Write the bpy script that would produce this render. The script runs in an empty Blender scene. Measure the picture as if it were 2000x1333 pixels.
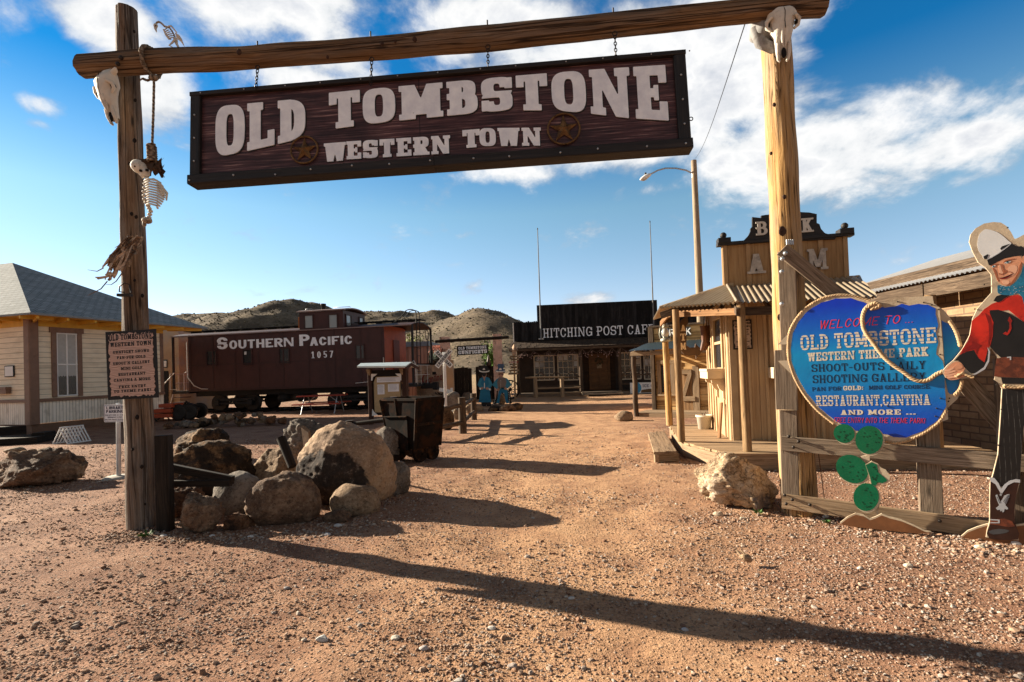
import bpy,math,random
import numpy as np
from mathutils import Vector,Matrix,noise as mnoise
from math import radians,sin,cos,pi,tan
random.seed(11)
rng = np.random.default_rng(5)
SC = bpy.context.scene
COL = SC.collection
# ------------------------------------------------------------------ camera
F_PX,CX,CY = 1000.0,1000.0,704.5
PITCH,ROLL,EYE = 1.0,-2.0,1.6
cam_d = bpy.data.cameras.new('camera')
cam = bpy.data.objects.new('camera', cam_d)
COL.objects.link(cam)
cam_d.sensor_width = 36.0
cam_d.lens = 18.0
cam_d.shift_y = (CY - 666.5) / 2000.0
cam_d.clip_start = 0.05
cam_d.clip_end = 8000
CROT = Matrix.Rotation(radians(90 + PITCH),3, 'X') @ Matrix.Rotation(radians(ROLL),3, 'Z')
CPOS = Vector((0,0,EYE))
cam.matrix_world = Matrix.Translation(CPOS) @ CROT.to_4x4()
SC.camera = cam
SC.render.resolution_x,SC.render.resolution_y = 1024,682
# ------------------------------------------------------------------ light
SUN_AZ = radians(-66.3)      # from +Y (view direction) towards +X; negative = left
SUN_EL = radians(20.0)
SUN_DIR = Vector((sin(SUN_AZ) * cos(SUN_EL),cos(SUN_AZ) * cos(SUN_EL),sin(SUN_EL)))
sun_d = bpy.data.lights.new('sun', 'SUN')
sun_d.energy = 5.0
sun_d.angle = radians(0.5)
sun_d.color = (1.0,0.875,0.69)
sun = bpy.data.objects.new('sun', sun_d)
COL.objects.link(sun)
sun.rotation_euler = SUN_DIR.to_track_quat('Z', 'Y').to_euler()
SC.view_settings.view_transform = 'Standard'
SC.view_settings.look = 'None'
SC.view_settings.exposure = 1.6
SC.view_settings.gamma = 1.0
world = bpy.data.worlds.new("World")
SC.world = world
world.use_nodes = True
class NT:
 """small node-tree helper"""
 def __init__(s,tree):
  s.t = tree
 def n(s,typ,**kw):
  nd = s.t.nodes.new(typ)
  for k,v in kw.items():
   if k.startswith('_'):
    setattr(nd,k[1:],v)
   else:
    key = int(k[1:]) if k[0] == 'i' and k[1:].isdigit() else k.replace('__', ' ')
    s.set(nd,key,v)
  return nd
 def set(s,nd,key,v):
  sock = nd.inputs[key]
  if isinstance(v,bpy.types.NodeSocket):
   s.t.links.new(v,sock)
  elif isinstance(v,bpy.types.Node):
   s.t.links.new(v.outputs[0],sock)
  else:
   sock.default_value = v
 def math(s,op,a,b=None,c=None,clamp=False):
  nd = s.t.nodes.new('ShaderNodeMath')
  nd.operation = op
  nd.use_clamp = clamp
  s.set(nd,0,a)
  if b is not None: s.set(nd,1,b)
  if c is not None: s.set(nd,2,c)
  return nd.outputs[0]
 def vmath(s,op,a,b=None):
  nd = s.t.nodes.new('ShaderNodeVectorMath')
  nd.operation = op
  s.set(nd,0,a)
  if b is not None: s.set(nd,1,b)
  return nd.outputs[0]
 def mix(s, fac, a, b, blend='MIX'):
  nd = s.t.nodes.new('ShaderNodeMix')
  nd.data_type = 'RGBA'
  nd.blend_type = blend
  s.set(nd,0,fac)
  s.set(nd,6,rgba(a) if isinstance(a,tuple) else a)
  s.set(nd,7,rgba(b) if isinstance(b,tuple) else b)
  return nd.outputs[2]
 def ramp(s, fac, stops, interp='LINEAR'):
  nd = s.t.nodes.new('ShaderNodeValToRGB')
  cr = nd.color_ramp
  cr.interpolation = interp
  while len(cr.elements) < len(stops):
   cr.elements.new(0.5)
  for e,(p,c) in zip(cr.elements,stops):
   e.position = p
   e.color = rgba(c) if isinstance(c,tuple) else (c,c,c,1)
  s.set(nd,0,fac)
  return nd.outputs[0]
 def mapr(s,v,a,b,c=0.0,d=1.0,smooth=False):
  nd = s.t.nodes.new('ShaderNodeMapRange')
  if smooth: nd.interpolation_type = 'SMOOTHSTEP'
  s.set(nd,0,v)
  for i,x in enumerate((a,b,c,d)): nd.inputs[i + 1].default_value = x
  return nd.outputs[0]
 def noise(s,vec,scale,detail=5,rough=0.55,dist=0.0):
  nd = s.n('ShaderNodeTexNoise', Scale=scale, Detail=detail, Roughness=rough, Distortion=dist)
  s.set(nd, 'Vector', vec)
  return nd.outputs[0]
 def scaled(s,vec,sc):
  return s.vmath('MULTIPLY', vec, tuple(sc))
def rgba(c):
 return (c[0],c[1],c[2],1.0) if len(c) == 3 else c
def px_ray(px,py):
 return CROT @ Vector(((px - CX) / F_PX,-(py - CY) / F_PX,-1.0))
SC.cycles.use_denoising = True
def W(px,py,d):
 """point seen at picture point (px,py) standing at distance d ahead (world Y)"""
 r = px_ray(px,py)
 return CPOS + r * (d / r.y)
def G(px,py,z=0.0):
 """point of the ground (or of the level z) seen at picture point (px,py)"""
 r = px_ray(px,py)
 return CPOS + r * ((z - EYE) / r.z)
def PL(px,py,o,n):
 """point on the plane through o with normal n seen at (px,py)"""
 r = px_ray(px,py)
 return CPOS + r * ((o - CPOS).dot(n) / r.dot(n))
def PX(p):
 v = CROT.transposed() @ (Vector(p) - CPOS)
 return (CX + F_PX * v.x / -v.z,CY - F_PX * v.y / -v.z)
# ------------------------------------------------------------------ sky with clouds
def px_azel(px,py):
 r = px_ray(px,py).normalized()
 return math.atan2(r.x,r.y),math.asin(r.z)
def make_sky():
 nt = world.node_tree
 nt.nodes.clear()
 k = NT(nt)
 sky = k.n('ShaderNodeTexSky', _sky_type='NISHITA', _sun_disc=False)
 sky.sun_elevation = SUN_EL
 sky.sun_rotation = SUN_AZ
 sky.altitude = 1400
 sky.air_density = 1.0
 sky.dust_density = 0.15
 sky.ozone_density = 2.2
 tc = k.n('ShaderNodeTexCoord').outputs['Generated']
 d = k.vmath('NORMALIZE', tc)
 sep = k.n('ShaderNodeSeparateXYZ', Vector=d)
 X,Y,Z = sep.outputs
 az = k.math('ARCTAN2', X, Y)
 el = k.math('ARCSINE', Z)
 # cloud sheet coordinates
 inv = k.math('DIVIDE', 1.0, k.math('ADD', k.math('MAXIMUM', Z, 0.0),0.42))
 cx = k.math('MULTIPLY', X, inv)
 cy = k.math('MULTIPLY', Y, inv)
 cv = k.n('ShaderNodeCombineXYZ', X=cx, Y=cy, Z=0.0).outputs[0]
 n1 = k.noise(cv,4.0,10,0.60,0.35)
 n3 = k.noise(cv,6.0,6,0.6,0.3)
 n2 = k.noise(cv,11.0,8,0.62,0.2)
 # banks of cloud: (px,py,rx,ry,weight) given as where they stand in the sky
 banks = [(520,-10,330,85,.74),(210,50,120,75,.80),(75,205,62,26,.62),(300,185,85,85,.72),
    (190,150,90,22,.3),(660,95,110,70,.6),(620,165,130,34,.58),(960,50,210,80,.70),
    (1180,140,300,130,.74),(1420,170,250,150,.72),(1560,290,300,110,.70),(1760,220,240,90,.60),
    (1920,270,200,60,.56),(1200,290,240,60,.62),(1010,335,130,28,.5),(930,458,42,18,.42),
    (1160,592,80,22,.62),(1860,480,140,24,.36),(1300,370,120,26,.34),(70,242,34,16,.48),(60,40,120,60,.30),(480,300,60,30,.2),
    (1870,355,90,20,.3),(1650,600,120,20,.2),(-300,100,250,150,.5),(2350,150,300,160,.5)]
 holes = [(1750,45,130,55,.45),(1950,60,130,70,.5),(730,30,60,50,.4),(1350,140,30,45,.12),(100,110,60,40,.25),(1330,395,120,25,.15)]
 mask = None
 for sgn,lst in ((1,banks),(-1,holes)):
  for px,py,rx,ry,w in lst:
   a0,e0 = px_azel(px,py)
   a1,_ = px_azel(px + rx,py)
   _,e1 = px_azel(px,py - ry)
   sx,sy = abs(a1 - a0),abs(e1 - e0)
   u = k.math('MULTIPLY', k.math('SUBTRACT', az, a0),1 / sx)
   v = k.math('MULTIPLY', k.math('SUBTRACT', el, e0),1 / sy)
   q = k.math('MULTIPLY_ADD', u, u, k.math('MULTIPLY', v, v))
   g = k.math('MULTIPLY', k.math('EXPONENT', k.math('MULTIPLY', q, -0.8)), w * sgn)
   if mask is None: mask = g
   elif sgn > 0: mask = k.math('SMOOTH_MAX', mask, g, 0.18)
   else: mask = k.math('ADD', mask, g)
 # clouds elsewhere in the sky (behind the viewer)
 far = k.math('MULTIPLY', k.mapr(k.math('ABSOLUTE', az),0.95,1.3,0,1),0.30)
 mask = k.math('ADD', mask, far)
 dens = k.math('ADD', k.math('MULTIPLY', n1,1.35), k.math('MULTIPLY', n2,0.55))
 dens = k.math('ADD', k.math('SUBTRACT', dens, k.mapr(Z, .08,.30,1.27,1.17)), mask)
 alpha = k.mapr(dens,-0.06,0.34,0,1,True)
 alpha = k.math('MULTIPLY', alpha, k.mapr(Z, 0.0,0.05,0,1))
 core = k.mapr(k.math('ADD', dens, k.math('MULTIPLY', k.math('SUBTRACT', n3,.5),1.1)),0.0,0.75,0,1)
 ccol = k.ramp(core,[(0.0,(.50,.55,.62)),(0.30,(.86,.88,.90)),(0.52,(1,1,1)),(0.75,(.80,.82,.86)),(1.0,(.62,.66,.73))])
 ccol = k.mix(1.0, ccol, (3.35,3.35,3.35), 'MULTIPLY')
 skyc = k.n('ShaderNodeHueSaturation', Saturation=1.0, Value=0.80, Color=sky.outputs[0]).outputs[0]
 tint = k.ramp(Z,[(.10,(.885,.745,.72)),(.29,(.73,.84,.72)),(.37,(.42,.70,.73)),(.46,(.05,.50,.72))])
 skyc = k.mix(1.0, skyc, tint, 'MULTIPLY')
 c = k.mix(alpha,skyc,ccol)
 # sky behind the viewer and overhead is dimmed to cut the fill light
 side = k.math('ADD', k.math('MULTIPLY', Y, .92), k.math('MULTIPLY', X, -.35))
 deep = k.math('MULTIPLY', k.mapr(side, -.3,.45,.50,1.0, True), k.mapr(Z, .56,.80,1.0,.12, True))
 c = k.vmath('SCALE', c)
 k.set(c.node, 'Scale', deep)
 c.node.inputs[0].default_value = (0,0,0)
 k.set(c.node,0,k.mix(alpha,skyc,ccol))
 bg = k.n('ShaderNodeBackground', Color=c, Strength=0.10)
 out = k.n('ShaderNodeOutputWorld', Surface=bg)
make_sky()
# ------------------------------------------------------------------ mesh builder
ORIG = {}
def ortho(d,up=(0,0,1)):
 d = Vector(d).normalized()
 up = Vector(up)
 if abs(d.dot(up.normalized())) > 0.98:
  up = Vector((0,1,0)) if abs(d.y) < 0.9 else Vector((1,0,0))
 s = d.cross(up).normalized()
 u = s.cross(d).normalized()
 return d,s,u
class MB:
 def __init__(s,M=None):
  s.v,s.f,s.mi,s.sm,s.gc = [],[],[],[],[]
  s.M = M
 def add(s,verts,faces,mat=0,smooth=False,gc=None):
  b = len(s.v)
  if gc is None:
   gc = verts
  if s.M is not None:
   verts = [s.M @ Vector(p) for p in verts]
  s.v.extend([tuple(p) for p in verts])
  s.gc.extend([tuple(p) for p in gc])
  for f in faces:
   s.f.append([b + i for i in f])
   s.mi.append(mat)
   s.sm.append(smooth)
 def rnd(s):
  return Vector((random.uniform(0,90),random.uniform(0,90),random.uniform(0,90)))
 def beam(s,a,b,w,h,up=(0,0,1),mat=0,ch=None,taper=1.0,jag=0.0):
  """squared timber from a to b: w across (sideways), h along up"""
  a,b = Vector(a),Vector(b)
  d,sd,u = ortho(b - a,up)
  L = (b - a).length
  c = min(w,h) * 0.08 if ch is None else ch
  o = s.rnd()
  W2,H2 = w / 2,h / 2
  if c > 0:
   sec = [(-W2 + c,-H2),(W2 - c,-H2),(W2,-H2 + c),(W2,H2 - c),(W2 - c,H2),(-W2 + c,H2),(-W2,H2 - c),(-W2,-H2 + c)]
  else:
   sec = [(-W2,-H2),(W2,-H2),(W2,H2),(-W2,H2)]
  n = len(sec)
  vs,g = [],[]
  for t,p,k in ((0,a,1.0),(L,b,taper)):
   for (x,y) in sec:
    j = random.uniform(-jag,jag) if jag else 0
    vs.append(p + sd * x * k + u * y * k + d * j)
    g.append(o + Vector((t,x,y)))
  fs = [[i,(i + 1) % n,n + (i + 1) % n,n + i] for i in range(n)]
  fs.append(list(range(n))[::-1])
  fs.append([n + i for i in range(n)])
  s.add(vs,fs,mat,False,g)
 def box(s,c,size,mat=0,R=None,ch=0.0):
  c = Vector(c)
  ax = [Vector((1,0,0)),Vector((0,1,0)),Vector((0,0,1))]
  if R is not None:
   ax = [R @ a for a in ax]
  s.beam(c - ax[0] * size[0] / 2,c + ax[0] * size[0] / 2,size[1],size[2],ax[2],mat,ch)
 def tube(s,pts,r,seg=8,mat=0,cap=True,wob=0.0,smooth=True,gseed=None):
  pts = [Vector(p) for p in pts]
  n = len(pts)
  rs = r if isinstance(r,(list,tuple)) else [r] * n
  o = s.rnd()
  d0 = (pts[1] - pts[0]).normalized()
  _,sd,u = ortho(d0)
  rings,L = [],0.0
  vs,g = [],[]
  for i,p in enumerate(pts):
   if i: L += (p - pts[i - 1]).length
   dd = (pts[min(i + 1,n - 1)] - pts[max(i - 1,0)])
   if dd.length < 1e-9: dd = d0
   dd.normalize()
   sd = (sd - dd * sd.dot(dd)).normalized()
   u = sd.cross(dd).normalized()
   for kk in range(seg):
    a = 2 * pi * kk / seg
    rr = rs[i]
    if wob:
     rr *= 1 + wob * (.7 * mnoise.noise(Vector((cos(a) * 4.5 + o.y,sin(a) * 4.5 + o.x,L * .4))) - .5 * max(0,.12 - abs(mnoise.noise(Vector((cos(a) * 2.2 + o.z,sin(a) * 2.2 + o.x,L * .3))))) / .12) + wob * mnoise.noise(Vector((cos(a) * 1.3 + o.x,sin(a) * 1.3 + o.y,L * 1.7)))
    vs.append(p + sd * cos(a) * rr + u * sin(a) * rr)
    g.append(o + Vector((L,cos(a) * rs[i],sin(a) * rs[i])))
  fs = []
  for i in range(n - 1):
   for kk in range(seg):
    a,b = i * seg + kk,i * seg + (kk + 1) % seg
    fs.append([a,a + seg,b + seg,b])
  s.add(vs,fs,mat,smooth,g)
  if cap:
   for i,rev in ((0,False),(n - 1,True)):
    ring = vs[i * seg:(i + 1) * seg]
    gg = g[i * seg:(i + 1) * seg]
    s.add(ring,[list(range(seg))[::-1] if rev else list(range(seg))],mat,False,gg)
 def log(s,a,b,r0,r1,seg=14,mat=0,wob=0.06,n=None,bow=0.0):
  a,b = Vector(a),Vector(b)
  L = (b - a).length
  n = n or max(3,int(L / 0.25))
  o = s.rnd()
  pts,rs = [],[]
  for i in range(n + 1):
   t = i / n
   p = a.lerp(b,t)
   if bow:
    p += Vector((mnoise.noise(o + Vector((t * 3,0,0))),mnoise.noise(o + Vector((0,t * 3,7))),0)) * bow
   pts.append(p)
   rs.append(r0 + (r1 - r0) * t)
  s.tube(pts,rs,seg,mat,True,wob)
 def prism(s,poly,fr,t,mat=0,off=0.0,gc_scale=1.0,side_mat=None):
  """outline poly [(x,y)] on frame fr=(o,x,y,n), thickness t along n (front at off+t)"""
  o,x,y,n = fr
  tri = tess(poly)
  N = len(poly)
  gr = s.rnd()
  front = [o + x * p[0] + y * p[1] + n * (off + t) for p in poly]
  back = [o + x * p[0] + y * p[1] + n * off for p in poly]
  g0 = [gr + Vector((p[0],p[1],0)) for p in poly]
  s.add(front,[list(q) for q in tri],mat,False,g0)
  if t > 0:
   sm = mat if side_mat is None else side_mat
   s.add(back,[list(q)[::-1] for q in tri],sm,False,g0)
   s.add(front + back,[[i,N + i,N + (i + 1) % N,(i + 1) % N] for i in range(N)],sm,False,
      g0 + [q + Vector((0,0,t)) for q in g0])
 def quad(s,a,b,c,d,mat=0):
  L = (Vector(b) - Vector(a)).length
  H = (Vector(d) - Vector(a)).length
  s.add([a,b,c,d],[[0,1,2,3]],mat,False,[(0,0,0),(L,0,0),(L,H,0),(0,H,0)])
 def ball(s,c,r,seg=12,rings=8,mat=0,R=None,smooth=True,nz=0.0,nsc=2.0):
  c = Vector(c)
  if not isinstance(r,(tuple,list,Vector)): r = (r,r,r)
  vs = []
  o = s.rnd()
  for i in range(rings + 1):
   th = pi * i / rings
   for j in range(seg):
    ph = 2 * pi * j / seg
    d = Vector((sin(th) * cos(ph),sin(th) * sin(ph),cos(th)))
    k = 1 + (nz * mnoise.noise(d * nsc + o) if nz else 0)
    p = Vector((d.x * r[0],d.y * r[1],d.z * r[2])) * k
    if R is not None: p = R @ p
    vs.append(c + p)
  fs = []
  for i in range(rings):
   for j in range(seg):
    a,b = i * seg + j,i * seg + (j + 1) % seg
    fs.append([a,a + seg,b + seg,b])
  s.add(vs,fs,mat,smooth,[v - c + o for v in vs])
 def lathe(s,c,prof,seg=20,mat=0,axis=(0,0,1),smooth=True,a0=0,a1=2 * pi):
  c = Vector(c)
  d,sd,u = ortho(axis)
  vs = []
  for (r,h) in prof:
   for j in range(seg):
    a = 2 * pi * j / seg
    vs.append(c + d * h + sd * cos(a) * r + u * sin(a) * r)
  fs = []
  for i in range(len(prof) - 1):
   for j in range(seg):
    a,b = i * seg + j,i * seg + (j + 1) % seg
    fs.append([a,b,b + seg,a + seg])
  s.add(vs,fs,mat,smooth)
 def text(s, txt, st, fr, h, width=None, align='c', depth=0.004, mat=0, off=0.0, warp=None, track=0.0, slant=0.0):
  """raised letters: fr=(o,x,y,n); o = baseline point (left/centre/right by align)"""
  o,x,y,n = fr
  run,tot = layout(txt,st,track)
  tot *= h
  kx = 1.0 if width is None else width / tot
  tot *= kx
  x0 = {'l': 0.0, 'c': -tot / 2, 'r': -tot}[align]
  for g,gx in run:
   def m(p):
    X,Y = (p[0] + gx + slant * (p[1] - .5)) * h * kx,p[1] * h
    if warp: X,Y = warp(X / tot,p[1],X,Y)
    return X + x0,Y
   P = [m(p) for p in g['v']]
   s.add([o + x * a + y * b + n * (off + depth) for a, b in P], g['t'], mat)
   if depth > 0.0005:
    for c in g['c']:
     C = [m(p) for p in c]
     N = len(C)
     vs = [o + x * a + y * b + n * (off + depth) for a,b in C] + [o + x * a + y * b + n * off for a,b in C]
     s.add(vs,[[i,N + i,N + (i + 1) % N,(i + 1) % N] for i in range(N)],mat)
  return tot
 def build(s,name,mats,parent=None,label=None):
  if not isinstance(mats,(list,tuple)): mats = [mats]
  o0 = ORIG[parent.name] if parent else Vector((0,0,0))
  me = bpy.data.meshes.new(name)
  v = np.array(s.v,dtype=np.float64) - np.array(o0)
  me.from_pydata(v.tolist(),[],s.f)
  for m in mats: me.materials.append(m)
  me.polygons.foreach_set('material_index', s.mi)
  me.polygons.foreach_set('use_smooth', s.sm)
  at = me.attributes.new('gc', 'FLOAT_VECTOR', 'POINT')
  at.data.foreach_set('vector', np.array(s.gc, dtype=np.float32).ravel())
  me.update()
  ob = bpy.data.objects.new(name,me)
  COL.objects.link(ob)
  if parent:
   ob.parent = parent
   ORIG[ob.name] = o0
  if label: ob['label'] = label
  return ob
 def single(s,name,mats,label,cat,group=None,kind=None):
  """one-mesh top-level thing with its origin at its base"""
  a = np.array(s.v)
  base = Vector(((a[:,0].min() + a[:,0].max()) / 2,(a[:,1].min() + a[:,1].max()) / 2,a[:,2].min()))
  s.v = [tuple(p) for p in (a - np.array(base))]
  ob = s.build(name,mats)
  ob.location = base
  ORIG[ob.name] = base
  tag(ob,label,cat,group,kind)
  return ob
def tag(o,label,cat=None,group=None,kind=None):
 if label: o['label'] = label
 if cat: o['category'] = cat
 if group: o['group'] = group
 if kind: o['kind'] = kind
 return o
def thing(name,label,cat,loc,group=None):
 o = bpy.data.objects.new(name,None)
 o.empty_display_size = 0.2
 COL.objects.link(o)
 o.location = loc
 ORIG[o.name] = Vector(loc)
 return tag(o,label,cat,group)
def copy_tree(o,loc,rz=0.0,label=None):
 c = o.copy()
 COL.objects.link(c)
 c.location = loc
 c.rotation_euler = (0,0,rz)
 if label: c['label'] = label
 def rec(src,dst):
  for ch in list(src.children):
   d = ch.copy()
   COL.objects.link(d)
   d.parent = dst
   rec(ch,d)
 rec(o,c)
 return c
def tess(poly):
 from mathutils.geometry import tessellate_polygon
 t = tessellate_polygon([[Vector((p[0],p[1],0)) for p in poly]])
 out = []
 for a,b,c in t:
  A,B,C = poly[a],poly[b],poly[c]
  cr = (B[0] - A[0]) * (C[1] - A[1]) - (B[1] - A[1]) * (C[0] - A[0])
  if abs(cr) < 1e-12: continue
  out.append((a,b,c) if cr > 0 else (a,c,b))
 return out
def frame3(o,xpt,ypt):
 """frame from origin, a point along x and a point roughly along y; n = x cross y"""
 o = Vector(o)
 x = (Vector(xpt) - o).normalized()
 y = Vector(ypt) - o
 y = (y - x * y.dot(x)).normalized()
 return (o,x,y,x.cross(y))
# ------------------------------------------------------------------ lettering (drawn from strokes)
_GC = {}
class ST:
 def __init__(s,name,w=.62,t=.2,b=.16,ser=.07,sh=.14,n=2.6,gap=.09,serif=True,stencil=0):
  s.name,s.w,s.t,s.b,s.ser,s.sh,s.n,s.gap,s.serif,s.stencil = name,w,t,b,ser,sh,n,gap,serif,stencil
def _field(ch,st,NY=56):
 t,b,sh,n = st.t,st.b,st.sh,st.n
 S = st.ser if st.serif else 0.0
 w = st.w
 if ch in 'MW': w = st.w * 1.45
 elif ch in 'I!': w = t + 2 * S
 elif ch in "1": w = t * 1.6 + 2 * S
 elif ch in '.,:\'': w = t * 1.15
 elif ch in '-': w = st.w * .55
 elif ch == 'N': w = st.w * 1.26
 elif ch in 'HRKA&GOU': w = st.w * 1.08
 elif ch in 'i': w = t * 1.3
 elif ch in 't': w = st.w * .62
 pad = 0.06 + (0.10 if ch in 'Q,' else 0)
 step = 1.0 / NY
 xs = np.arange(-pad,w + pad + step,step)
 ys = np.arange(-pad,1 + pad + step,step)
 X,Y = np.meshgrid(xs,ys)
 def box(x0,y0,x1,y1):
  return np.minimum(np.minimum(X - x0,x1 - X),np.minimum(Y - y0,y1 - Y))
 def sup(cx,cy,a,bb):
  return (1 - ((np.abs(X - cx) / a) ** n + (np.abs(Y - cy) / bb) ** n) ** (1 / n)) * min(a,bb)
 def ring(x0,y0,x1,y1,tx=t,ty=b):
  cx,cy,a,bb = (x0 + x1) / 2,(y0 + y1) / 2,(x1 - x0) / 2,(y1 - y0) / 2
  f = sup(cx,cy,a,bb)
  if a - tx > .005 and bb - ty > .005:
   f = np.minimum(f,-sup(cx,cy,a - tx,bb - ty))
  return f
 def half(xs0,y0,x1,y1):
  bb = (y1 - y0) / 2
  a = min(bb * 1.05,(x1 - xs0) * .8)
  a = max(a,t * 1.05)
  cx = x1 - a
  f = np.minimum(ring(cx - a,y0,x1,y1),X - cx)
  return np.maximum(f,np.maximum(box(xs0,y0,cx + .01,y0 + b),box(xs0,y1 - b,cx + .01,y1)))
 def dia(x0,y0,x1,y1,th):
  xc = x0 + (x1 - x0) * (Y - y0) / (y1 - y0)
  return np.minimum(th / 2 - np.abs(X - xc),np.minimum(Y - min(y0,y1),max(y0,y1) - Y))
 def U(*fs):
  r = fs[0]
  for q in fs[1:]: r = np.maximum(r,q)
  return r
 def sf(x0,x1,top):
  if not st.serif: return np.full_like(X,-1.0)
  return box(x0,1 - sh,x1,1) if top else box(x0,0,x1,sh)
 L0,L1 = S,S + t
 R0,R1 = w - S - t,w - S
 tk = t * .62
 NEG = np.full_like(X,-1.0)
 tick = (lambda x0,y0,x1,y1: box(x0,y0,x1,y1)) if st.serif else (lambda *a: NEG)
 c = ch
 if c == 'I': f = U(box(L0,0, L1,1), sf(0, w, 0), sf(0, w, 1))
 elif c == 'L': f = U(box(L0,0, L1,1), box(0 if S else L0,0, w, b), tick(w - tk, 0, w, .36), sf(0, L1 + S, 1))
 elif c == 'T': f = U(box((w - t) / 2,0,(w + t) / 2,1), box(0,1 - b, w, 1), tick(0,.66, tk, 1), tick(w - tk, .66, w, 1), sf((w - t) / 2 - S, (w + t) / 2 + S, 0))
 elif c in 'EF':
  x0 = 0 if S else L0
  f = U(box(L0,0,L1,1),box(x0,1 - b,w,1),box(L0,.5 - b * .45,w * .74,.5 + b * .45),tick(w - tk,.68,w,1),tick(w * .74 - tk * .6,.36,w * .74,.64))
  f = U(f, box(x0,0, w, b), tick(w - tk, 0, w, .34)) if c == 'E' else U(f, sf(0, L1 + S, 0))
 elif c == 'H': f = U(box(L0,0, L1,1), box(R0,0, R1,1), box(L0,.5 - b / 2, R1,.5 + b / 2), sf(0, L1 + S * .8,0), sf(0, L1 + S * .8,1), sf(R0 - S * .8, w, 0), sf(R0 - S * .8, w, 1))
 elif c == 'N':
  tt = t * .72
  f = U(box(L0,0,L0 + tt,1),box(R1 - tt,0,R1,1),dia(L0 + t * .5,1,R1 - t * .5,0,t * 1.0),sf(0,L0 + tt + S,0),sf(0,L1,1),sf(R1 - tt - S,w,1))
 elif c == 'M':
  tt = t * .9
  f = U(box(L0,0,L0 + tt,1),box(R1 - tt,0,R1,1),dia(L0 + t * .55,1,w / 2,.12,t * 1.1),dia(R1 - t * .55,1,w / 2,.12,t * 1.1),sf(0,L0 + tt + S,0),sf(R1 - tt - S,w,0),sf(0,L1,1),sf(R0,w,1))
 elif c == 'W':
  q = w * .29
  f = U(dia(L0 + t * .45,1,q,0,t * 1.05),dia(w / 2,1,q,0,t * .9),dia(w / 2,1,w - q,0,t * .9),dia(R1 - t * .45,1,w - q,0,t * 1.05),sf(0,L1 + S,1),sf(R0 - S,w,1))
 elif c == 'V': f = U(dia(L0 + t * .45,1, w / 2,0, t * 1.1), dia(R1 - t * .45,1, w / 2,0, t), sf(0, L1 + S, 1), sf(R0 - S, w, 1))
 elif c == 'A': f = U(dia(S + t * .5,0, w / 2,1, t), dia(w - S - t * .5,0, w / 2,1, t * 1.15), box(w * .25,.24, w * .75,.24 + b * .85), sf(0, S * 2 + t, 0), sf(w - S * 2 - t, w, 0))
 elif c == 'X': f = U(dia(S + t / 2,0, w - S - t / 2,1, t * 1.2), dia(S + t / 2,1, w - S - t / 2,0, t * 1.2))
 elif c == 'Z': f = U(box(0,0, w, b), box(0,1 - b, w, 1), dia(t * .6,0, w - t * .6,1, t * 1.2))
 elif c == 'Y': f = U(box((w - t) / 2,0,(w + t) / 2,.5), dia(S + t * .5,1, w / 2,.42, t), dia(w - S - t * .5,1, w / 2,.42, t), sf((w - t) / 2 - S, (w + t) / 2 + S, 0), sf(0, L1 + S, 1), sf(R0 - S, w, 1))
 elif c == 'K': f = U(box(L0,0, L1,1), dia(L1 - t * .3,.38, R1 - t * .5,1, t * 1.05), dia(w * .45,.55, R1 - t * .4,0, t * 1.15), sf(0, L1 + S, 0), sf(0, L1 + S, 1), sf(R0 - S, w, 0), sf(R0 - S, w, 1))
 elif c == 'D': f = U(box(L0,0, L1,1), half(0 if S else L0,0, w, 1))
 elif c in 'PR':
  f = U(box(L0,0, L1,1), half(0 if S else L0,.42, w - (.0 if c == 'P' else S * .5),1), sf(0, L1 + S, 0))
  if c == 'R': f = U(f, dia(w * .52,.46, R1 - t * .35,0, t * 1.1), sf(R0 - S * .4, w, 0))
 elif c == 'B': f = U(box(L0,0, L1,1), half(0 if S else L0,.46, w - S * .6,1), half(0 if S else L0,0, w, .46 + b))
 elif c == 'O' or c == '0': f = ring(0,0, w, 1)
 elif c == 'Q': f = U(ring(0,0, w, 1), dia(w * .55,.3, w * .95,-.08, t))
 elif c in 'CG':
  f = ring(0,0,w,1)
  f = np.minimum(f, -box(w * .5,.34 if c == 'C' else .46, w + 1,.66))
  f = U(f,tick(w - tk,.62,w,.96))
  if c == 'G': f = U(f, box(w - t, .05, w, .48), box(w * .48,.48 - b, w, .48))
 elif c == 'S':
  h1 = .5 - b / 2
  a = np.minimum(ring(0,h1,w,1),-box(w * .5,h1 + b * .99 - .0,w + 1,.70))
  a2 = np.minimum(ring(0,0,w,.5 + b / 2),-box(-1,.30,w * .5,.5 - b / 2 + .0))
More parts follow.
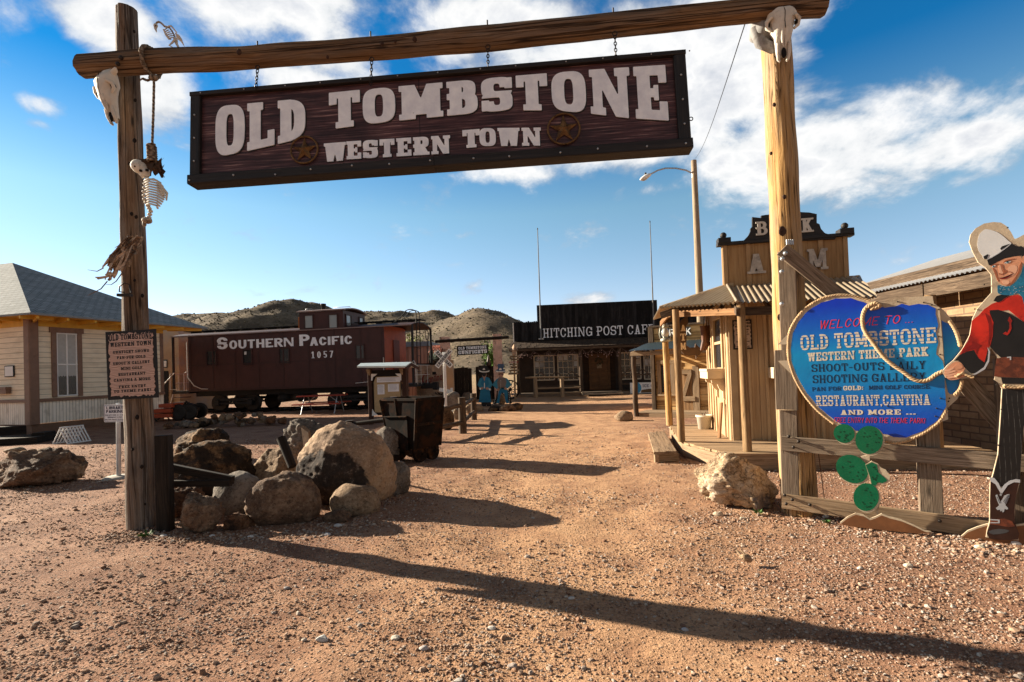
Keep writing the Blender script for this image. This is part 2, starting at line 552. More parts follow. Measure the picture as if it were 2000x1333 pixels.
  f = U(a,a2,tick(w - tk,.66,w,.97),tick(0,.03,tk,.34))
 elif c == 'U': f = U(np.minimum(ring(L0,0, R1,.8),.4 - Y), box(L0,.38, L1,1), box(R0,.38, R1,1), sf(0, L1 + S, 1), sf(R0 - S, w, 1))
 elif c == 'J': f = U(np.minimum(ring(0,0, R1,.7),.35 - Y), box(R0,.33, R1,1))
 elif c == '&': f = U(ring(w * .12,.5 - b * .6, w * .72,1, t * .8, b * .8), ring(0,0, w * .8,.5 + b * .3, t * .8, b * .8), dia(w * .4,.45, w - t * .3,0, t * .9))
 elif c == '1': f = U(box((w - t) / 2,0,(w + t) / 2,1), dia(S * .3,.74,(w - t) / 2 + t * .3,1, t * .7), sf(0, w, 0))
 elif c == '2': f = U(np.minimum(ring(0,.38, w, 1), np.maximum(Y - .69, X - w * .5)), dia(t * .6,.08, w * .8,.55, t), box(0,0, w, b))
 elif c == '3': f = U(np.minimum(ring(0,.44, w * .95,1), X - w * .3), np.minimum(ring(0,0, w, .44 + b), X - w * .25))
 elif c == '4': f = U(box(w * .6,0, w * .6 + t, 1), box(0,.22, w, .22 + b), dia(t * .5,.22, w * .6 + t * .5,1, t * .8))
 elif c == '5': f = U(box(t * .2,1 - b, w, 1), box(t * .2,.45, t * .2 + t * .8,1), np.minimum(ring(0,0, w, .62), np.maximum(X - w * .4,.18 - Y)), box(t * .2,.62 - b, w * .5,.62))
 elif c == '6': f = U(ring(0,0, w, .6), np.minimum(ring(0,0, w, 1), np.minimum(w * .6 - X, Y - .3)))
 elif c == '7': f = U(box(0,1 - b, w, 1), dia(w * .3,0, w - t * .5,1, t))
 elif c == '8': f = U(ring(w * .06,.44, w * .94,1), ring(0,0, w, .44 + b))
 elif c == '9': f = U(ring(0,.4, w, 1), np.minimum(ring(0,0, w, 1), np.minimum(X - w * .4,.7 - Y)))
 elif c == '-': f = box(0,.4, w, .4 + b)
 elif c == '.': f = box(0,0, t * 1.1, t * .9)
 elif c == ',': f = U(box(0,0, t, t * .9), dia(t * .3,-.1, t * .7,.05, t * .5))
 elif c == ':': f = U(box(0,.1, t, .1 + t), box(0,.55, t, .55 + t))
 elif c == "'": f = box(0,.68, t * .8,1)
 elif c == '!': f = U(box(w / 2 - t * .5,.3, w / 2 + t * .5,1), box(w / 2 - t * .5,0, w / 2 + t * .5,.2))
 elif c == 'a': f = U(ring(0,0, w * .9,.62), box(w * .9 - t, 0, w * .9,.62), dia(w * .85,.12, w, 0, t * .8))
 elif c == 'n': f = U(box(0,0, t, .62), np.minimum(ring(0,0, w * .85,.62), Y - .3), box(w * .85 - t, 0, w * .85,.34))
 elif c == 't': f = U(box(w * .4,0, w * .4 + t, .92), box(0,.58, w, .58 + b * .8))
 elif c == 'i': f = U(box(0,0, t, .6), box(0,.74, t, .9))
 else: f = box(0,0,w,1)
 if st.stencil:
  for yy in ((.36,.64) if st.stencil == 2 else (.5,)):
   f = np.minimum(f,np.abs(Y - yy) - .034)
  if st.stencil == 2:
   f = np.minimum(f,np.abs(Y - .86) - .022)
   f = np.minimum(f,np.abs(Y - .14) - .022)
 f[0,:] = f[-1,:] = -.05
 f[:,0] = f[:,-1] = -.05
 return f,xs,ys,w
def _rdp(p,tol):
 if len(p) < 3: return list(p)
 a,b = p[0],p[-1]
 dx,dy = b[0] - a[0],b[1] - a[1]
 L = math.hypot(dx,dy)
 best,bi = -1,0
 for i in range(1,len(p) - 1):
  d = abs(dx * (p[i][1] - a[1]) - dy * (p[i][0] - a[0])) / L if L > 1e-9 else math.hypot(p[i][0] - a[0],p[i][1] - a[1])
  if d > best: best,bi = d,i
 if best < tol: return [a,b]
 return _rdp(p[:bi + 1],tol)[:-1] + _rdp(p[bi:],tol)
def _contours(f,xs,ys):
 ny,nx = f.shape
 ins = f > 0
 segs = {}
 def ip(k):
  j,i,d = k
  if d == 0:
   a,b = f[j,i],f[j,i + 1]
   t = a / (a - b)
   return (xs[i] + t * (xs[1] - xs[0]),ys[j])
  a,b = f[j,i],f[j + 1,i]
  t = a / (a - b)
  return (xs[i],ys[j] + t * (ys[1] - ys[0]))
 cell = ins[:-1,:-1].astype(int) + 2 * ins[:-1,1:] + 4 * ins[1:,1:] + 8 * ins[1:,:-1]
 TB = {1: [(3,0)],2: [(0,1)],3: [(3,1)],4: [(1,2)],5: [(3,2),(1,0)],6: [(0,2)],7: [(3,2)],8: [(2,3)],9: [(2,0)],10: [(0,3),(2,1)],11: [(2,1)],12: [(1,3)],13: [(1,0)],14: [(0,3)]}
 for j,i in zip(*np.nonzero((cell > 0) & (cell < 15))):
  E = [(j,i,0),(j,i + 1,1),(j + 1,i,0),(j,i,1)]
  for a,b in TB[cell[j,i]]:
   segs[E[a]] = E[b]
 out = []
 while segs:
  k0 = next(iter(segs))
  loop,k = [],k0
  while k in segs:
   loop.append(ip(k))
   k = segs.pop(k)
  if len(loop) < 4: continue
  # drop points that lie on a line (Douglas-Peucker on the two halves of the loop)
  h = len(loop) // 2
  P = _rdp(loop[:h + 1],.0016)[:-1] + _rdp(loop[h:] + [loop[0]],.0016)[:-1]
  if len(P) >= 3: out.append(P)
 return out
def glyph(ch,st):
 key = (ch,st.name)
 if key in _GC: return _GC[key]
 f,xs,ys,w = _field(ch,st)
 cons = _contours(f,xs,ys)
 cu = bpy.data.curves.new('tmp', 'CURVE')
 cu.dimensions = '2D'
 cu.fill_mode = 'FRONT'
 for c in cons:
  sp = cu.splines.new('POLY')
  sp.points.add(len(c) - 1)
  for p,q in zip(sp.points,c): p.co = (q[0],q[1],0,1)
  sp.use_cyclic_u = True
 ob = bpy.data.objects.new('tmp', cu)
 me = ob.to_mesh()
 V = [(v.co.x,v.co.y) for v in me.vertices]
 T = []
 for p in me.polygons:
  idx = list(p.vertices)
  A,B,C = V[idx[0]],V[idx[1]],V[idx[2]]
  if (B[0] - A[0]) * (C[1] - A[1]) - (B[1] - A[1]) * (C[0] - A[0]) < 0: idx = idx[::-1]
  T.append(idx)
 ob.to_mesh_clear()
 bpy.data.objects.remove(ob)
 bpy.data.curves.remove(cu)
 g = {'v': V, 't': T, 'c': cons, 'w': w}
 _GC[key] = g
 return g
def layout(txt,st,track=0.0):
 x,run = 0.0,[]
 for ch in txt:
  if ch == ' ':
   x += st.w * .62
   continue
  g = glyph(ch,st)
  run.append((g,x))
  x += g['w'] + st.gap + track
 return run,x - st.gap - track
SLAB = ST('slab', .60,.24,.18,.055,.165,3.2,.075)
SLABM = ST('slabm', .62,.20,.15,.07,.13,2.6,.10)
TYPE = ST('type', .66,.13,.10,.09,.10,2.2,.14)
WEST = ST('west', .56,.19,.17,.07,.16,2.8,.09)
SANS = ST('sans', .62,.22,.18,0,0,2.1,.10, False)
SANSM = ST('sansm', .58,.15,.14,0,0,2.3,.13, False)
HAND = ST('hand', .62,.085,.08,0,0,1.9,.2, False)
THIN = ST('thin', .56,.10,.085,.05,.07,2.1,.16)
STEN = ST('sten', .58,.165,.13,.06,.16,2.8,.08, True, 2)
STE1 = ST('ste1', .58,.175,.14,.06,.17,2.8,.09, True, 1)
# ------------------------------------------------------------------ materials
def new_mat(name):
 m = bpy.data.materials.new(name)
 m.use_nodes = True
 m.node_tree.nodes.clear()
 return m,NT(m.node_tree)
def finish(k,col,rough=.8,nrm=None,spec=.3,metal=0.0,**kw):
 p = k.n('ShaderNodeBsdfPrincipled', Roughness=rough, Metallic=metal)
 k.set(p, 'Base Color', rgba(col) if isinstance(col, tuple) else col)
 p.inputs['Specular IOR Level'].default_value = spec
 if nrm is not None: k.set(p, 'Normal', nrm)
 for key, v in kw.items(): k.set(p, key.replace('_', ' '), v)
 k.n('ShaderNodeOutputMaterial', Surface=p)
 return p
def gcv(k, coord='gc'):
 if coord == 'gc':
  return k.n('ShaderNodeAttribute', _attribute_name='gc').outputs['Vector']
 return k.n('ShaderNodeTexCoord').outputs['Object']
def bumpn(k,h,strength=.4,dist=.01,nrm=None):
 b = k.n('ShaderNodeBump', Strength=strength, Distance=dist, Height=h)
 if nrm is not None: k.set(b, 'Normal', nrm)
 return b.outputs[0]
def wood(name,dark,mid,light,along=1.2,across=26,knots=.5,crack=.6,rough=.85,bump=.5,stain=None,bd=.006,spec=.2,grey=0,cw=.017):
 m,k = new_mat(name)
 g = gcv(k)
 warp = k.noise(k.scaled(g,(.9,3,3)),1.0,3,.5)
 ac2 = across * 2.6
 wv = k.vmath('ADD', k.scaled(g, (along * 1.5, ac2, ac2)), k.n('ShaderNodeCombineXYZ', X=0.0, Y=k.math('MULTIPLY', warp, 9.0), Z=k.math('MULTIPLY', warp, 6.0)).outputs[0])
 n1 = k.noise(wv,1.0,8,.68)
 big = k.noise(k.scaled(g,(.9,6,6)),1.0,5,.6)
 c = k.ramp(n1,[(.30,dark),(.48,mid),(.66,light)])
 c = k.mix(k.mapr(big,.35,.7,.0,.75),c,tuple(x * .55 for x in mid))
 # long drying cracks
 cr = k.noise(k.scaled(g,(along * .5,across * .8,across * .8)),1.0,3,.5)
 cm = k.mapr(k.math('ABSOLUTE', k.math('SUBTRACT', cr, .5)),.0, cw, 1,0)
 cm = k.math('MULTIPLY', cm, crack)
 c = k.mix(cm,c,tuple(x * .18 for x in dark))
 h = k.math('SUBTRACT', k.math('MULTIPLY', n1,.6), k.math('MULTIPLY', cm, .8))
 if knots:
  vo = k.n('ShaderNodeTexVoronoi', Scale=1.0)
  k.set(vo, 'Vector', k.scaled(g, (1.7,7.5,7.5)))
  km = k.mapr(vo.outputs[0],.07,.17,knots,0,True)
  c = k.mix(km,c,tuple(x * .16 for x in dark))
  h = k.math('SUBTRACT', h, k.math('MULTIPLY', km, .5))
 if stain:
  sn = k.noise(k.scaled(g,(1.1,2.5,2.5)),1.7,5,.65)
  c = k.mix(k.mapr(sn,.52,.68,0,stain[1]),c,stain[0])
 if grey:
  gn = k.noise(k.scaled(g,(.8,5,5)),1.0,6,.65)
  gc_ = k.ramp(n1,[(.3,tuple(sum(dark) / 3 * 1.1 for _ in range(3))),(.66,(sum(light) / 3 * 1.0,sum(light) / 3 * .94,sum(light) / 3 * .86))])
  c = k.mix(k.math('MULTIPLY', k.mapr(gn, .42,.62,0, grey), k.mapr(cm, 0,.5,1,.2)), c, gc_)
 finish(k,c,rough,bumpn(k,h,bump,bd),spec)
 return m
def paint(name, base, var=.15, nscale=6, rough=.55, bump=.15, dirt=None, coord='gc', spec=.35, metal=0.0, bsc=40, bd=.003):
 m,k = new_mat(name)
 g = gcv(k,coord)
 n = k.noise(g,nscale,6,.6)
 c = k.ramp(n,[(.3,tuple(x * (1 - var) for x in base)),(.7,tuple(min(1,x * (1 + var)) for x in base))])
 rg = rough
 if dirt:
  dn = k.noise(k.scaled(g,dirt[4] if len(dirt) > 4 else (1,1,1)),dirt[1],7,.68)
  dm = k.mapr(dn,dirt[2] - .06,dirt[2] + .06,0,dirt[3])
  c = k.mix(dm,c,dirt[0])
 bn = k.noise(g,bsc,4,.6)
 finish(k,c,rg,bumpn(k,bn,bump,bd),spec,metal)
 return m
def plain(name,base,rough=.6,spec=.3,metal=0.0):
 m,k = new_mat(name)
 g = gcv(k)
 n = k.noise(g,9,4,.6)
 c = k.ramp(n,[(.3,tuple(x * .86 for x in base)),(.7,tuple(min(1,x * 1.1) for x in base))])
 finish(k,c,rough,None,spec,metal)
 return m
def rockmat(name,c1,c2,c3,dark=None,dthr=.6,sc=2.2,crack=.5,rough=.9,bump=.9):
 m,k = new_mat(name)
 g = gcv(k)
 n = k.noise(g,sc,9,.68,.4)
 n2 = k.noise(g,sc * 7,6,.65)
 c = k.ramp(k.math('ADD', k.math('MULTIPLY', n, .75), k.math('MULTIPLY', n2,.25)),[(.36, c1),(.5, c2),(.62, c3)])
 sp = k.noise(g,30,6,.75)
 c = k.mix(k.mapr(sp,.53,.64,0,.7),c,tuple(x * .35 for x in c1))
 c = k.mix(k.mapr(sp,.34,.45,.55,0),c,tuple(min(1,x * 1.5) for x in c3))
 h = k.math('ADD', k.math('MULTIPLY', n, .7), k.math('MULTIPLY', n2,.3))
 if crack:
  vo = k.n('ShaderNodeTexVoronoi', _feature='DISTANCE_TO_EDGE', Scale=sc * 1.1)
  k.set(vo, 'Vector', k.vmath('ADD', g, k.n('ShaderNodeTexNoise', Scale=3.0, Detail=4.0).outputs[1]))
  cm = k.mapr(vo.outputs[0],0,.035,crack,0)
  c = k.mix(cm,c,tuple(x * .3 for x in c1))
  h = k.math('SUBTRACT', h, k.math('MULTIPLY', cm, .25))
 if dark:
  dn = k.noise(k.vmath('ADD', g, (7.1,3.3,1.7)), sc * .8,7,.62,.3)
  c = k.mix(k.mapr(dn,dthr - .02,dthr + .04,0,.92),c,dark)
 b1 = bumpn(k,h,bump,.05)
 finish(k,c,rough,bumpn(k,k.noise(g,26,7,.75),.9,.02,b1),.25)
 return m
def boards(name,dark,mid,light,bw=.15,axis=0,gap=.05,rough=.85,stain=None,streak=1.0,lap=False):
 """wall of boards, gc.x across the boards and gc.y along them (axis=0) or swapped (axis=1)"""
 m,k = new_mat(name)
 g = gcv(k)
 sep = k.n('ShaderNodeSeparateXYZ', Vector=g)
 ac,al = (sep.outputs[0],sep.outputs[1]) if axis == 0 else (sep.outputs[1],sep.outputs[0])
 q = k.math('DIVIDE', ac, bw)
 idx = k.math('FLOOR', q)
 fr = k.math('FRACT', q)
 wn = k.n('ShaderNodeTexWhiteNoise', _noise_dimensions='1D', W=idx)
 rv = wn.outputs[0]
 vec = k.n('ShaderNodeCombineXYZ', X=k.math('MULTIPLY', ac, 28.0), Y=k.math('MULTIPLY', al, 1.4), Z=k.math('MULTIPLY', idx, 3.7)).outputs[0]
 n = k.noise(vec,1.0,7,.6)
 c = k.ramp(k.math('ADD', n, k.math('MULTIPLY', k.math('SUBTRACT', rv, .5),.28 * streak)),[(.3, dark),(.5, mid),(.7, light)])
 if stain:
  sn = k.noise(k.n('ShaderNodeCombineXYZ', X=ac, Y=k.math('MULTIPLY', al, .5), Z=0.0).outputs[0], 2.3,5,.65)
  c = k.mix(k.mapr(sn,.5,.66,0,stain[1]),c,stain[0])
 ed = k.math('MINIMUM', fr, k.math('SUBTRACT', 1.0, fr))
 gm = k.mapr(ed,0,gap,1,0)
 c = k.mix(k.math('MULTIPLY', gm, .85), c, tuple(x * .15 for x in dark))
 h = k.math('SUBTRACT', k.math('MULTIPLY', n, .3), gm)
 if lap: h = k.math('ADD', h, k.math('MULTIPLY', fr, -1.0))
 finish(k,c,rough,bumpn(k,h,.6,.012),.2)
 return m
def text_mat(name,base,rough=.6):
 return plain(name,base,rough)
def glass(name,tint=(.02,.025,.03),rough=.04):
 m,k = new_mat(name)
 finish(k,tint,rough,None,.7)
 return m
MT = {}
MT['post_warm'] = wood('post_warm', (.28,.15,.055),(.48,.275,.10),(.64,.40,.17),.8,20,.6,.9, bump=.9, bd=.016, grey=.35, cw=.02)
MT['post_old'] = wood('post_old', (.08,.050,.033),(.20,.13,.085),(.33,.235,.16),.7,22,.9,.95, bump=.9, stain=((.055,.035,.024),.75), bd=.02, grey=.8, cw=.03)
MT['beam_log'] = wood('beam_log', (.09,.046,.022),(.20,.115,.058),(.32,.20,.11),.6,20,.85,.95, bump=.9, bd=.02, grey=.4, cw=.03)
MT['grey_board'] = wood('grey_board', (.07,.05,.036),(.23,.17,.12),(.38,.295,.215),1.3,30,.7,.6, bump=.7)
MT['rail_board'] = wood('rail_board', (.12,.078,.045),(.33,.225,.135),(.46,.335,.22),1.2,28,.75,.5, bump=.6)
MT['black_wood'] = wood('black_wood', (.008,.006,.005),(.022,.016,.012),(.05,.036,.026),1.1,22,.3,.5)
MT['frame_black'] = wood('frame_black', (.005,.004,.004),(.014,.011,.010),(.04,.030,.024),1.0,26,.2,.6, rough=.6, spec=.4)
MT['sign_plank'] = None
MT['letter_white'] = plain('letter_white', (.86,.89,.96),.45,.5)
MT['letter_edge'] = plain('letter_edge', (.02,.02,.022),.6)
MT['rust_star'] = paint('rust_star', (.16,.085,.03),.4,12,.6,.4,((.05,.025,.012),14,.55,.8), metal=.3)
MT['iron'] = paint('iron', (.035,.028,.024),.3,20,.55,.3, metal=.6)
MT['rust'] = paint('rust', (.10,.038,.014),.4,7,.75,.5,((.025,.013,.008),5,.5,.85), metal=.15)
MT['rust_dark'] = paint('rust_dark', (.008,.006,.005),.5,6,.9,.5,((.036,.014,.006),3.2,.53,.75), spec=.1)
MT['bone'] = paint('bone', (.62,.58,.50),.15,5,.75,.6,((.16,.11,.065),9,.63,.6), bsc=24, bd=.01)
MT['bone_dark'] = paint('bone_dark', (.42,.35,.26),.25,9,.8,.6,((.08,.05,.03),12,.55,.8), bsc=60)
MT['hole'] = plain('hole', (.008,.006,.005),.9)
MT['rope'] = None
MT['white_paint'] = paint('white_paint', (.72,.72,.70),.06,5,.5,.1,((.35,.30,.25),8,.68,.4))
MT['zinc'] = paint('zinc', (.45,.47,.49),.12,6,.4,.1, metal=.7)
MT['cream_siding'] = None
MT['brown_trim'] = paint('brown_trim', (.21,.125,.085),.12,5,.6,.15,((.08,.045,.03),6,.6,.4))
MT['yellow_soffit'] = paint('yellow_soffit', (.62,.36,.05),.1,5,.6,.1)
MT['glass'] = glass('glass')
MT['curtain'] = paint('curtain', (.42,.42,.40),.1,8,.9,.2)
MT['black'] = plain('black_paint', (.012,.011,.011),.6)
MT['dark_interior'] = plain('dark_interior', (.015,.012,.010),.9)
MT['caboose'] = paint('caboose', (.060,.021,.018),.14,2.2,.55,.2,((.035,.013,.011),2.2,.58,.6,(1,1,.3)), bsc=30)
MT['caboose_trim'] = paint('caboose_trim', (.045,.017,.015),.15,4,.55,.15)
MT['caboose_orange'] = paint('caboose_orange', (.32,.065,.028),.15,3,.6,.2,((.12,.03,.016),4,.58,.5))
MT['rust_orange'] = paint('rust_orange', (.34,.12,.028),.2,5,.7,.2)
MT['roof_black'] = plain('roof_black', (.018,.016,.016),.7)
MT['red_paint'] = paint('red_paint', (.30,.045,.025),.15,6,.55,.15,((.1,.02,.012),7,.6,.5))
MT['adobe'] = paint('adobe', (.40,.265,.18),.18,2.2,.95,.9,((.19,.115,.075),1.6,.55,.7), bsc=9, bd=.03)
MT['adobe_pink'] = paint('adobe_pink', (.62,.41,.33),.2,3,.95,.9,((.13,.075,.055),3.5,.57,.7), bsc=12, bd=.03)
MT['letter_red'] = plain('letter_red', (.20,.022,.016),.7)
MT['stucco_tan'] = paint('stucco_tan', (.42,.29,.185),.15,1.6,.95,.6,((.30,.28,.27),1.1,.55,.6), bsc=12, bd=.02)
MT['pink_shed'] = None
MT['concrete'] = paint('concrete', (.40,.36,.31),.15,6,.9,.5)
MT['wood_hut'] = None
# ------------------------------------------------------------------ ground,hills,gravel
def vnoise(x,y,seed=0):
 """vectorised value noise"""
 x = np.asarray(x,float); y = np.asarray(y,float)
 xi,yi = np.floor(x).astype(np.int64),np.floor(y).astype(np.int64)
 xf,yf = x - xi,y - yi
 def hsh(a,b):
  h = (a * 374761393 + b * 668265263 + seed * 974711) & 0x7fffffff
  h = ((h ^ (h >> 13)) * 1274126177) & 0x7fffffff
  return ((h ^ (h >> 16)) & 0xffff) / 65535.0
 u,v = xf * xf * (3 - 2 * xf),yf * yf * (3 - 2 * yf)
 a = hsh(xi,yi) * (1 - u) + hsh(xi + 1,yi) * u
 b = hsh(xi,yi + 1) * (1 - u) + hsh(xi + 1,yi + 1) * u
 return a * (1 - v) + b * v - .5
def fbm(x,y,sc,octv=4,seed=0,gain=.5):
 r,a = 0,1.0
 for i in range(octv):
  r = r + a * vnoise(x * sc + i * 17.3,y * sc - i * 9.1,seed + i)
  sc *= 2.03
  a *= gain
 return r
def ground_h(x,y):
 near = np.exp(-((x / 16.0) ** 2 + ((y - 6) / 16.0) ** 2))
 h = fbm(x,y,.55,3,3) * .05 * near + fbm(x,y,3.1,3,9) * .022 * near
 # worn path is a little lower,gravel behind the rail fence a little higher
 h -= .03 * np.exp(-((x - .6) / 1.5) ** 2) * near
 h += .06 * np.exp(-(((x - 5.2) / 1.4) ** 2 + ((y - 5.6) / 1.0) ** 2))
 return h - .01
def grid_mesh(name,xs,ys,hf,mat):
 X,Y = np.meshgrid(xs,ys)
 Z = hf(X,Y)
 V = np.stack([X,Y,Z],-1).reshape(-1,3)
 nx,ny = len(xs),len(ys)
 I = np.arange(nx * ny).reshape(ny,nx)
 Q = np.stack([I[:-1,:-1],I[:-1,1:],I[1:,1:],I[1:,:-1]],-1).reshape(-1,4)
 me = bpy.data.meshes.new(name)
 me.vertices.add(len(V)); me.vertices.foreach_set('co', V.ravel())
 me.loops.add(Q.size); me.loops.foreach_set('vertex_index', Q.ravel())
 me.polygons.add(len(Q))
 me.polygons.foreach_set('loop_start', np.arange(0, Q.size, 4))
 me.polygons.foreach_set('use_smooth', np.ones(len(Q), bool))
 me.update(calc_edges=True)
 me.materials.append(mat)
 ob = bpy.data.objects.new(name,me)
 COL.objects.link(ob)
 return ob
def ground_mat():
 m, k = new_mat('gravel_dirt')
 P = k.n('ShaderNodeTexCoord').outputs['Object']
 sep = k.n('ShaderNodeSeparateXYZ', Vector=P)
 x,y = sep.outputs[0],sep.outputs[1]
 big = k.noise(P,.45,5,.6)
 mid = k.noise(P,2.2,6,.62)
 fine = k.noise(P,26,5,.7)
 # sandy path wandering from the camera to the cafe
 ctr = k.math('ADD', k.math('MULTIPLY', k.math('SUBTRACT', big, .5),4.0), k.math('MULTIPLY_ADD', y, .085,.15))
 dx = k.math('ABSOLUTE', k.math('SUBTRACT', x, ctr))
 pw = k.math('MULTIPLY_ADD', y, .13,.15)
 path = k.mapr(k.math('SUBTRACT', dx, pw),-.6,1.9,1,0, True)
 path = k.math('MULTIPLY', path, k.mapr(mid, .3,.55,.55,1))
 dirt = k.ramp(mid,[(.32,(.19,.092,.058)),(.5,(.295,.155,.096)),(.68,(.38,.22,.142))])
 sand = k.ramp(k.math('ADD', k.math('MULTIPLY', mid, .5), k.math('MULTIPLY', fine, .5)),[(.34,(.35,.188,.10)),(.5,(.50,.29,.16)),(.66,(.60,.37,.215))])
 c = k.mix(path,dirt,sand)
 # little stones in the surface
 h = k.math('MULTIPLY', fine, .35)
 for sc,amt,hh in ((34,.65,.9),(75,.55,.5),(150,.4,.25)):
  vo = k.n('ShaderNodeTexVoronoi', Scale=float(sc))
  k.set(vo, 'Vector', k.vmath('ADD', P, k.scaled(k.n('ShaderNodeTexNoise', Scale=9.0).outputs[1], (.02,.02,.02))))
  rnd = k.n('ShaderNodeSeparateColor', Color=vo.outputs[1]).outputs
  stone = k.math('MULTIPLY', k.mapr(vo.outputs[0], .30,.42,1,0), k.mapr(rnd[0], .42,.5,0,1))
  sc_col = k.ramp(rnd[1],[(0,(.12,.075,.055)),(.35,(.31,.19,.125)),(.6,(.38,.25,.17)),(.82,(.42,.34,.28)),(1,(.58,.53,.46))])
  dens = k.mapr(path,0,1,amt,amt * .5)
  c = k.mix(k.math('MULTIPLY', stone, dens), c, sc_col)
  h = k.math('MULTIPLY_ADD', k.math('MULTIPLY', k.mapr(vo.outputs[0], 0,.5,1,0), stone), hh, h)
 # dark specks scattered over the surface by noise
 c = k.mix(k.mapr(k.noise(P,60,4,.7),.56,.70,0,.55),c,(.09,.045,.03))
 far = k.mapr(y,26,60,0,1)
 c = k.mix(far,c,(.33,.235,.135))
 b = bumpn(k,h,1.0,.035)
 b = bumpn(k,mid,.5,.08,b)
 finish(k,c,.95,b,.15)
 return m
def spaced(a,b,step):
 return list(np.arange(a,b + 1e-6,step))
def make_ground():
 gx = [-2500,-1200,-600,-300,-160,-90,-60,-42,-30,-22,-17,-14] + spaced(-12,12,.09) + [14,17,22,30,42,60,90,160,300,600,1200,2500]
 gy = [-400,-150,-60,-25,-10,-4,-1] + spaced(.4,13,.09) + spaced(13.3,34,.5) + [38,44,52,65,85,120,180,300,600,1200,3000]
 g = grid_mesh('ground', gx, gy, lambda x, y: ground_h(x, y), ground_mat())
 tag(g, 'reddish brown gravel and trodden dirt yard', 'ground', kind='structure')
HILLS = [  # px,py of the summit,distance,spread across,spread in depth
 (540,607,620,95,150),(430,614,700,110,160),(610,613,640,70,130),(830,613,560,75,120),(740,612,590,65,120),
 (948,605,360,30,55),(900,628,375,42,60),(860,650,380,40,60),(1000,634,350,30,60),(840,668,330,42,50),(700,655,420,60,80)]
def hill_h(x,y):
 h = np.full_like(x,-3.0)
 hs = []
 for px,py,d,sx,sy in HILLS:
  p = W(px,py,d)
  hs.append((p.z + 3) * np.exp(-.5 * (((x - p.x) / sx) ** 2 + ((y - p.y) / sy) ** 2)))
 s = np.zeros_like(x)
 for q in hs: s += np.clip(q,0,None) ** 5
 h = s ** .2 - 3
 amp = np.clip(h / 25,0,1)
 h = h - np.abs(fbm(x,y,.02,3,33)) * 8 * amp + (fbm(x,y,.016,4,21) * 9 + fbm(x,y,.10,3,25) * .8) * amp
 return h
def make_hills():
 m, k = new_mat('dry_hillside')
 P = k.n('ShaderNodeTexCoord').outputs['Object']
 n = k.noise(P,.035,6,.65)
 n2 = k.noise(P,.35,6,.7)
 c = k.ramp(n,[(.35,(.105,.082,.062)),(.5,(.165,.128,.092)),(.65,(.26,.20,.135))])
 vo = k.n('ShaderNodeTexVoronoi', Scale=.42)
 k.set(vo, 'Vector', P)
 c = k.mix(k.mapr(vo.outputs[0],.2,.42,.6,0),c,(.085,.072,.045))
 c = k.mix(k.mapr(n2,.5,.68,0,.7),c,(.06,.052,.032))
 finish(k,c,.95,bumpn(k,n2,.8,1.0),.1)
 hob = grid_mesh('hills', spaced(-760,330,4.0), spaced(150,900,6.0), hill_h, m)
 tag(hob, 'dry scrub covered hills', 'hills', kind='structure')
 # scrub on the slopes
 N = 18000
 x = rng.uniform(-480,150,N)
 y = rng.uniform(210,640,N)
 z = hill_h(x,y)
 keep = z > -1
 x,y,z = x[keep],y[keep],z[keep]
 s = .25 + .65 * rng.uniform(0,1,len(x)) ** 2.5 * np.clip(y / 420,.75,1.3)
 blob_mesh('hill_vegetation', x, y, z + s * .4, s, s * rng.uniform(.6,1.0, len(x)),[(.065,.058,.038),(.095,.083,.055),(.135,.115,.078)], 'low dark scrub dotted over the dry hills', 'shrubs')
ICO_V,ICO_F = None,None
def ico():
 global ICO_V,ICO_F
 if ICO_V is None:
  t = (1 + 5 ** .5) / 2
  v = np.array([(-1,t,0),(1,t,0),(-1,-t,0),(1,-t,0),(0,-1,t),(0,1,t),(0,-1,-t),(0,1,-t),(t,0,-1),(t,0,1),(-t,0,-1),(-t,0,1)],float)
  ICO_V = v / np.linalg.norm(v[0])
  ICO_F = np.array([(0,11,5),(0,5,1),(0,1,7),(0,7,10),(0,10,11),(1,5,9),(5,11,4),(11,10,2),(10,7,6),(7,1,8),(3,9,4),(3,4,2),(3,2,6),(3,6,8),(3,8,9),(4,9,5),(2,4,11),(6,2,10),(8,6,7),(9,8,1)])
 return ICO_V,ICO_F
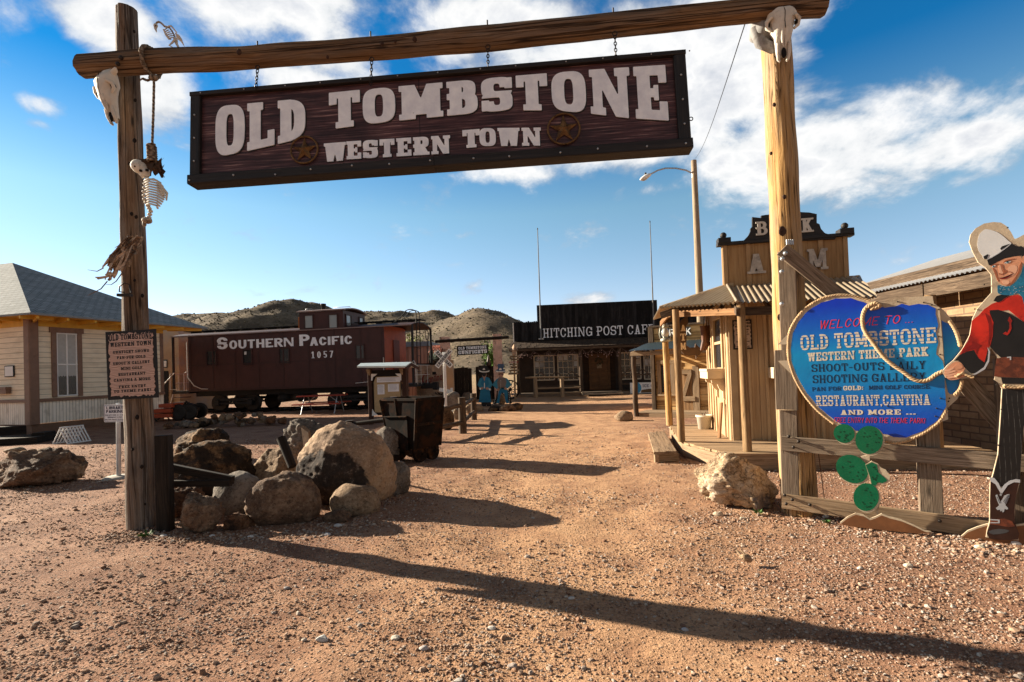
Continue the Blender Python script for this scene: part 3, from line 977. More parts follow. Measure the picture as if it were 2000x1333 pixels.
def blob_mesh(name, x, y, z, s, sz, cols, label, cat, smooth=False, jit=.28, rough=.9, kind='stuff', aniso=.35):
 v0,f0 = ico()
 N = len(x)
 V = np.repeat(v0[None],N,0) * (1 + rng.uniform(-jit,jit,(N,12,1)))
 V = V * np.stack([s * rng.uniform(1 - aniso,1 + aniso,N),s * rng.uniform(1 - aniso,1 + aniso,N),sz],-1)[:,None,:]
 a = rng.uniform(0,2 * pi,N)
 ca,sa = np.cos(a)[:,None],np.sin(a)[:,None]
 X = V[...,0] * ca - V[...,1] * sa + x[:,None]
 Y = V[...,0] * sa + V[...,1] * ca + y[:,None]
 Z = V[...,2] + z[:,None]
 co = np.stack([X,Y,Z],-1).reshape(-1,3)
 F = (f0[None] + (np.arange(N) * 12)[:,None,None]).reshape(-1,3)
 me = bpy.data.meshes.new(name)
 me.vertices.add(len(co)); me.vertices.foreach_set('co', co.ravel())
 me.loops.add(F.size); me.loops.foreach_set('vertex_index', F.ravel())
 me.polygons.add(len(F))
 me.polygons.foreach_set('loop_start', np.arange(0, F.size, 3))
 me.polygons.foreach_set('use_smooth', np.full(len(F), smooth))
 me.update(calc_edges=True)
 tint = me.attributes.new('tint', 'FLOAT', 'POINT')
 tint.data.foreach_set('value', np.repeat(rng.uniform(0,1, N),12).astype(np.float32))
 m, k = new_mat(name + '_mat')
 t = k.n('ShaderNodeAttribute', _attribute_name='tint').outputs['Fac']
 c = k.ramp(t,[(i / (len(cols) - 1),q) for i,q in enumerate(cols)])
 nz = k.noise(k.n('ShaderNodeTexCoord').outputs['Object'], 70 if s.max() < .2 else 2,4,.6)
 c = k.mix(k.mapr(nz,.4,.7,0,.45),c,tuple(q * .6 for q in cols[0]))
 finish(k,c,rough,None,.2)
 me.materials.append(m)
 ob = bpy.data.objects.new(name,me)
 COL.objects.link(ob)
 tag(ob,label,cat,kind=kind)
 return ob
def make_gravel():
 N = 260000
 # more stones where they show
 y = 1.9 + (rng.uniform(0,1,N) ** 1.7) * 11.5
 x = rng.uniform(-1.12,1.12,N) * (y + 1.0)
 p = fbm(x,y,.8,3,51) + .5 * fbm(x,y,3.0,2,57)
 ctr = .15 + .085 * y + fbm(x,y,.45,2,61) * 2.5
 onp = np.exp(-((x - ctr) / (.8 + .12 * y)) ** 2)
 keep = (p + .28 - .50 * onp + .25 * np.clip((x - 3) / 2,0,1)) > rng.uniform(-.40,.55,N)
 x,y = x[keep],y[keep]
 s = .0034 + .0070 * rng.uniform(0,1,len(x)) ** 2.6 + .014 * rng.uniform(0,1,len(x)) ** 34
 s *= np.clip(.8 + y * .05,.9,1.35)
 sz = s * rng.uniform(.45,.9,len(x))
 sp = [(480,1045),(600,1040),(700,1022),(330,1045),(400,1050),(1440,1005),(1700,1032),(1850,1052),(1620,1012),(1940,1075),(760,980),(250,1045)]
 ex = np.concatenate([np.stack([rng.normal(G(*q).x,.28,420),rng.normal(G(*q).y - .05,.11,420)]) for q in sp],1)
 es = .005 + .014 * rng.uniform(0,1,ex.shape[1]) ** 3
 x,y,s,sz = np.append(x,ex[0]),np.append(y,ex[1]),np.append(s,es),np.append(sz,es * .7)
 z = ground_h(x,y) + sz * .35
 cols = [(.14,.078,.052),(.25,.135,.085),(.34,.20,.125),(.40,.25,.16),(.42,.30,.22),(.33,.27,.23),(.58,.49,.40)]
 blob_mesh('gravel', x, y, z, s, sz, cols, 'loose reddish and grey gravel strewn over the yard', 'gravel')
make_ground()
make_hills()
make_gravel()
# ------------------------------------------------------------------ entrance gate
LP = G(277,1030)          # foot of the two gate posts
RP = Vector((2.97,5.42,0))
BEAM = [W(160,131,5.42),W(330,119,5.38),W(500,112,5.34),W(725,95,5.29),W(950,75,5.25),W(1200,50,5.19),W(1480,21,5.13),W(1608,9,5.10)]
def knot_bolts(mb,p,n,r=.018,mat=0):
 mb.lathe(p,[(0,.016),(r * .7,.014),(r,.006),(r,-.01)],8,mat,n)
def make_gate():
 root = thing('entrance_gate', 'tall entrance gate of rough log posts and a log crossbeam over the dirt path', 'gate', (LP + RP) / 2)
 # left post: old squared pole
 mb = MB()
 top = W(247,18,5.66)
 n = 60
 pts = [LP + Vector((0,0,-.2))] + [LP.lerp(Vector((top.x,top.y,top.z)),i / n) for i in range(1,n + 1)]
 rs = [.140 - .042 * i / n for i in range(n + 1)]
 mb.tube(pts,rs,40,0,True,.11)
 lp_ = mb.build('post', MT['post_old'], root, 'weathered grey brown pole with dark stains and bolt holes')
 # right post
 mb = MB()
 rt = W(1512,8,5.42)
 pts = [RP + Vector((0,0,-.2))] + [RP.lerp(rt,i / n) for i in range(1,n + 1)]
 rs = [.174 - .036 * i / n for i in range(n + 1)]
 mb.tube(pts,rs,48,0,True,.10)
 rp_ = mb.build('post', MT['post_warm'], root, 'thick honey coloured log post')
 # beam
 mb = MB()
 P = []
 for i in range(len(BEAM) - 1):
  for t in (0,.125,.25,.375,.5,.625,.75,.875): P.append(BEAM[i].lerp(BEAM[i + 1],t))
 P.append(BEAM[-1])
 mb.tube(P,[.113 + .006 * sin(i * .23) for i in range(len(P))],40,0,True,.11)
 beam = mb.build('crossbeam', MT['beam_log'], root)
 mb = MB()
 for px,py in ((230,125),(236,113)):
  p = W(px,py,5.27)
  mb = MB(); knot_bolts(mb,p,(0,-1,0),.022)
  mb.build('bolt', MT['iron'], beam)
 for px,py in ((503,92),(724,73),(952,51),(1198,27)):   # rod ends above the beam
  p = W(px,py,5.25)
  mb = MB(); mb.tube([p + Vector((0,0,-.05)),p + Vector((0,0,.06))],.008,6)
  mb.build('rod_end', MT['iron'], beam)
 # grey timbers spiked to the front of the right post
 f = Vector((-.50,-.866,0))
 q = RP + f * .245 + Vector((.02,0,0))
 mb = MB()
 def along(px0,py0,px1,py1,w,h,off=0.0,up=None):
  a = PL(px0,py0,q - f * -off,f)
  b = PL(px1,py1,q - f * -off,f)
  mb.beam(a,b,h,w,up or f.cross(b - a))
 along(1536,492,1543,700,.16,.09)
 mb.build('nailed_board', MT['grey_board'], root, 'weathered grey plank nailed upright to the honey coloured post')
 mb = MB(); along(1534,684,1537,800,.20,.09,.05)
 mb.build('nailed_board', MT['grey_board'], root, 'short grey block nailed over the plank')
 mb = MB(); along(1539,802,1545,992,.16,.09)
 mb.build('nailed_board', MT['grey_board'], root, 'lower grey plank nailed to the honey coloured post')
 mb = MB()
 a = PL(1527,488,q + f * .09,f); b = PL(1640,580,q - f * .06,f)
 mb.beam(a,b + (b - a) * .3,.07,.13,f.cross(b - a))
 br = mb.build('brace', MT['grey_board'], root, 'diagonal weathered brace with a swirled grain')
 mb = MB()
 for px,py in ((1534,495),(1528,506),(1527,531),(1527,594)):
  knot_bolts(mb,PL(px,py,q + f * .13,f),f,.022)
 mb.build('nail', MT['zinc'], br)
 mb = MB()
 for i in range(4):
  p = W(1537 + i * 4,478,5.2)
  mb.tube([p,p + Vector((0,0,.05))],.007,6)
 mb.build('nail', MT['zinc'], root)
 # knots and old bolt holes
 def knots(lst,depth,par,mat):
  for px,py,r in lst:
   c = W(px,py,depth)
   mb = MB()
   mb.ball(c,(r,.012,r * 1.25),12,6,0,None,True,.25,2)
   mb.build('knot', mat, par)
 knots(((262,62,.014),(264,196,.016),(263,275,.021),(252,320,.012),(266,424,.018),(257,418,.018),(263,548,.014),(278,578,.018),(268,815,.022),(259,878,.014),(277,912,.018),(283,985,.012)),5.535, lp_, MT['knot_dark'])
 knots(((1528,452,.040),(1512,205,.018),(1532,385,.020),(1524,620,.03),(1506,300,.015)),5.262, rp_, MT['knot_brown'])
 knots(((467,102,.026),(746,86,.018),(772,81,.014),(810,77,.024),(1215,34,.030),(1240,47,.02),(1290,43,.026),(1100,70,.016),(640,112,.014),(1424,12,.018)),5.165, beam, MT['knot_brown'])
 return root
MT['knot_dark'] = plain('knot_dark', (.012,.008,.006),.9)
MT['knot_brown'] = paint('knot_brown', (.045,.020,.010),.4,40,.8,.4)
make_gate()
# ------------------------------------------------------------------ hanging sign
def make_hanging_sign():
 TL,TR = W(384,190,5.40),W(1338,104,5.04)
 BL,BR = W(378,366,5.34),W(1348,296,4.98)
 fr = frame3(BL,BR,TL)
 o,x,y,n = fr
 Wd = (BR - BL).length
 Hh = ((TL - BL).dot(y) + (TR - BL).dot(y)) / 2
 root = thing('hanging_sign', 'long dark plank sign with white slab letters hung on chains from the gate beam', 'sign', (BL + BR) / 2)
 m, k = new_mat('sign_plank')
 g = gcv(k)
 sep = k.n('ShaderNodeSeparateXYZ', Vector=g)
 row = k.math('DIVIDE', sep.outputs[1], .088)
 idx = k.math('FLOOR', row); frc = k.math('FRACT', row)
 v = k.n('ShaderNodeCombineXYZ', X=k.math('MULTIPLY_ADD', sep.outputs[0], 1.9, k.math('MULTIPLY', idx, 7.7)), Y=k.math('MULTIPLY', sep.outputs[1], 46.0), Z=idx).outputs[0]
 n1 = k.noise(v,1.0,8,.64)
 c = k.ramp(n1,[(.34,(.016,.006,.007)),(.46,(.065,.024,.026)),(.56,(.12,.050,.050)),(.66,(.34,.20,.18))])
 blot = k.noise(k.scaled(g,(.8,2.2,1)),1.6,5,.6)
 c = k.mix(k.mapr(blot,.42,.66,0,.75),c,(.014,.005,.007))
 c = k.mix(k.mapr(k.math('MINIMUM', frc, k.math('SUBTRACT', 1.0, frc)),0,.045,.85,0), c, (.006,.003,.003))
 c = k.mix(k.mapr(k.math('ABSOLUTE', k.math('SUBTRACT', sep.outputs[0], 2.43)),.003,.006,.9,0), c, (.01,.006,.006))
 finish(k,c,.5,bumpn(k,n1,.15,.003),.35)
 MT['sign_plank'] = m
 mb = MB()
 P = lambda a,b,c_=0: o + x * a + y * b + n * c_
 e = .02
 vs = [P(e,e,.02),P(Wd - e,e,.02),P(Wd - e,Hh - e,.02),P(e,Hh - e,.02),P(e,e,-.05),P(Wd - e,e,-.05),P(Wd - e,Hh - e,-.05),P(e,Hh - e,-.05)]
 gc = [(0,0,0),(Wd,0,0),(Wd,Hh,0),(0,Hh,0)] * 2
 mb.add(vs,[[0,1,2,3],[5,4,7,6],[4,5,1,0],[3,2,6,7],[4,0,3,7],[1,5,6,2]],0,False,gc)
 mb.build('panel', m, root)
 mb = MB()
 mb.beam(P(-.01,.05,.0),P(Wd * .505,.05,.0),.10,.17,n)
 mb.beam(P(Wd * .505 + .004,.05,.0),P(Wd + .01,.05,.0),.10,.17,n)
 mb.beam(P(-.005,Hh - .016,.0),P(Wd + .005,Hh - .016,.0),.045,.14,n)
 mb.beam(P(.05,.102,.0),P(.05,Hh - .04,.0),.105,.13,n)
 mb.beam(P(Wd - .055,.102,.0),P(Wd - .055,Hh - .04,.0),.115,.13,n)
 fo = mb.build('frame', MT['frame_black'], root)
 mb = MB()
 for i in range(13):
  a = .06 + (Wd - .12) * i / 12 + random.uniform(-.05,.05)
  mb.ball(P(a,.05 + random.uniform(-.02,.02),.086),.011,6,4)
  mb.ball(P(a + .1,Hh - .016,.071),.008,6,4)
 for b in (.25,.5,.75):
  mb.ball(P(.05,b,.066),.011,6,4)
  mb.ball(P(Wd - .055,b,.066),.011,6,4)
 mb.build('nail', MT['zinc'], fo)
 # picture point -> sign coordinates
 def sc(px,py):
  q = PL(px,py,o + n * .03,n) - o
  return q.dot(x),q.dot(y)
 tf = (o,x,y,n)
 # big words: tall at the outer ends,straight tops,arched feet
 tops = [sc(426,208),sc(592,193),sc(648,181),sc(760,171),sc(990,150),sc(1150,137),sc(1303,127)]
 bots = [sc(426,307),sc(500,292),sc(592,270),sc(652,252),sc(760,238),sc(880,226),sc(990,216),sc(1080,216),sc(1150,222),sc(1225,231),sc(1303,236)]
 def interp(tab,a):
  for (x0,y0),(x1,y1) in zip(tab,tab[1:]):
   if a <= x1 or (x1,y1) == tab[-1]:
    return y0 + (y1 - y0) * (a - x0) / (x1 - x0)
 words = [("O", 421,478),("LD", 483,596),("T", 643,703),("OMBSTONE", 709,1304)]
 for wd,p0,p1 in words:
  a0,a1 = sc(p0,240)[0],sc(p1,200)[0]
  mbs = (MB(),MB())
  def warp(u,v,X,Y):
   a = a0 + X
   lo,hi = interp(bots,a),interp(tops,a)
   return X,lo + (hi - lo) * v
  for mb,off,dx in ((mbs[0],.026,0.0),(mbs[1],.021,.010)):
   mb.text(wd, SLAB, (o + x * (a0 + dx) - y * dx, x, y, n),1.0, a1 - a0, 'l', .007 if dx == 0 else .004,0, off, warp)
  mbs[1].build('lettering_edge', MT['letter_edge'], root)
  mbs[0].build('lettering', MT['letter_white'], root)
 for wd, p0, p1, pb, ht in (("W", 633,676,317,36),("ESTERN", 677,880,313,36),("T", 904,938,290,35),("OWN", 937,1058,287,36)):
  a0,b0 = sc(p0,pb + (0 if len(wd) < 3 else -1)); a1,b1 = sc(p1,{880: 300,1058: 285}.get(p1,pb))
  _,b2 = sc(p0,pb - ht)
  sl = (b1 - b0) / (a1 - a0) if len(wd) > 2 else 0.0
  mbs = (MB(),MB())
  for mb,off,dx in ((mbs[0],.026,0.0),(mbs[1],.021,.007)):
   mb.text(wd, SLAB, (o + x * (a0 + dx) + y * (b0 - dx),(x + y * sl).normalized(), y, n),(b2 - b0), a1 - a0, 'l', .007 if dx == 0 else .004,0, off)
  mbs[1].build('lettering_edge', MT['letter_edge'], root)
  mbs[0].build('lettering', MT['letter_white'], root)
 # rusty barn stars in rings
 for px,py,rpx in ((595,294,28),(1101,253,31)):
  a,b = sc(px,py)
  r = rpx * 5.1 / 1000
  mb = MB()
  ctr = P(a,b,.075)
  N = 10
  ring = []
  for i in range(N):
   ang = pi / 2 + i * pi / 5
   rr = r * (.93 if i % 2 == 0 else .36)
   ring.append(P(a + cos(ang) * rr,b + sin(ang) * rr,.035))
  mb.add([ctr] + ring,[[0,1 + i,1 + (i + 1) % N] for i in range(N)])
  mb.add(ring,[list(range(N))[::-1]])
  pts = [P(a + cos(t) * r,b + sin(t) * r,.04) for t in [2 * pi * i / 32 for i in range(33)]]
  mb.tube(pts,.010,8,0,False)
  mb.build('star', MT['rust_star'], root)
 # chains
 for px,yb,ys in ((503,136,182),(726,120,172),(953,96,133),(1201,70,120)):
  t0 = W(px,yb,5.30 - (px - 500) * .00028)
  a,b = sc(px + 1,ys)
  t1 = P(a,min(b,Hh - .0),.075)
  mb = MB()
  L = (t0 - t1).length
  nl = max(4,int(L / .038))
  d = (t1 - t0).normalized()
  for i in range(nl):
   c0 = t0.lerp(t1,(i + .5) / nl)
   s1 = (x if i % 2 == 0 else n)
   s1 = (s1 - d * s1.dot(d)).normalized()
   pts = [c0 + d * cos(q) * .026 + s1 * sin(q) * .013 for q in [2 * pi * j / 10 for j in range(11)]]
   mb.tube(pts,.0048,5,0,False)
  pts = [t0 + Vector((0,0,.02)) + x * cos(q) * .022 + Vector((0,0,1)) * sin(q) * .022 for q in [2 * pi * j / 12 for j in range(13)]]
  mb.tube(pts,.006,5,0,False)
  mb.build('chain', MT['iron'], root)
 # eye hook on the right edge
 mb = MB()
 c0 = P(Wd + .03,Hh * .33,0)
 mb.tube([c0 + x * cos(q) * .018 + y * sin(q) * .018 for q in [2 * pi * j / 12 for j in range(13)]],.005,5,0,False)
 mb.tube([c0 - x * .04,c0 - x * .015],.005,5)
 mb.build('hook', MT['iron'], root)
make_hanging_sign()
# ------------------------------------------------------------------ skulls,bones and rags on the gate
def skin_mesh(name,verts,edges,radii,mat,parent=None,sub=1):
 pass
def cow_skull(name,fr,L,label,mat,broken=False):
 """longhorn-less cattle skull, facing along n, crown up along y; L = length"""
 o,x,y,n = fr
 root = thing(name, label, 'skull', o)
 mb = MB()
 # rings down the skull: (t along,half width,half depth,centre depth)
 S = [(1.00,.10,.05,.05),(.97,.22,.12,.09),(.88,.27,.16,.12),(.78,.27,.17,.13),(.68,.275,.17,.14),(.60,.24,.16,.15),(.50,.19,.14,.16),(.40,.155,.12,.155),(.30,.14,.105,.15),(.20,.125,.085,.14),(.12,.12,.06,.13),(.06,.105,.045,.12)]
 seg = 20
 vs,fs = [],[]
 for t,hw,hd,cd in S:
  for j in range(seg):
   a = 2 * pi * j / seg
   ca,sa = cos(a),sin(a)
   X = hw * (abs(ca) ** .8) * (1 if ca > 0 else -1)
   Z = hd * sa
   if .55 < t < .72 and abs(ca) > .55 and sa > -.2:      # eye sockets pressed in
    X *= .80; Z *= .78
   if t < .35 and sa > .3 and abs(ca) < .75: Z *= .55      # nasal opening
   nn = mnoise.noise(Vector((X * 9,t * 7,Z * 9 + L * 30))) * .022 + mnoise.noise(Vector((X * 28,t * 20,Z * 28 + L * 30))) * .008
   vs.append(o + x * (X + nn) * L + y * t * L + n * (cd + Z + nn) * L)
 for i in range(len(S) - 1):
  for j in range(seg):
   fs.append([i * seg + j,(i + 1) * seg + j,(i + 1) * seg + (j + 1) % seg,i * seg + (j + 1) % seg])
 fs.append(list(range(seg)))
 mb.add(vs,fs,0,True)
 # nasal bones,premaxilla prongs and horn-core stubs,brow ridges
 P = lambda a,b,c: o + x * a * L + y * b * L + n * c * L
 for s_ in (-1,1):
  mb.tube([P(s_ * .035,.52,.275),P(s_ * .032,.34,.25),P(s_ * .02,.20,.225)],[.035 * L,.032 * L,.008 * L],8)
  mb.tube([P(s_ * .10,.28,.20),P(s_ * .10,.12,.19),P(s_ * .085,.0,.16),P(s_ * .055,-.035,.16)],[.035 * L,.036 * L,.030 * L,.016 * L],8)
  mb.tube([P(s_ * .20,.90,.12),P(s_ * .32,.93,.12),P(s_ * .37,.96,.13)],[.075 * L,.06 * L,.025 * L],9,wob=.3)
  mb.tube([P(s_ * .20,.74,.26),P(s_ * .285,.68,.21),P(s_ * .27,.58,.18),P(s_ * .20,.52,.19)],[.03 * L,.04 * L,.036 * L,.025 * L],8)
 mb.tube([P(-.2,.965,.10),P(0,1.0,.12),P(.2,.965,.10)],.05 * L,8,wob=.3)
 mb.build('cranium', mat, root)
 for s_ in (-1,1):
  mb = MB()
  R = Matrix((x,y,n)).transposed()
  mb.ball(P(s_ * .250,.63,.175),(.030 * L,.060 * L,.055 * L),12,8,0,R)
  mb.build('eye_socket', MT['hole'], root)
 mb = MB()
 R = Matrix((x,y,n)).transposed()
 mb.ball(P(0,.10,.20),(.045 * L,.10 * L,.03 * L),12,8,0,R)
 mb.build('nose_opening', MT['hole'], root)
 mb = MB()
 mb.tube([P(.0,.96,.235),P(.012,.8,.305),P(-.006,.62,.315),P(.008,.5,.30)],.006 * L,5)
 mb.build('suture', MT['hole'], root)
 return root
def fr_axes(o,x,y):
 x = Vector(x).normalized(); y = Vector(y); y = (y - x * y.dot(x)).normalized()
 return (Vector(o),x,y,x.cross(y))
cow_skull('cow_skull', fr_axes(W(1523,125,5.20),(1,-.12,.03),(.0,-.08,1)),.54, 'white cattle skull nailed to the top of the honey coloured gate post', MT['bone'])
def dark_skull():
 o = W(1493,62,5.25)
 root = thing('cow_skull', 'grey weathered skull turned sideways beside the white cattle skull', 'skull', o)
 mb = MB()
 mb.ball(o + Vector((-.01,0,.03)),(.145,.15,.18),18,12,0,None,True,.22,1.6)
 mb.tube([o + Vector((-.10,-.03,.02)),o + Vector((-.06,-.05,-.16)),o + Vector((.05,-.06,-.22)),o + Vector((.10,-.03,-.2))],[.06,.06,.05,.035],10,wob=.4)
 mb.build('cranium', MT['grey_bone'], root)
 mb = MB()
 mb.ball(o + Vector((.10,-.08,-.06)),(.06,.08,.11),10,8)
 mb.build('eye_socket', MT['hole'], root)
MT['grey_bone'] = paint('grey_bone', (.30,.295,.29),.25,4,.85,.5,((.10,.085,.07),5,.56,.7), bsc=18, bd=.01)
dark_skull()
cow_skull('cow_skull', fr_axes(W(240,244,5.40),(.90,-.42,.10),(-.20,-.06,1)),.52, 'white cattle skull hung on the dark weathered gate post just under the beam', MT['bone'])
def vulture():
 d = 5.36
 q = lambda zx,zy,dd=0.0: W(260 + zx * .0825,20 + zy * .0825,d + dd)
 root = thing('bird_skeleton', 'small bird skeleton perched on the gate beam with its head hanging', 'skeleton', q(1000,930))
 mb = MB()
 mb.ball(q(535,370),(.021,.018,.026),12,8)
 mb.tube([q(530,370),q(530,450),q(555,525)],[.02,.012,.004],8)
 mb.build('skull', MT['bone'], root)
 mb = MB()
 mb.ball(q(535,368,-.017),.0075,8,6)
 mb.build('eye_socket', MT['hole'], root)
 mb = MB()
 N = [(560,300),(605,280),(650,300),(700,340),(740,385),(790,400),(860,420),(920,500),(970,590),(1000,690)]
 for i in range(len(N) - 1):
  for t in (0,.5):
   zx = N[i][0] + (N[i + 1][0] - N[i][0]) * t; zy = N[i][1] + (N[i + 1][1] - N[i][1]) * t
   mb.ball(q(zx,zy),.0105,7,5)
 mb.build('spine', MT['bone_dark'], root)
 mb = MB()
 for i in range(6):
  t = i / 5
  a = (800 + 190 * t,430 + 220 * t); b = (730 + 110 * t,480 + 190 * t)
  for s_ in (-1,1):
   mb.tube([q(*a),q((a[0] + b[0]) / 2 + 10,(a[1] + b[1]) / 2 - 10,s_ * .045),q(*b)],.0055,6)
 mb.tube([q(715,455),q(780,590),q(850,680),q(900,690)],[.006,.011,.012,.006],7)
 mb.build('ribs', MT['bone'], root)
 for s_ in (-1,1):
  mb = MB()
  mb.tube([q(830,390,s_ * .03),q(900,375,s_ * .05),q(1030,530,s_ * .06),q(1000,560,s_ * .05)],[.008,.008,.006,.005],6)
  for i in range(6):
   mb.tube([q(1000 + i * 6,550 + i * 22,s_ * .05),q(1090 + i * 10,600 + i * 30,s_ * .055),q(1160 + i * 12,700 + i * 34,s_ * .06)],[.005,.0045,.002],5)
  mb.build('wing', MT['bone'], root)
  mb = MB()
  mb.tube([q(990,700,s_ * .03),q(930,770,s_ * .035),q(855,835,s_ * .035),q(1000,925,s_ * .035),q(880,935,s_ * .035)],[.012,.010,.007,.006,.004],6)
  mb.build('leg', MT['bone'], root)
 mb = MB()
 mb.tube([q(1000,690),q(1030,800),q(1100,930)],[.022,.014,.008],8)
 mb.build('tail', MT['bone'], root)
vulture()
def rope_mat():
 m, k = new_mat('rope')
 g = gcv(k)
 sep = k.n('ShaderNodeSeparateXYZ', Vector=g)
 ang = k.math('ARCTAN2', k.math('SUBTRACT', k.math('FRACT', sep.outputs[1]),0.0), sep.outputs[2])
 w = k.math('SINE', k.math('MULTIPLY', sep.outputs[0], 130.0))
 n = k.noise(g,60,4,.7)
 c = k.ramp(k.math('MULTIPLY_ADD', w, .2, n),[(.25,(.06,.042,.03)),(.5,(.20,.15,.105)),(.8,(.34,.27,.2))])
 finish(k,c,.95,bumpn(k,w,.6,.006),.1)
 return m
MT['rope'] = rope_mat()
def twisted(mb,pts,r,turns_per_m=22,strands=3,seg=6,step=.012):
 """rope laid of strands round the centre line pts"""
 P = [Vector(p) for p in pts]
 fine,L = [],0.0
 for i in range(len(P) - 1):
  l = (P[i + 1] - P[i]).length
  m_ = max(2,int(l / step))
  for j in range(m_): fine.append(P[i].lerp(P[i + 1],j / m_))
 fine.append(P[-1])
 for s_ in range(strands):
  out,L = [],0.0
  for i,p in enumerate(fine):
   dd = (fine[min(i + 1,len(fine) - 1)] - fine[max(i - 1,0)]).normalized()
   _,sd,u = ortho(dd,(.3,1,.2))
   if i: L += (p - fine[i - 1]).length
   a = 2 * pi * (L * turns_per_m + s_ / strands)
   out.append(p + (sd * cos(a) + u * sin(a)) * r * .5)
  mb.tube(out,r * .62,seg)
def hanging_skeleton():
 d = 5.26
 root = thing('noose_rope', 'frayed rope with a noose knot tied round the gate beam', 'rope', W(300,330, d))
 q = lambda px,py,dd=0.0: W(px,py,d + dd)
 mb = MB()
 loop = []
 c = BEAM[0].lerp(BEAM[1],.80)
 for i in range(15):
  a = 2 * pi * i / 14 + pi * .5
  loop.append(c + Vector((.012 * i / 14 - .01,0,0)) + Vector((0,cos(a) * .145,sin(a) * .148)))
 twisted(mb,loop,.022)
 mb.ball(q(300,152),(.05,.035,.035),10,7,0,None,True,.3,3)
 twisted(mb,[q(300,152),q(288,158),q(278,154)],.014)
 for i in range(7):
  mb.tube([q(280,154),q(274 + random.uniform(-3,3),156 + random.uniform(-4,6))],.003,4)
 twisted(mb,[q(301,150),q(299.5,220),q(297,290)],.013)
 mb.build('rope', MT['rope'], root)
 mb = MB()
 for i in range(8):
  cc = q(296 + i * .25,288 + i * 4.2)
  pts = [cc + Vector((cos(t) * .036,sin(t) * .036,t * .0035)) for t in [2 * pi * j / 12 for j in range(13)]]
  mb.tube(pts,.0135,7)
 mb.build('noose_knot', MT['rope'], root)
 # the bones
 root = thing('hanging_skeleton', 'plastic human skull and rib cage dangling from the noose beside the dark weathered gate post', 'skeleton', q(290,420))
 mb = MB()
 c = q(276,328)
 R = Matrix.Rotation(radians(28),3, 'Y')
 mb.ball(c + Vector((-.02,0,.01)),(.085,.068,.068),16,12,0,R,True,.12,2)
 mb.ball(q(283,338),(.052,.045,.05),12,8,0,R,True,.25,3)
 mb.tube([q(270,335),q(279,345),q(290,342),q(296,330)],[.016,.02,.018,.013],8)
 mb.build('skull', MT['bone'], root)
 for px,py in ((265,326),(275,334),(287,333)):
  mb = MB()
  mb.ball(q(px,py,-.050),(.014,.020,.013),10,8)
  mb.build('eye_socket', MT['hole'], root)
 mb = MB()
 for (px,py,w_,h_) in ((283,318,.07,.05),(306,326,.085,.075),(312,334,.045,.05)):
  cc = q(px,py,.02)
  for i in range(5):
   a = cc + Vector((random.uniform(-w_,w_) * .6,random.uniform(-.03,.03),h_ * .8))
   b = a + Vector((random.uniform(-.05,.05),random.uniform(-.03,.03),-h_ * random.uniform(1.4,2.0)))
   sd = Vector((w_ * .55,random.uniform(-.03,.03),random.uniform(-.03,.03)))
   mid = a.lerp(b,.5) + Vector((0,-.03,0))
   mb.add([a - sd,a + sd,mid + sd * 1.2,mid - sd * .9,b + sd * .8,b - sd * .3,b + sd * .2 + Vector((0,0,-.02))],[[0,1,2,3],[3,2,4,6,5]])
 mb.build('dried_scalp', MT['brown_rag'], root)
 mb = MB()
 spine = [q(287,349),q(284,360),q(282,375),q(283,390),q(289,402),q(294,413),q(291,425),q(284,434)]
 for i in range(len(spine) - 1):
  for t in (0,.5): mb.ball(spine[i].lerp(spine[i + 1],t),(.023,.024,.017),8,6)
 mb.build('spine', MT['bone'], root)
 mb = MB()
 for i in range(11):
  t = i / 10
  a = q(283 + 4 * t,353 + 46 * t)
  fx,fy = 318 + 8 * sin(t * pi) - 10 * t,362 + 42 * t + 3
  for s_ in (-1,1):
   mb.tube([a,q(290 + 2 * t,350 + 48 * t,s_ * .09),q(306,353 + 49 * t,s_ * .105),q(fx,fy,s_ * .03)],.0105,6)
 mb.tube([q(312,360),q(326,378),q(325,392)],[.012,.014,.008],7)
 for s_ in (-1,1):
  mb.tube([q(286,352,s_ * .02),q(300,350,s_ * .1),q(314,358,s_ * .06)],.010,6)
 mb.build('rib_cage', MT['bone'], root)
 mb = MB()
 mb.ball(q(287,431),(.05,.045,.032),10,7,0,None,True,.4,3)
 mb.ball(q(282,438),(.02,.02,.03),8,6)
 mb.build('pelvis', MT['bone_dark'], root)
MT['brown_rag'] = paint('brown_rag', (.055,.03,.016),.4,14,.9,.6)
hanging_skeleton()
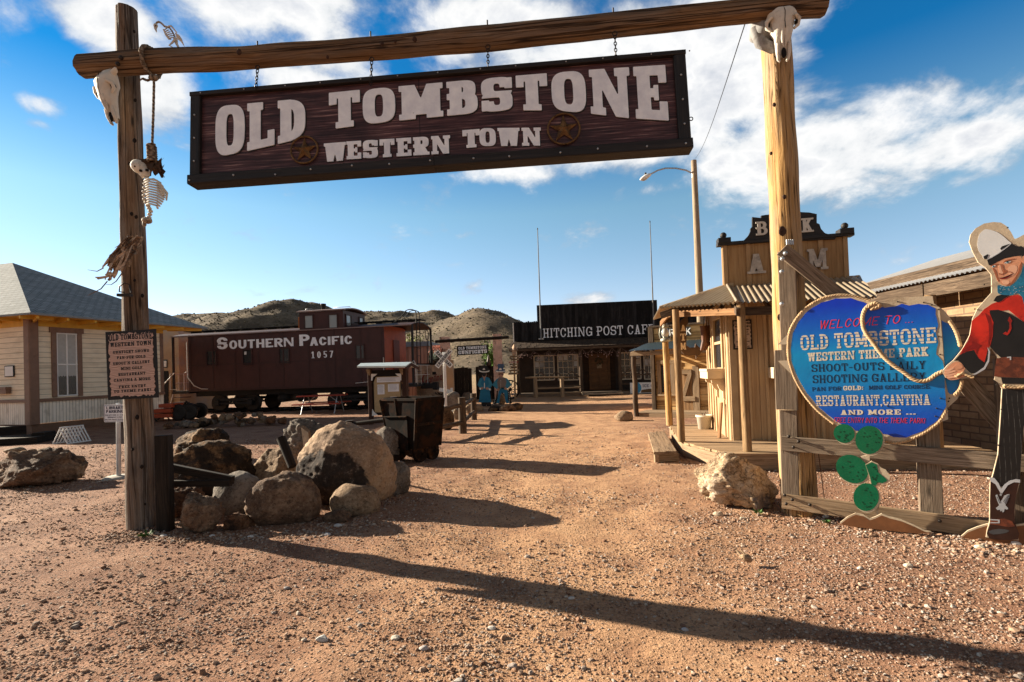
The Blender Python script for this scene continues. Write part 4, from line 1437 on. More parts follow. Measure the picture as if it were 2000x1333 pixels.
def rag_bundle():
 q = lambda zx,zy,dd=0.0: W(170 + zx * .2476,260 + zy * .2476,5.44 + dd)
 root = thing('dried_bark_bundle', 'bundle of dried curling bark strips hooked on the dark weathered gate post', 'bark bundle', q(300,950))
 mb = MB()
 random.seed(77)
 def strip(a,b,w0,w1,curl,nseg=8,mat=0):
  pts = []
  for i in range(nseg + 1):
   t = i / nseg
   p = Vector(a).lerp(Vector(b),t) + Vector((sin(t * 7 + curl) * .016,-.02 * sin(t * pi) + sin(t * 5 + curl * 2) * .025,cos(t * 6 + curl) * .014))
   pts.append(p)
  vs,g = [],[]
  for i,p in enumerate(pts):
   t = i / nseg
   d_ = (pts[min(i + 1,nseg)] - pts[max(i - 1,0)]).normalized()
   s_ = d_.cross(Vector((sin(curl + t * 3),-1,cos(curl + t * 2)))).normalized()
   w_ = w0 + (w1 - w0) * t
   if i == nseg: w_ *= random.uniform(.4,1)
   vs += [p - s_ * w_,p + d_.cross(s_) * w_ * .6,p + s_ * w_]
   g += [(t,0,curl),(t,.02,curl),(t,.04,curl)]
  fs = []
  for i in range(nseg):
   for j in range(2):
    fs.append([i * 3 + j,i * 3 + j + 1,i * 3 + j + 4,i * 3 + j + 3])
  mb.add(vs,fs,mat,False,g)
 tops = [(395,795),(360,800),(330,830),(410,830),(385,870),(300,870)]
 ends = [(140,1060),(210,1130),(260,1110),(190,1040),(300,1050),(230,1000),(250,1080),(320,1010),(340,960),(270,960),(160,1150),(110,1050),(390,950),(180,1080),(220,1090)]
 for i in range(30):
  a = random.choice(tops); b = ends[i % len(ends)]
  strip(q(a[0] + random.uniform(-15,15),a[1] + random.uniform(-8,8),random.uniform(-.05,.02)),q(b[0] + random.uniform(-12,12),b[1] + random.uniform(-12,12),random.uniform(-.12,.04)),random.uniform(.012,.026),random.uniform(.010,.026),random.uniform(0,6),8,i % 2)
 strip(q(170,1120),q(68,1168,-.04),.012,.016,1.0)
 strip(q(200,1100),q(160,1165,-.04),.02,.02,2.0)
 mb.build('bark_strips', [MT['bark_light'], MT['bark_dark']], root)
 mb = MB()
 mb.tube([q(130,1065),q(80,1092),q(5,1080)],[.006,.005,.002],5)
 mb.tube([q(280,1100),q(230,1170),q(190,1198),q(150,1195)],[.006,.005,.004,.002],5)
 mb.tube([q(160,1170),q(110,1230),q(5,1283)],[.006,.006,.002],5)
 mb.tube([q(270,870),q(245,890),q(220,906)],[.004,.003,.002],5)
 mb.build('tendril', MT['bark_dark'], root)
MT['bark_light'] = paint('bark_light', (.50,.40,.31),.3,24,.9,.6,((.16,.1,.065),16,.55,.7))
MT['bark_dark'] = paint('bark_dark', (.19,.125,.085),.4,20,.9,.6,((.05,.032,.02),16,.55,.7))
rag_bundle()
def post_bracket():
 q = lambda px,py,dd=0.0: W(px,py,5.45 + dd)
 mb = MB()
 mb.beam(q(231,577),q(256,577),.05,.03)
 mb.tube([q(243,572),q(233,570),q(233,560),q(243,553),q(252,556),q(256,572)],.007,6)
 mb.single('iron_bracket', MT['iron'], 'small black iron bracket screwed to the dark weathered gate post above the menu board', 'bracket')
post_bracket()
def menu_board():
 fr_pts = [W(206,649,5.44),W(304,646,5.40),W(307,777,5.40),W(211,782,5.44)]
 TL,TR,BR,BL = fr_pts
 fr = frame3(BL,BR,TL)
 o,x,y,n = fr
 Wd = (TR - TL).length; Hh = (TL - BL).length
 root = thing('notice_sign', 'tan wood grain signboard with black western lettering on the dark weathered gate post', 'sign', (BL + BR) / 2)
 mb = MB()
 mb.prism([(0,0),(Wd,0),(Wd,Hh),(0,Hh)],fr,.012,0,-.012)
 mb.build('backing', MT['black'], root)
 # burnt-edge plank shape
 random.seed(5)
 m, k = new_mat('menu_grain')
 g = gcv(k)
 w = k.n('ShaderNodeTexWave', _bands_direction='Y', Scale=22.0, Distortion=9.0, Detail=3.0)
 w.inputs['Detail Scale'].default_value = .6
 k.set(w, 'Vector', k.scaled(g, (.35,1,1)))
 c = k.ramp(w.outputs[1],[(.2,(.34,.21,.165)),(.7,(.62,.43,.355))])
 finish(k,c,.6,None,.3)
 pts = []
 e = .035
 N = 26
 def j(): return random.uniform(-.010,.012)
 for i in range(N): pts.append((e + (Wd - 2 * e) * i / N,e * .9 + j()))
 for i in range(int(N * 1.3)): pts.append((Wd - e + j(),e + (Hh - 2 * e) * i / (N * 1.3)))
 for i in range(N): pts.append((Wd - e - (Wd - 2 * e) * i / N,Hh - e * .9 + j()))
 for i in range(int(N * 1.3)): pts.append((e + j(),Hh - e - (Hh - 2 * e) * i / (N * 1.3)))
 mb = MB(); mb.prism(pts,fr,.002,0,.0)
 mb.build('panel', m, root)
 mb = MB()
 lines = [("OLD TOMBSTONE", .872,.078,.86, WEST),("WESTERN TOWN", .775,.062,.82, WEST),("GUNFIGHT SHOWS", .672,.042,.72, WEST),("PAN-FOR-GOLD", .590,.042,.57, WEST),("SHOOT'N GALLERY", .508,.042,.73, WEST),("MINI GOLF", .428,.042,.43, WEST),("RESTAURANT", .345,.042,.54, WEST),("CANTINA & MORE", .262,.042,.73, WEST),("FREE ENTRY", .165,.040,.54, WEST),("TO THEME PARK!", .100,.042,.75, WEST)]
 for s,yy,hh,ww,st in lines:
  wp = None
  if s == "OLD TOMBSTONE":
   wp = lambda u,v,X,Y: (X,Y * (1.0 + .45 * (abs(u - .5) * 2) ** 2) - .012 * 0 - Hh * .016 * (abs(u - .5) * 2) ** 2)
  mb.text(s, st, (o + x * Wd * .5 + y * (Hh * yy), x, y, n), Hh * hh, Wd * ww, 'c', .0012,0,.002, wp)
 mb.build('lettering', MT['letter_edge'], root)
menu_board()
# wire from the gate to the lamp pole is built with the pole
# ------------------------------------------------------------------ rocks
import bmesh
def rock_geo(seed,rad,ang=.5,sub=4,rough=.10,squash=.35):
 rs = random.Random(seed)
 bm = bmesh.new()
 bmesh.ops.create_icosphere(bm,subdivisions=sub,radius=1.0)
 cuts = []
 for _ in range(int(4 + 12 * ang)):
  n = Vector((rs.gauss(0,1),rs.gauss(0,1),rs.gauss(0,.8))).normalized()
  cuts.append((n,rs.uniform(.62,.93) if ang > .3 else rs.uniform(.80,.96)))
 cuts.append((Vector((0,0,-1)),.55))
 o = Vector((rs.uniform(0,50),rs.uniform(0,50),rs.uniform(0,50)))
 vs = []
 for v in bm.verts:
  p = v.co.copy()
  for n,h in cuts:
   q = p.dot(n) - h
   if q > 0: p -= n * q * .95
  k = 1 + rough * 1.3 * mnoise.noise(p * 1.5 + o) + rough * .7 * mnoise.noise(p * 3.7 + o) + rough * .4 * mnoise.noise(p * 9 + o)
  k += rough * .5 * (abs(mnoise.noise(p * 5.5 + o)) - .25) + rough * .18 * mnoise.noise(p * 22 + o) - rough * .5 * max(0,.05 - abs(mnoise.noise(p * 1.9 + o * 3))) / .05
  if ang > .55: k += rough * .5 * (abs(mnoise.noise(p * 2.6 + o * 2)) - .2) + rough * .25 * mnoise.noise(p * 18 + o)
  p *= k
  vs.append(Vector((p.x * rad[0],p.y * rad[1],p.z * rad[2])))
 fs = [[v.index for v in f.verts] for f in bm.faces]
 bm.free()
 z0 = min(v.z for v in vs); z1 = max(v.z for v in vs)
 x0 = min(v.x for v in vs); x1 = max(v.x for v in vs)
 kx,kz = 2 * rad[0] / (x1 - x0),2 * rad[2] / (z1 - z0)
 vs = [Vector(((v.x - (x0 + x1) / 2) * kx,v.y,(v.z - z0) * kz)) for v in vs]
 return vs,fs
def rock(cx, base, wpx, hpx, mat, label, seed, ang=.5, dfac=.8, name='boulder', sub=4, rough=.10, lift=0.0, group='boulders round the rock bed', roll=0.0, raw=False):
 p = G(cx,base)
 rx = wpx * p.y / 2000.0
 c = p + Vector((p.x,p.y,0)).normalized() * rx * dfac * .55
 sc = c.y / 1000.0
 rx,rz = wpx * sc / 2,hpx * sc / 2 * 1.04
 vs,fs = rock_geo(seed,(rx,rx * dfac,rz),ang,sub,rough)
 if roll:
  R = Matrix.Rotation(radians(roll),3, 'Y')
  cz = Vector((0,0,rz))
  vs = [R @ (v - cz) + cz for v in vs]
  zz = min(v.z for v in vs); vs = [v - Vector((0,0,zz)) for v in vs]
 mb = MB()
 loc = Vector((c.x,c.y,-.03 + lift))
 mb.add([v + loc for v in vs],fs,0,ang < .8,[v + (Vector((0,0,0)) if raw else Vector((seed * 1.37,seed * .71,0))) for v in vs])
 return mb.single(name, mat, label, 'rock', group)
R_TAN = rockmat('rock_tan', (0.133,0.0819,0.0484),(0.242,0.16,0.0975),(0.343,0.25,0.164), None, sc=1.6, crack=.3, bump=1.0)
R_GREY = rockmat('rock_grey', (0.0858,0.0702,0.0562),(0.172,0.14,0.113),(0.265,0.226,0.187), None, sc=2.2, crack=.35)
R_BROWN = rockmat('rock_brown', (0.078,0.0452,0.0281),(0.172,0.105,0.0663),(0.281,0.195,0.129),(.05,.03,.02),.60, sc=2.2, crack=.4)
R_DARK = rockmat('rock_dark', (0.039,0.0218,0.0109),(0.125,0.0702,0.0351),(0.265,0.156,0.0741),(.018,.012,.009),.50, sc=2.6, crack=.7, bump=1.0)
R_RED = rockmat('rock_red', (0.0624,0.0273,0.014),(0.133,0.0624,0.0312),(0.211,0.113,0.0624),(.03,.015,.01),.58, sc=3.2, crack=.5)
R_WHITE = rockmat('rock_white', (.17,.10,.055),(.42,.295,.18),(.58,.47,.36),(.16,.13,.12),.60, sc=2.4, crack=.6, bump=1.0)
def boulder_mat():
 m, k = new_mat('great_boulder')
 g = gcv(k)
 n = k.noise(g,1.7,9,.64,.3)
 c = k.ramp(n,[(.34,(.17,.105,.064)),(.5,(.30,.20,.128)),(.65,(.42,.305,.205))])
 tan = k.noise(g,.9,4,.5)
 c = k.mix(k.mapr(tan,.48,.62,0,.6),c,(.40,.235,.115))
 sp = k.noise(g,34,6,.75)
 c = k.mix(k.mapr(sp,.53,.63,0,.6),c,(.11,.065,.045))
 c = k.mix(k.mapr(sp,.36,.46,.4,0),c,(.56,.44,.32))
 # the broken black patch low on the front left
 dv = k.vmath('SUBTRACT', g, (-.16,-.55,.34))
 dl = k.n('ShaderNodeVectorMath', _operation='LENGTH', i0=k.scaled(dv, (1.5,1.0,2.3))).outputs['Value']
 e = k.math('ADD', dl, k.math('MULTIPLY', k.math('SUBTRACT', k.noise(g, 4.5,8,.68),.5),.9))
 pm = k.mapr(e,.80,.86,1,0)
 c = k.mix(k.math('MULTIPLY', pm, .95), c, k.ramp(k.noise(g, 14,6,.7),[(.4,(.012,.008,.007)),(.56,(.035,.022,.016)),(.68,(.20,.145,.11))]))
 h = k.math('SUBTRACT', k.math('ADD', n, k.math('MULTIPLY', k.noise(g, 18,5,.7),.2)), k.math('MULTIPLY', pm, .3))
 b = bumpn(k,h,.9,.05)
 finish(k,c,.88,bumpn(k,k.noise(g,30,7,.75),.8,.014,b),.25)
 return m
GR = 'boulders of the rock bed at the gate'
rock(684,985,186,152, boulder_mat(), 'largest boulder of the bed, rounded tan with a black broken patch', 12,.12,.85, sub=6, rough=.06, group=GR, raw=True)
rock(556,1024,142,96, R_BROWN, 'brown boulder with a flat sloping top lying in front of the largest boulder', 4,.35,.8, sub=5, rough=.09, group=GR)
rock(695,1006,98,60, R_TAN, 'smooth oval tan boulder tucked under the cart side of the largest boulder', 31,.1,.7, rough=.05, group=GR)
rock(468,1003,98,78, R_GREY, 'smooth grey boulder leaning behind the front brown boulder', 45,.2,.8, rough=.06, group=GR)
rock(394,1040,92,76, R_BROWN, 'rough pale veined boulder at the front beside the black stub post', 8,.75,.8, sub=5, rough=.16, group=GR)
rock(466,1033,56,34, R_RED, 'dark reddish wedge of stone between the two front boulders', 71,.8,.6, rough=.12, group=GR)
rock(658,1021,56,26, R_BROWN, 'flat brown stone under the smooth oval boulder', 19,.8,.8, rough=.12, group=GR)
rock(412,972,180,104, R_DARK, 'great dark rust stained boulder behind the black planks', 23,.6,.8, sub=5, rough=.14, group=GR)
rock(394,905,108,66, R_DARK, 'dark brown peaked boulder at the back of the bed nearest the depot', 37,.65,.8, sub=5, rough=.14, group=GR)
rock(545,958,108,84, R_TAN, 'tan creased boulder under the tilted black stake', 52,.55,.8, sub=5, rough=.12, group=GR)
rock(576,958,48,52, R_TAN, 'small pale yellow boulder squeezed beside the largest boulder', 64,.3,.8, rough=.06, group=GR)
rock(606,905,92,82, R_GREY, 'rough grey lumpy boulder behind the bed next to the grey stub post', 58,.7,.8, sub=5, rough=.2, group=GR, roll=-14)
rock(770,968,66,66, R_GREY, 'grey pointed boulder half hidden beyond the largest boulder, towards the path', 83,.6,.8, rough=.12, group=GR)
rock(366,1010,70,62, R_RED, 'dark reddish boulder between the black stub post and the front boulders', 91,.6,.8, rough=.14, group=GR)
rock(755,905,60,70, R_GREY, 'grey boulder between the largest boulder and the ore cart', 95,.5,.8, rough=.12, group=GR)
rock(62,949,178,70, R_BROWN, 'long low brownish boulder lying alone in the yard near the parking sign', 27,.6,.55, sub=5, rough=.15, group=None, roll=-4)
rock(30,884,36,12, R_TAN, 'small pinkish stone behind the long low boulder', 61,.6,.7, rough=.1, group=None, sub=3)
rock(1443,992,150,102, R_WHITE, 'pale pitted boulder at the foot of the honey coloured gate post', 14,.62,.8, sub=5, rough=.15, group=None)
rock(1218,822,36,20, R_TAN, 'small tan boulder beside the porch post of the plank hut', 66,.5,.8, rough=.12, group=None, sub=3)
# pebbles lying singly on the yard
PEB = [(629,1242,26,(.52,.50,.46)),(772,1241,18,(.55,.50,.42)),(960,1217,16,(.6,.56,.5)),(1000,1290,20,(.36,.30,.26)),(828,1258,20,(.42,.38,.36)),(1116,1162,14,(.5,.46,.42)),(1030,1080,14,(.45,.38,.32)),(560,1145,12,(.3,.27,.26)),(705,1190,12,(.4,.36,.33)),(895,1320,18,(.5,.45,.4)),(1775,1107,18,(.55,.47,.36)),(1915,1072,20,(.60,.52,.38)),(1985,1062,22,(.5,.46,.42)),(1337,1218,14,(.4,.39,.4)),(1523,1279,14,(.38,.38,.40)),(1680,1112,12,(.6,.55,.48)),(640,1046,14,(.55,.54,.54)),(660,1030,16,(.5,.49,.48)),(490,1050,14,(.55,.53,.5)),(415,1048,12,(.6,.58,.55)),(320,1047,14,(.55,.54,.52)),(302,1024,12,(.55,.54,.52)),(316,1022,12,(.5,.5,.5)),(1450,1010,14,(.5,.4,.3)),(1402,1000,20,(.48,.38,.27)),(1612,1012,14,(.62,.6,.56)),(1720,1030,16,(.64,.62,.58)),(1702,1034,14,(.6,.56,.5)),(1840,1130,12,(.5,.44,.36))]
PEBL = ['flat', 'rounded', 'chipped', 'broken']
def make_pebbles():
 for i,(px,py,w,c) in enumerate(PEB):
  p = G(px,py)
  sc = p.y / 1000 * w / 2
  vs,fs = rock_geo(300 + i,(sc,sc * .8,sc * .42),.5,2,.12)
  mb = MB()
  z = float(ground_h(np.array(p.x),np.array(p.y)))
  mb.add([v + Vector((p.x,p.y,z - sc * .15)) for v in vs],fs,0,False)
  near = 'by the rail fence' if px > 1580 else 'by the pale boulder' if px > 1380 and py < 1020 else 'by the rock bed' if py < 1060 and px < 700 else 'on the open dirt'
  tone = 'pale' if sum(c) > 1.45 else 'grey' if c[0] - c[2] < .06 else 'brownish'
  mb.single('pebble', plain('pebble_%02d' % i, c, .9), 'loose %s %s stone lying %s' % (tone, PEBL[i % 4], near), 'stone', 'loose stones lying ' + near)
make_pebbles()
def clod():
 c = G(1458,1098)
 mb = MB()
 mb.ball(c + Vector((.0,0,.03)),(.045,.03,.03),10,6,0, Matrix.Rotation(.5,3, 'Y'), True, .3,2)
 for dx in (-.018,.018):
  mb.tube([c + Vector((dx - .01,0,.03)),c + Vector((dx - .035,.06,.075))],[.014,.006],7)
 mb.single('wood_knot', MT['rail_board'], 'small broken lump of wood with two prongs lying on the dirt', 'wood scrap')
clod()
def weeds():
 for (px, py, s, lab) in ((285,1048,1.0, 'small green weed growing at the foot of the dark weathered gate post'),(1480,1003,.8, 'small green weed growing beside the pale boulder'),(1615,1022,.6, 'small green weed growing under the lowest fence rail')):
  c = G(px,py)
  mb = MB()
  for i in range(26):
   a = random.uniform(0,2 * pi); r = random.uniform(.03,.10) * s
   t = c + Vector((cos(a) * r,sin(a) * r,random.uniform(.02,.06) * s))
   b = c + Vector((cos(a) * r * .3,sin(a) * r * .3,0))
   sd = Vector((-sin(a),cos(a),.3)) * .012 * s
   m_ = b.lerp(t,.6)
   mb.add([b,m_ - sd,t,m_ + sd],[[0,1,2,3]])
  mb.single('weed', MT['leaf'], lab, 'weed')
MT['leaf'] = paint('leaf', (.055,.13,.025),.35,30,.7,.2)
weeds()
# rubble heap in front of the caboose
def rubble():
 mats = [R_GREY,R_BROWN,R_RED,R_DARK,R_TAN]
 rs = random.Random(3)
 n = 0
 protos = []
 for i in range(8):
  vs,fs = rock_geo(700 + i,(1,.8,.7),.8,2,.15)
  protos.append((vs,fs))
 spots = []
 for i in range(78):
  t = rs.uniform(0,1)
  px = 318 + 232 * t
  top = 826 - 14 * sin(min(1,max(0,(t - .25) / .7)) * pi)
  lay = rs.uniform(0,1)
  spots.append((px,834 + 8 * (1 - t) * .6 - 4 * t,lay * (.10 + .26 * max(0,sin(min(1,max(0,(t - .2) / .75)) * pi))),rs.uniform(.07,.17)))
 for i,(px,py,z,s) in enumerate(spots):
  p = G(px + rs.uniform(-4,4),py)
  vs,fs = protos[i % 8]
  a = rs.uniform(0,6.28)
  R = Matrix.Rotation(a, 3, 'Z') @ Matrix.Rotation(rs.uniform(-.6,.6),3, 'X')
  mb = MB()
  off = Vector((p.x,p.y + rs.uniform(-.1,.7),max(0,z - .03)))
  vv = [R @ (v * s) + off for v in vs]
  mb.add(vv,fs,0,False,[v * s + Vector((i * 3.1,0,0)) for v in vs])
  low = z < .09
  mb.single('rubble_stone', mats[i % 5], ('small ' if s < .1 else 'large ' if s > .14 else '') + ['grey', 'brown', 'reddish', 'dark stained', 'tan'][i % 5] + ' jagged stone ' + ('low in' if low else 'on top of') + (' the depot end of' if px < 390 else ' the tapering path end of' if px > 490 else ' the middle of') + ' the rubble heap', 'rubble stone', 'stones of the rubble heap')
rubble()
# ------------------------------------------------------------------ black stakes and planks in the rock bed
def stakes():
 mb = MB()
 a,b = G(314,1022),W(313,850,5.62)
 a.y = 5.55; a.x = (316 - 1000) * 5.55 / 1000
 mb.beam(a + Vector((0,0,-.1)),Vector((a.x - .02,a.y + .03,b.z)),.145,.12,(0,1,0),0,.015)
 mb.single('stub_post', MT['black_wood'], 'square blackened stub post standing against the dark weathered gate post', 'post')
 mb = MB()
 a = G(306,1020);
 mb.beam(a + Vector((0,.06,-.05)),W(300,905,5.75),.05,.03,(0,1,0),0)
 mb.single('split_stake', MT['rail_board'], 'thin pale split stake wedged between the gate post and the black stub', 'stake')
 for (p0, p1, d0, d1, w, h, lab) in (((320,911),(455,938),5.95,5.75,.05,.09, 'charred plank lying slanting across the great dark boulder'),((322,945),(450,944),5.8,5.72,.05,.07, 'charred plank lying level below the slanting charred plank')):
  mb = MB()
  mb.beam(W(*p0,d0),W(*p1,d1),w,h)
  mb.single('charred_plank', MT['black_wood'], lab, 'plank', 'charred planks of the rock bed')
 mb = MB()
 mb.log(W(571,912,6.85),W(549,856,7.0),.055,.062,10,0,.1)
 mb.single('tilted_stake', MT['black_wood'], 'tilted black stake stuck between the tan creased boulders', 'stake')
 mb = MB()
 mb.beam(G(600,905) + Vector((0,.1,0)),W(597,838,7.9),.16,.05,(0,1,0),0,None,.9)
 mb.single('grey_stub_post', MT['grey_board'], 'grey plank stub standing between the lumpy boulder and the largest boulder', 'post')
stakes()
# ------------------------------------------------------------------ parking sign,bike rack
def parking_sign():
 base = G(232,934)
 root = thing('parking_sign', 'small white library parking sign on a grey metal pole in a concrete pad', 'sign', base)
 mb = MB()
 mb.lathe(base + Vector((0,0,-.04)),[(0,.085),(.17,.08),(.235,.05),(.25,0)],20)
 mb.build('concrete_pad', MT['concrete'], root)
 top = W(223,788,base.y)
 top.x = base.x + .02;
 mb = MB()
 mb.tube([base,top],.034,10)
 mb.build('pole', MT['zinc'], root)
 TL,TR,BL = W(203,791,base.y - .06),W(246,790,base.y - .10),W(204,825,base.y - .06)
 o = BL; fr = frame3(BL,BL + (TR - TL),TL)
 o,x,y,n = fr
 Wd,Hh = (TR - TL).length,(TL - BL).length
 mb = MB()
 rr = []
 for cx_,cy_,a0 in ((Wd - .02,.02,-pi / 2),(Wd - .02,Hh - .02,0),(.02,Hh - .02,pi / 2),(.02,.02,pi)):
  for i in range(4): rr.append((cx_ + cos(a0 + i * pi / 6) * .02,cy_ + sin(a0 + i * pi / 6) * .02))
 mb.prism(rr,fr,.008)
 pl = mb.build('plate', MT['letter_white'], root)
 mb = MB()
 c = lambda v: o + x * Wd / 2 + y * Hh * v
 mb.text("LIBRARY", SANS, (c(.73), x, y, n), Hh * .17, Wd * .76, 'c', .001,0,.009)
 mb.text("PARKING", SANS, (c(.52), x, y, n), Hh * .17, Wd * .78, 'c', .001,0,.009)
 mb.text("PER CITY CODE 8-3-4 AND", SANSM, (c(.36), x, y, n), Hh * .075, Wd * .86, 'c', .001,0,.009)
 mb.text("ORDINANCE 2-1985", SANSM, (c(.235), x, y, n), Hh * .075, Wd * .66, 'c', .001,0,.009)
 mb.text("VIOLATORS SUBJECT TO CITATION", SANSM, (c(.11), x, y, n), Hh * .06, Wd * .88, 'c', .001,0,.009)
 for e0,e1 in (((.012,.012),(Wd - .012,.018)),((.012,Hh - .018),(Wd - .012,Hh - .012)),((.012,.02),(.018,Hh - .02)),((Wd - .018,.02),(Wd - .012,Hh - .02))):
  mb.prism([(e0[0],e0[1]),(e1[0],e0[1]),(e1[0],e1[1]),(e0[0],e1[1])],fr,.001,0,.009)
 mb.build('lettering', plain('sign_blue_black', (.02,.022,.06),.5), root)
parking_sign()
def bike_rack():
 q = lambda zx,zy,d: W(zx * .21,780 + zy * .21,d)
 A,B = G(490 * .21,780 + 415 * .21),G(625 * .21,780 + 415 * .21)
 C,D = G(845 * .21,780 + 385 * .21),None
 root = thing('bike_rack', 'white tube bicycle rack standing in front of the depot wainscot', 'bike rack', A)
 ex = (C - B)
 dep = A - B
 top = lambda t,z: A.lerp(B,.5) + ex * t + Vector((0,0,z))
 mb = MB()
 mb.tube([A,A + ex * .98],.022,8); mb.tube([B,B + ex],.022,8); mb.tube([top(0,.43),top(1,.43)],.022,8)
 mb.build('rail', MT['white_paint'], root)
 for i in range(8):
  t = .02 + .96 * i / 7
  mb = MB()
  a,b = A + ex * t,B + ex * t
  mb.tube([a,top(t,.40),top(t,.44),top(t,.40).lerp(b,.02),b],.018,7)
  mb.build('hoop', MT['white_paint'], root)
bike_rack()
# ------------------------------------------------------------------ depot building
def depot():
 r = Vector((.31,.951,0)); l = Vector((-.951,.31,0)); zv = Vector((0,0,1))
 C0 = Vector((-16.55,17.6,0)); LR,LL = 4.75,9.0
 root = thing('depot_building', 'cream clapboard depot with brown trim and a grey shingled hip roof', 'building', C0)
 sid = boards('cream_siding', (.66,.57,.42),(.83,.73,.55),(.86,.78,.62),.185,1,.07,.7,((.30,.24,.16),.25),.5, True)
 wains = boards('cream_wainscot', (.66,.61,.50),(.84,.79,.68),(.88,.84,.74),.105,0,.10,.7,((.26,.21,.16),.5),.8)
 trim = MT['brown_trim']
 zb,zw,ze = .28,1.10,4.0
 def face(o,x,L,y0,y1,mat,mbx,off=0):
  mbx.add([o + zv * y0,o + x * L + zv * y0,o + x * L + zv * y1,o + zv * y1],[[0,1,2,3]],mat,False,[(0,y0,0),(L,y0,0),(L,y1,0),(0,y1,0)])
 mb = MB()
 nR = Vector((.951,-.31,0))  # outward of right face
 nL = -r
 face(C0,r,LR,zw,ze,0,mb); face(C0,r,LR,zb,zw,1,mb); face(C0,r,LR,-.1,zb + .02,2,mb)
 o2 = C0 + l * LL
 face(o2,-l,LL,zw,ze,0,mb); face(o2,-l,LL,zb,zw,1,mb); face(o2,-l,LL,-.1,zb,2,mb)
 e = C0 + r * LR
 face(e,l,LL,-.1,ze,0,mb)
 mb.build('wall', [sid, wains, paint('depot_base', (.17,.10,.065),.15,4,.85,.4)], root)
 # trim boards
 mb = MB()
 cn = C0 + (nR + nL) * .0
 mb.beam(C0 + (nR + nL) * -.05 + zv * zb,C0 + (nR + nL) * -.05 + zv * ze,.30,.30,nR)
 mb.build('corner_board', trim, root)
 mb = MB()
 mb.beam(e + nR * -.04 + r * -.06 + zv * zw,e + nR * -.04 + r * -.06 + zv * ze,.14,.16,nR)
 mb.build('corner_board', trim, root)
 mb = MB()
 mb.beam(C0 - r * .05 + nR * .03 + zv * zw,e + nR * .03 + zv * zw,.10,.11)
 mb.beam(o2 + nL * .03 + zv * zw,C0 + nL * .03 + nR * .05 + zv * zw,.10,.11)
 mb.build('water_table', trim, root)
 mb = MB()
 mb.beam(C0 + nR * .035 + zv * (ze - .16),e + nR * .035 + zv * (ze - .16),.03,.32)
 mb.beam(o2 + nL * .035 + zv * (ze - .16),C0 + nL * .035 + zv * (ze - .16),.03,.32)
 mb.build('frieze', MT['yellow_soffit'], root)
 # window on the right face: measured on the wall plane
 def uv(px,py):
  p = PL(px,py,C0,nR) - C0
  return p.dot(r),p.z
 ax0,az1 = uv(108,650); ax1,az0 = uv(152,773)
 az1 = (uv(108,650)[1] + uv(152,652)[1]) / 2
 P = lambda a,z,d=0.0: C0 + r * a + zv * z + nR * d
 def bar(mbx,a0,z0,a1,z1,w,t,d):
  mbx.beam(P(a0,z0,d),P(a1,z1,d),t,w,None or (zv if abs(z1 - z0) < .01 else r)) if abs(z1 - z0) < .01 else mbx.beam(P(a0,z0,d),P(a1,z1,d),w,t,nR)
 mb = MB()
 bar(mb,ax0 - .07,az0 - .02,ax0 - .07,az1 + .0,.15,.06,.03); bar(mb,ax1 + .07,az0 - .02,ax1 + .07,az1,.15,.06,.03)
 bar(mb,ax0 - .2,az1 + .09,ax1 + .2,az1 + .09,.19,.07,.035)
 win = mb.build('window', trim, root)
 mb = MB()
 for a in (ax0 + .03,(ax0 + ax1) / 2,ax1 - .03): bar(mb,a,az0,a,az1,.045,.03,.015)
 zm = (az0 + az1) / 2
 for z in (az0 + .025,zm,az1 - .025): bar(mb,ax0,z,ax1,z,.05,.034,.018)
 mb.build('sash', MT['white_paint'], win)
 mb = MB()
 mb.quad(P(ax0,az0,.006),P(ax1,az0,.006),P(ax1,az1,.006),P(ax0,az1,.006))
 mb.build('pane', MT['win_dark'], win)
 mb = MB()
 mb.quad(P(ax0 + .05,zm - .05,.010),P(ax1 - .05,zm - .05,.010),P(ax1 - .05,az1 - .05,.010),P(ax0 + .05,az1 - .05,.010))
 N = 24
 t_ = [P(ax0 + .05 + (ax1 - ax0 - .1) * i / N,zm - .05 - .34 - .045 * abs(sin(i * .9)),.010) for i in range(N + 1)]
 u_ = [P(ax0 + .05 + (ax1 - ax0 - .1) * i / N,zm - .05,.010) for i in range(N + 1)]
 for i in range(N): mb.quad(t_[i],t_[i + 1],u_[i + 1],u_[i])
 mb.build('curtain', MT['curtain'], win)
 # notice frame and mailbox on the left face
 def pl(px,py): return PL(px,py,C0 + nL * .02,nL)
 mb = MB()
 a,b = pl(11,737),pl(28,714)
 fr = (Vector(a),-l,zv,nL)
 w_,h_ = (b - a).dot(-l),b.z - a.z
 mb.prism([(0,0),(w_,0),(w_,h_),(0,h_)],fr,.03)
 f_ = mb.build('notice_frame', MT['black'], root)
 mb = MB(); mb.prism([(.025,.03),(w_ - .025,.03),(w_ - .025,h_ - .03),(.025,h_ - .03)],fr,.003,0,.031)
 mb.build('paper', MT['white_paint'], f_)
 mb = MB()
 a,b = pl(-4,770),pl(21,757)
 fr = (Vector(a),-l,zv,nL)
 w_,h_ = (b - a).dot(-l),b.z - a.z
 mb.prism([(0,0),(w_,0),(w_,h_),(0,h_)],fr,.14)
 mb.prism([(-.02,h_ * .7),(w_ + .02,h_ * .7),(w_ + .02,h_ * 1.1),(-.02,h_ * 1.1)],fr,.16,0,.004)
 mb.build('mailbox', trim, root)
 # roof
 E0 = W(60,616.5,16.75); E1 = W(405,641,23.6)
 zE = 4.02
 E0.z = E1.z = zE
 d = (E1 - E0).normalized(); inn = Vector((-d.y,d.x,0))
 mid = E0.lerp(E1,.5)
 pk = W(24,513.5,22.2)
 Lf = E0 + inn * 12
 pkL = pk + inn * 6
 E2 = E1 + inn * 12
 sh, k = new_mat('grey_shingle')
 g = gcv(k)
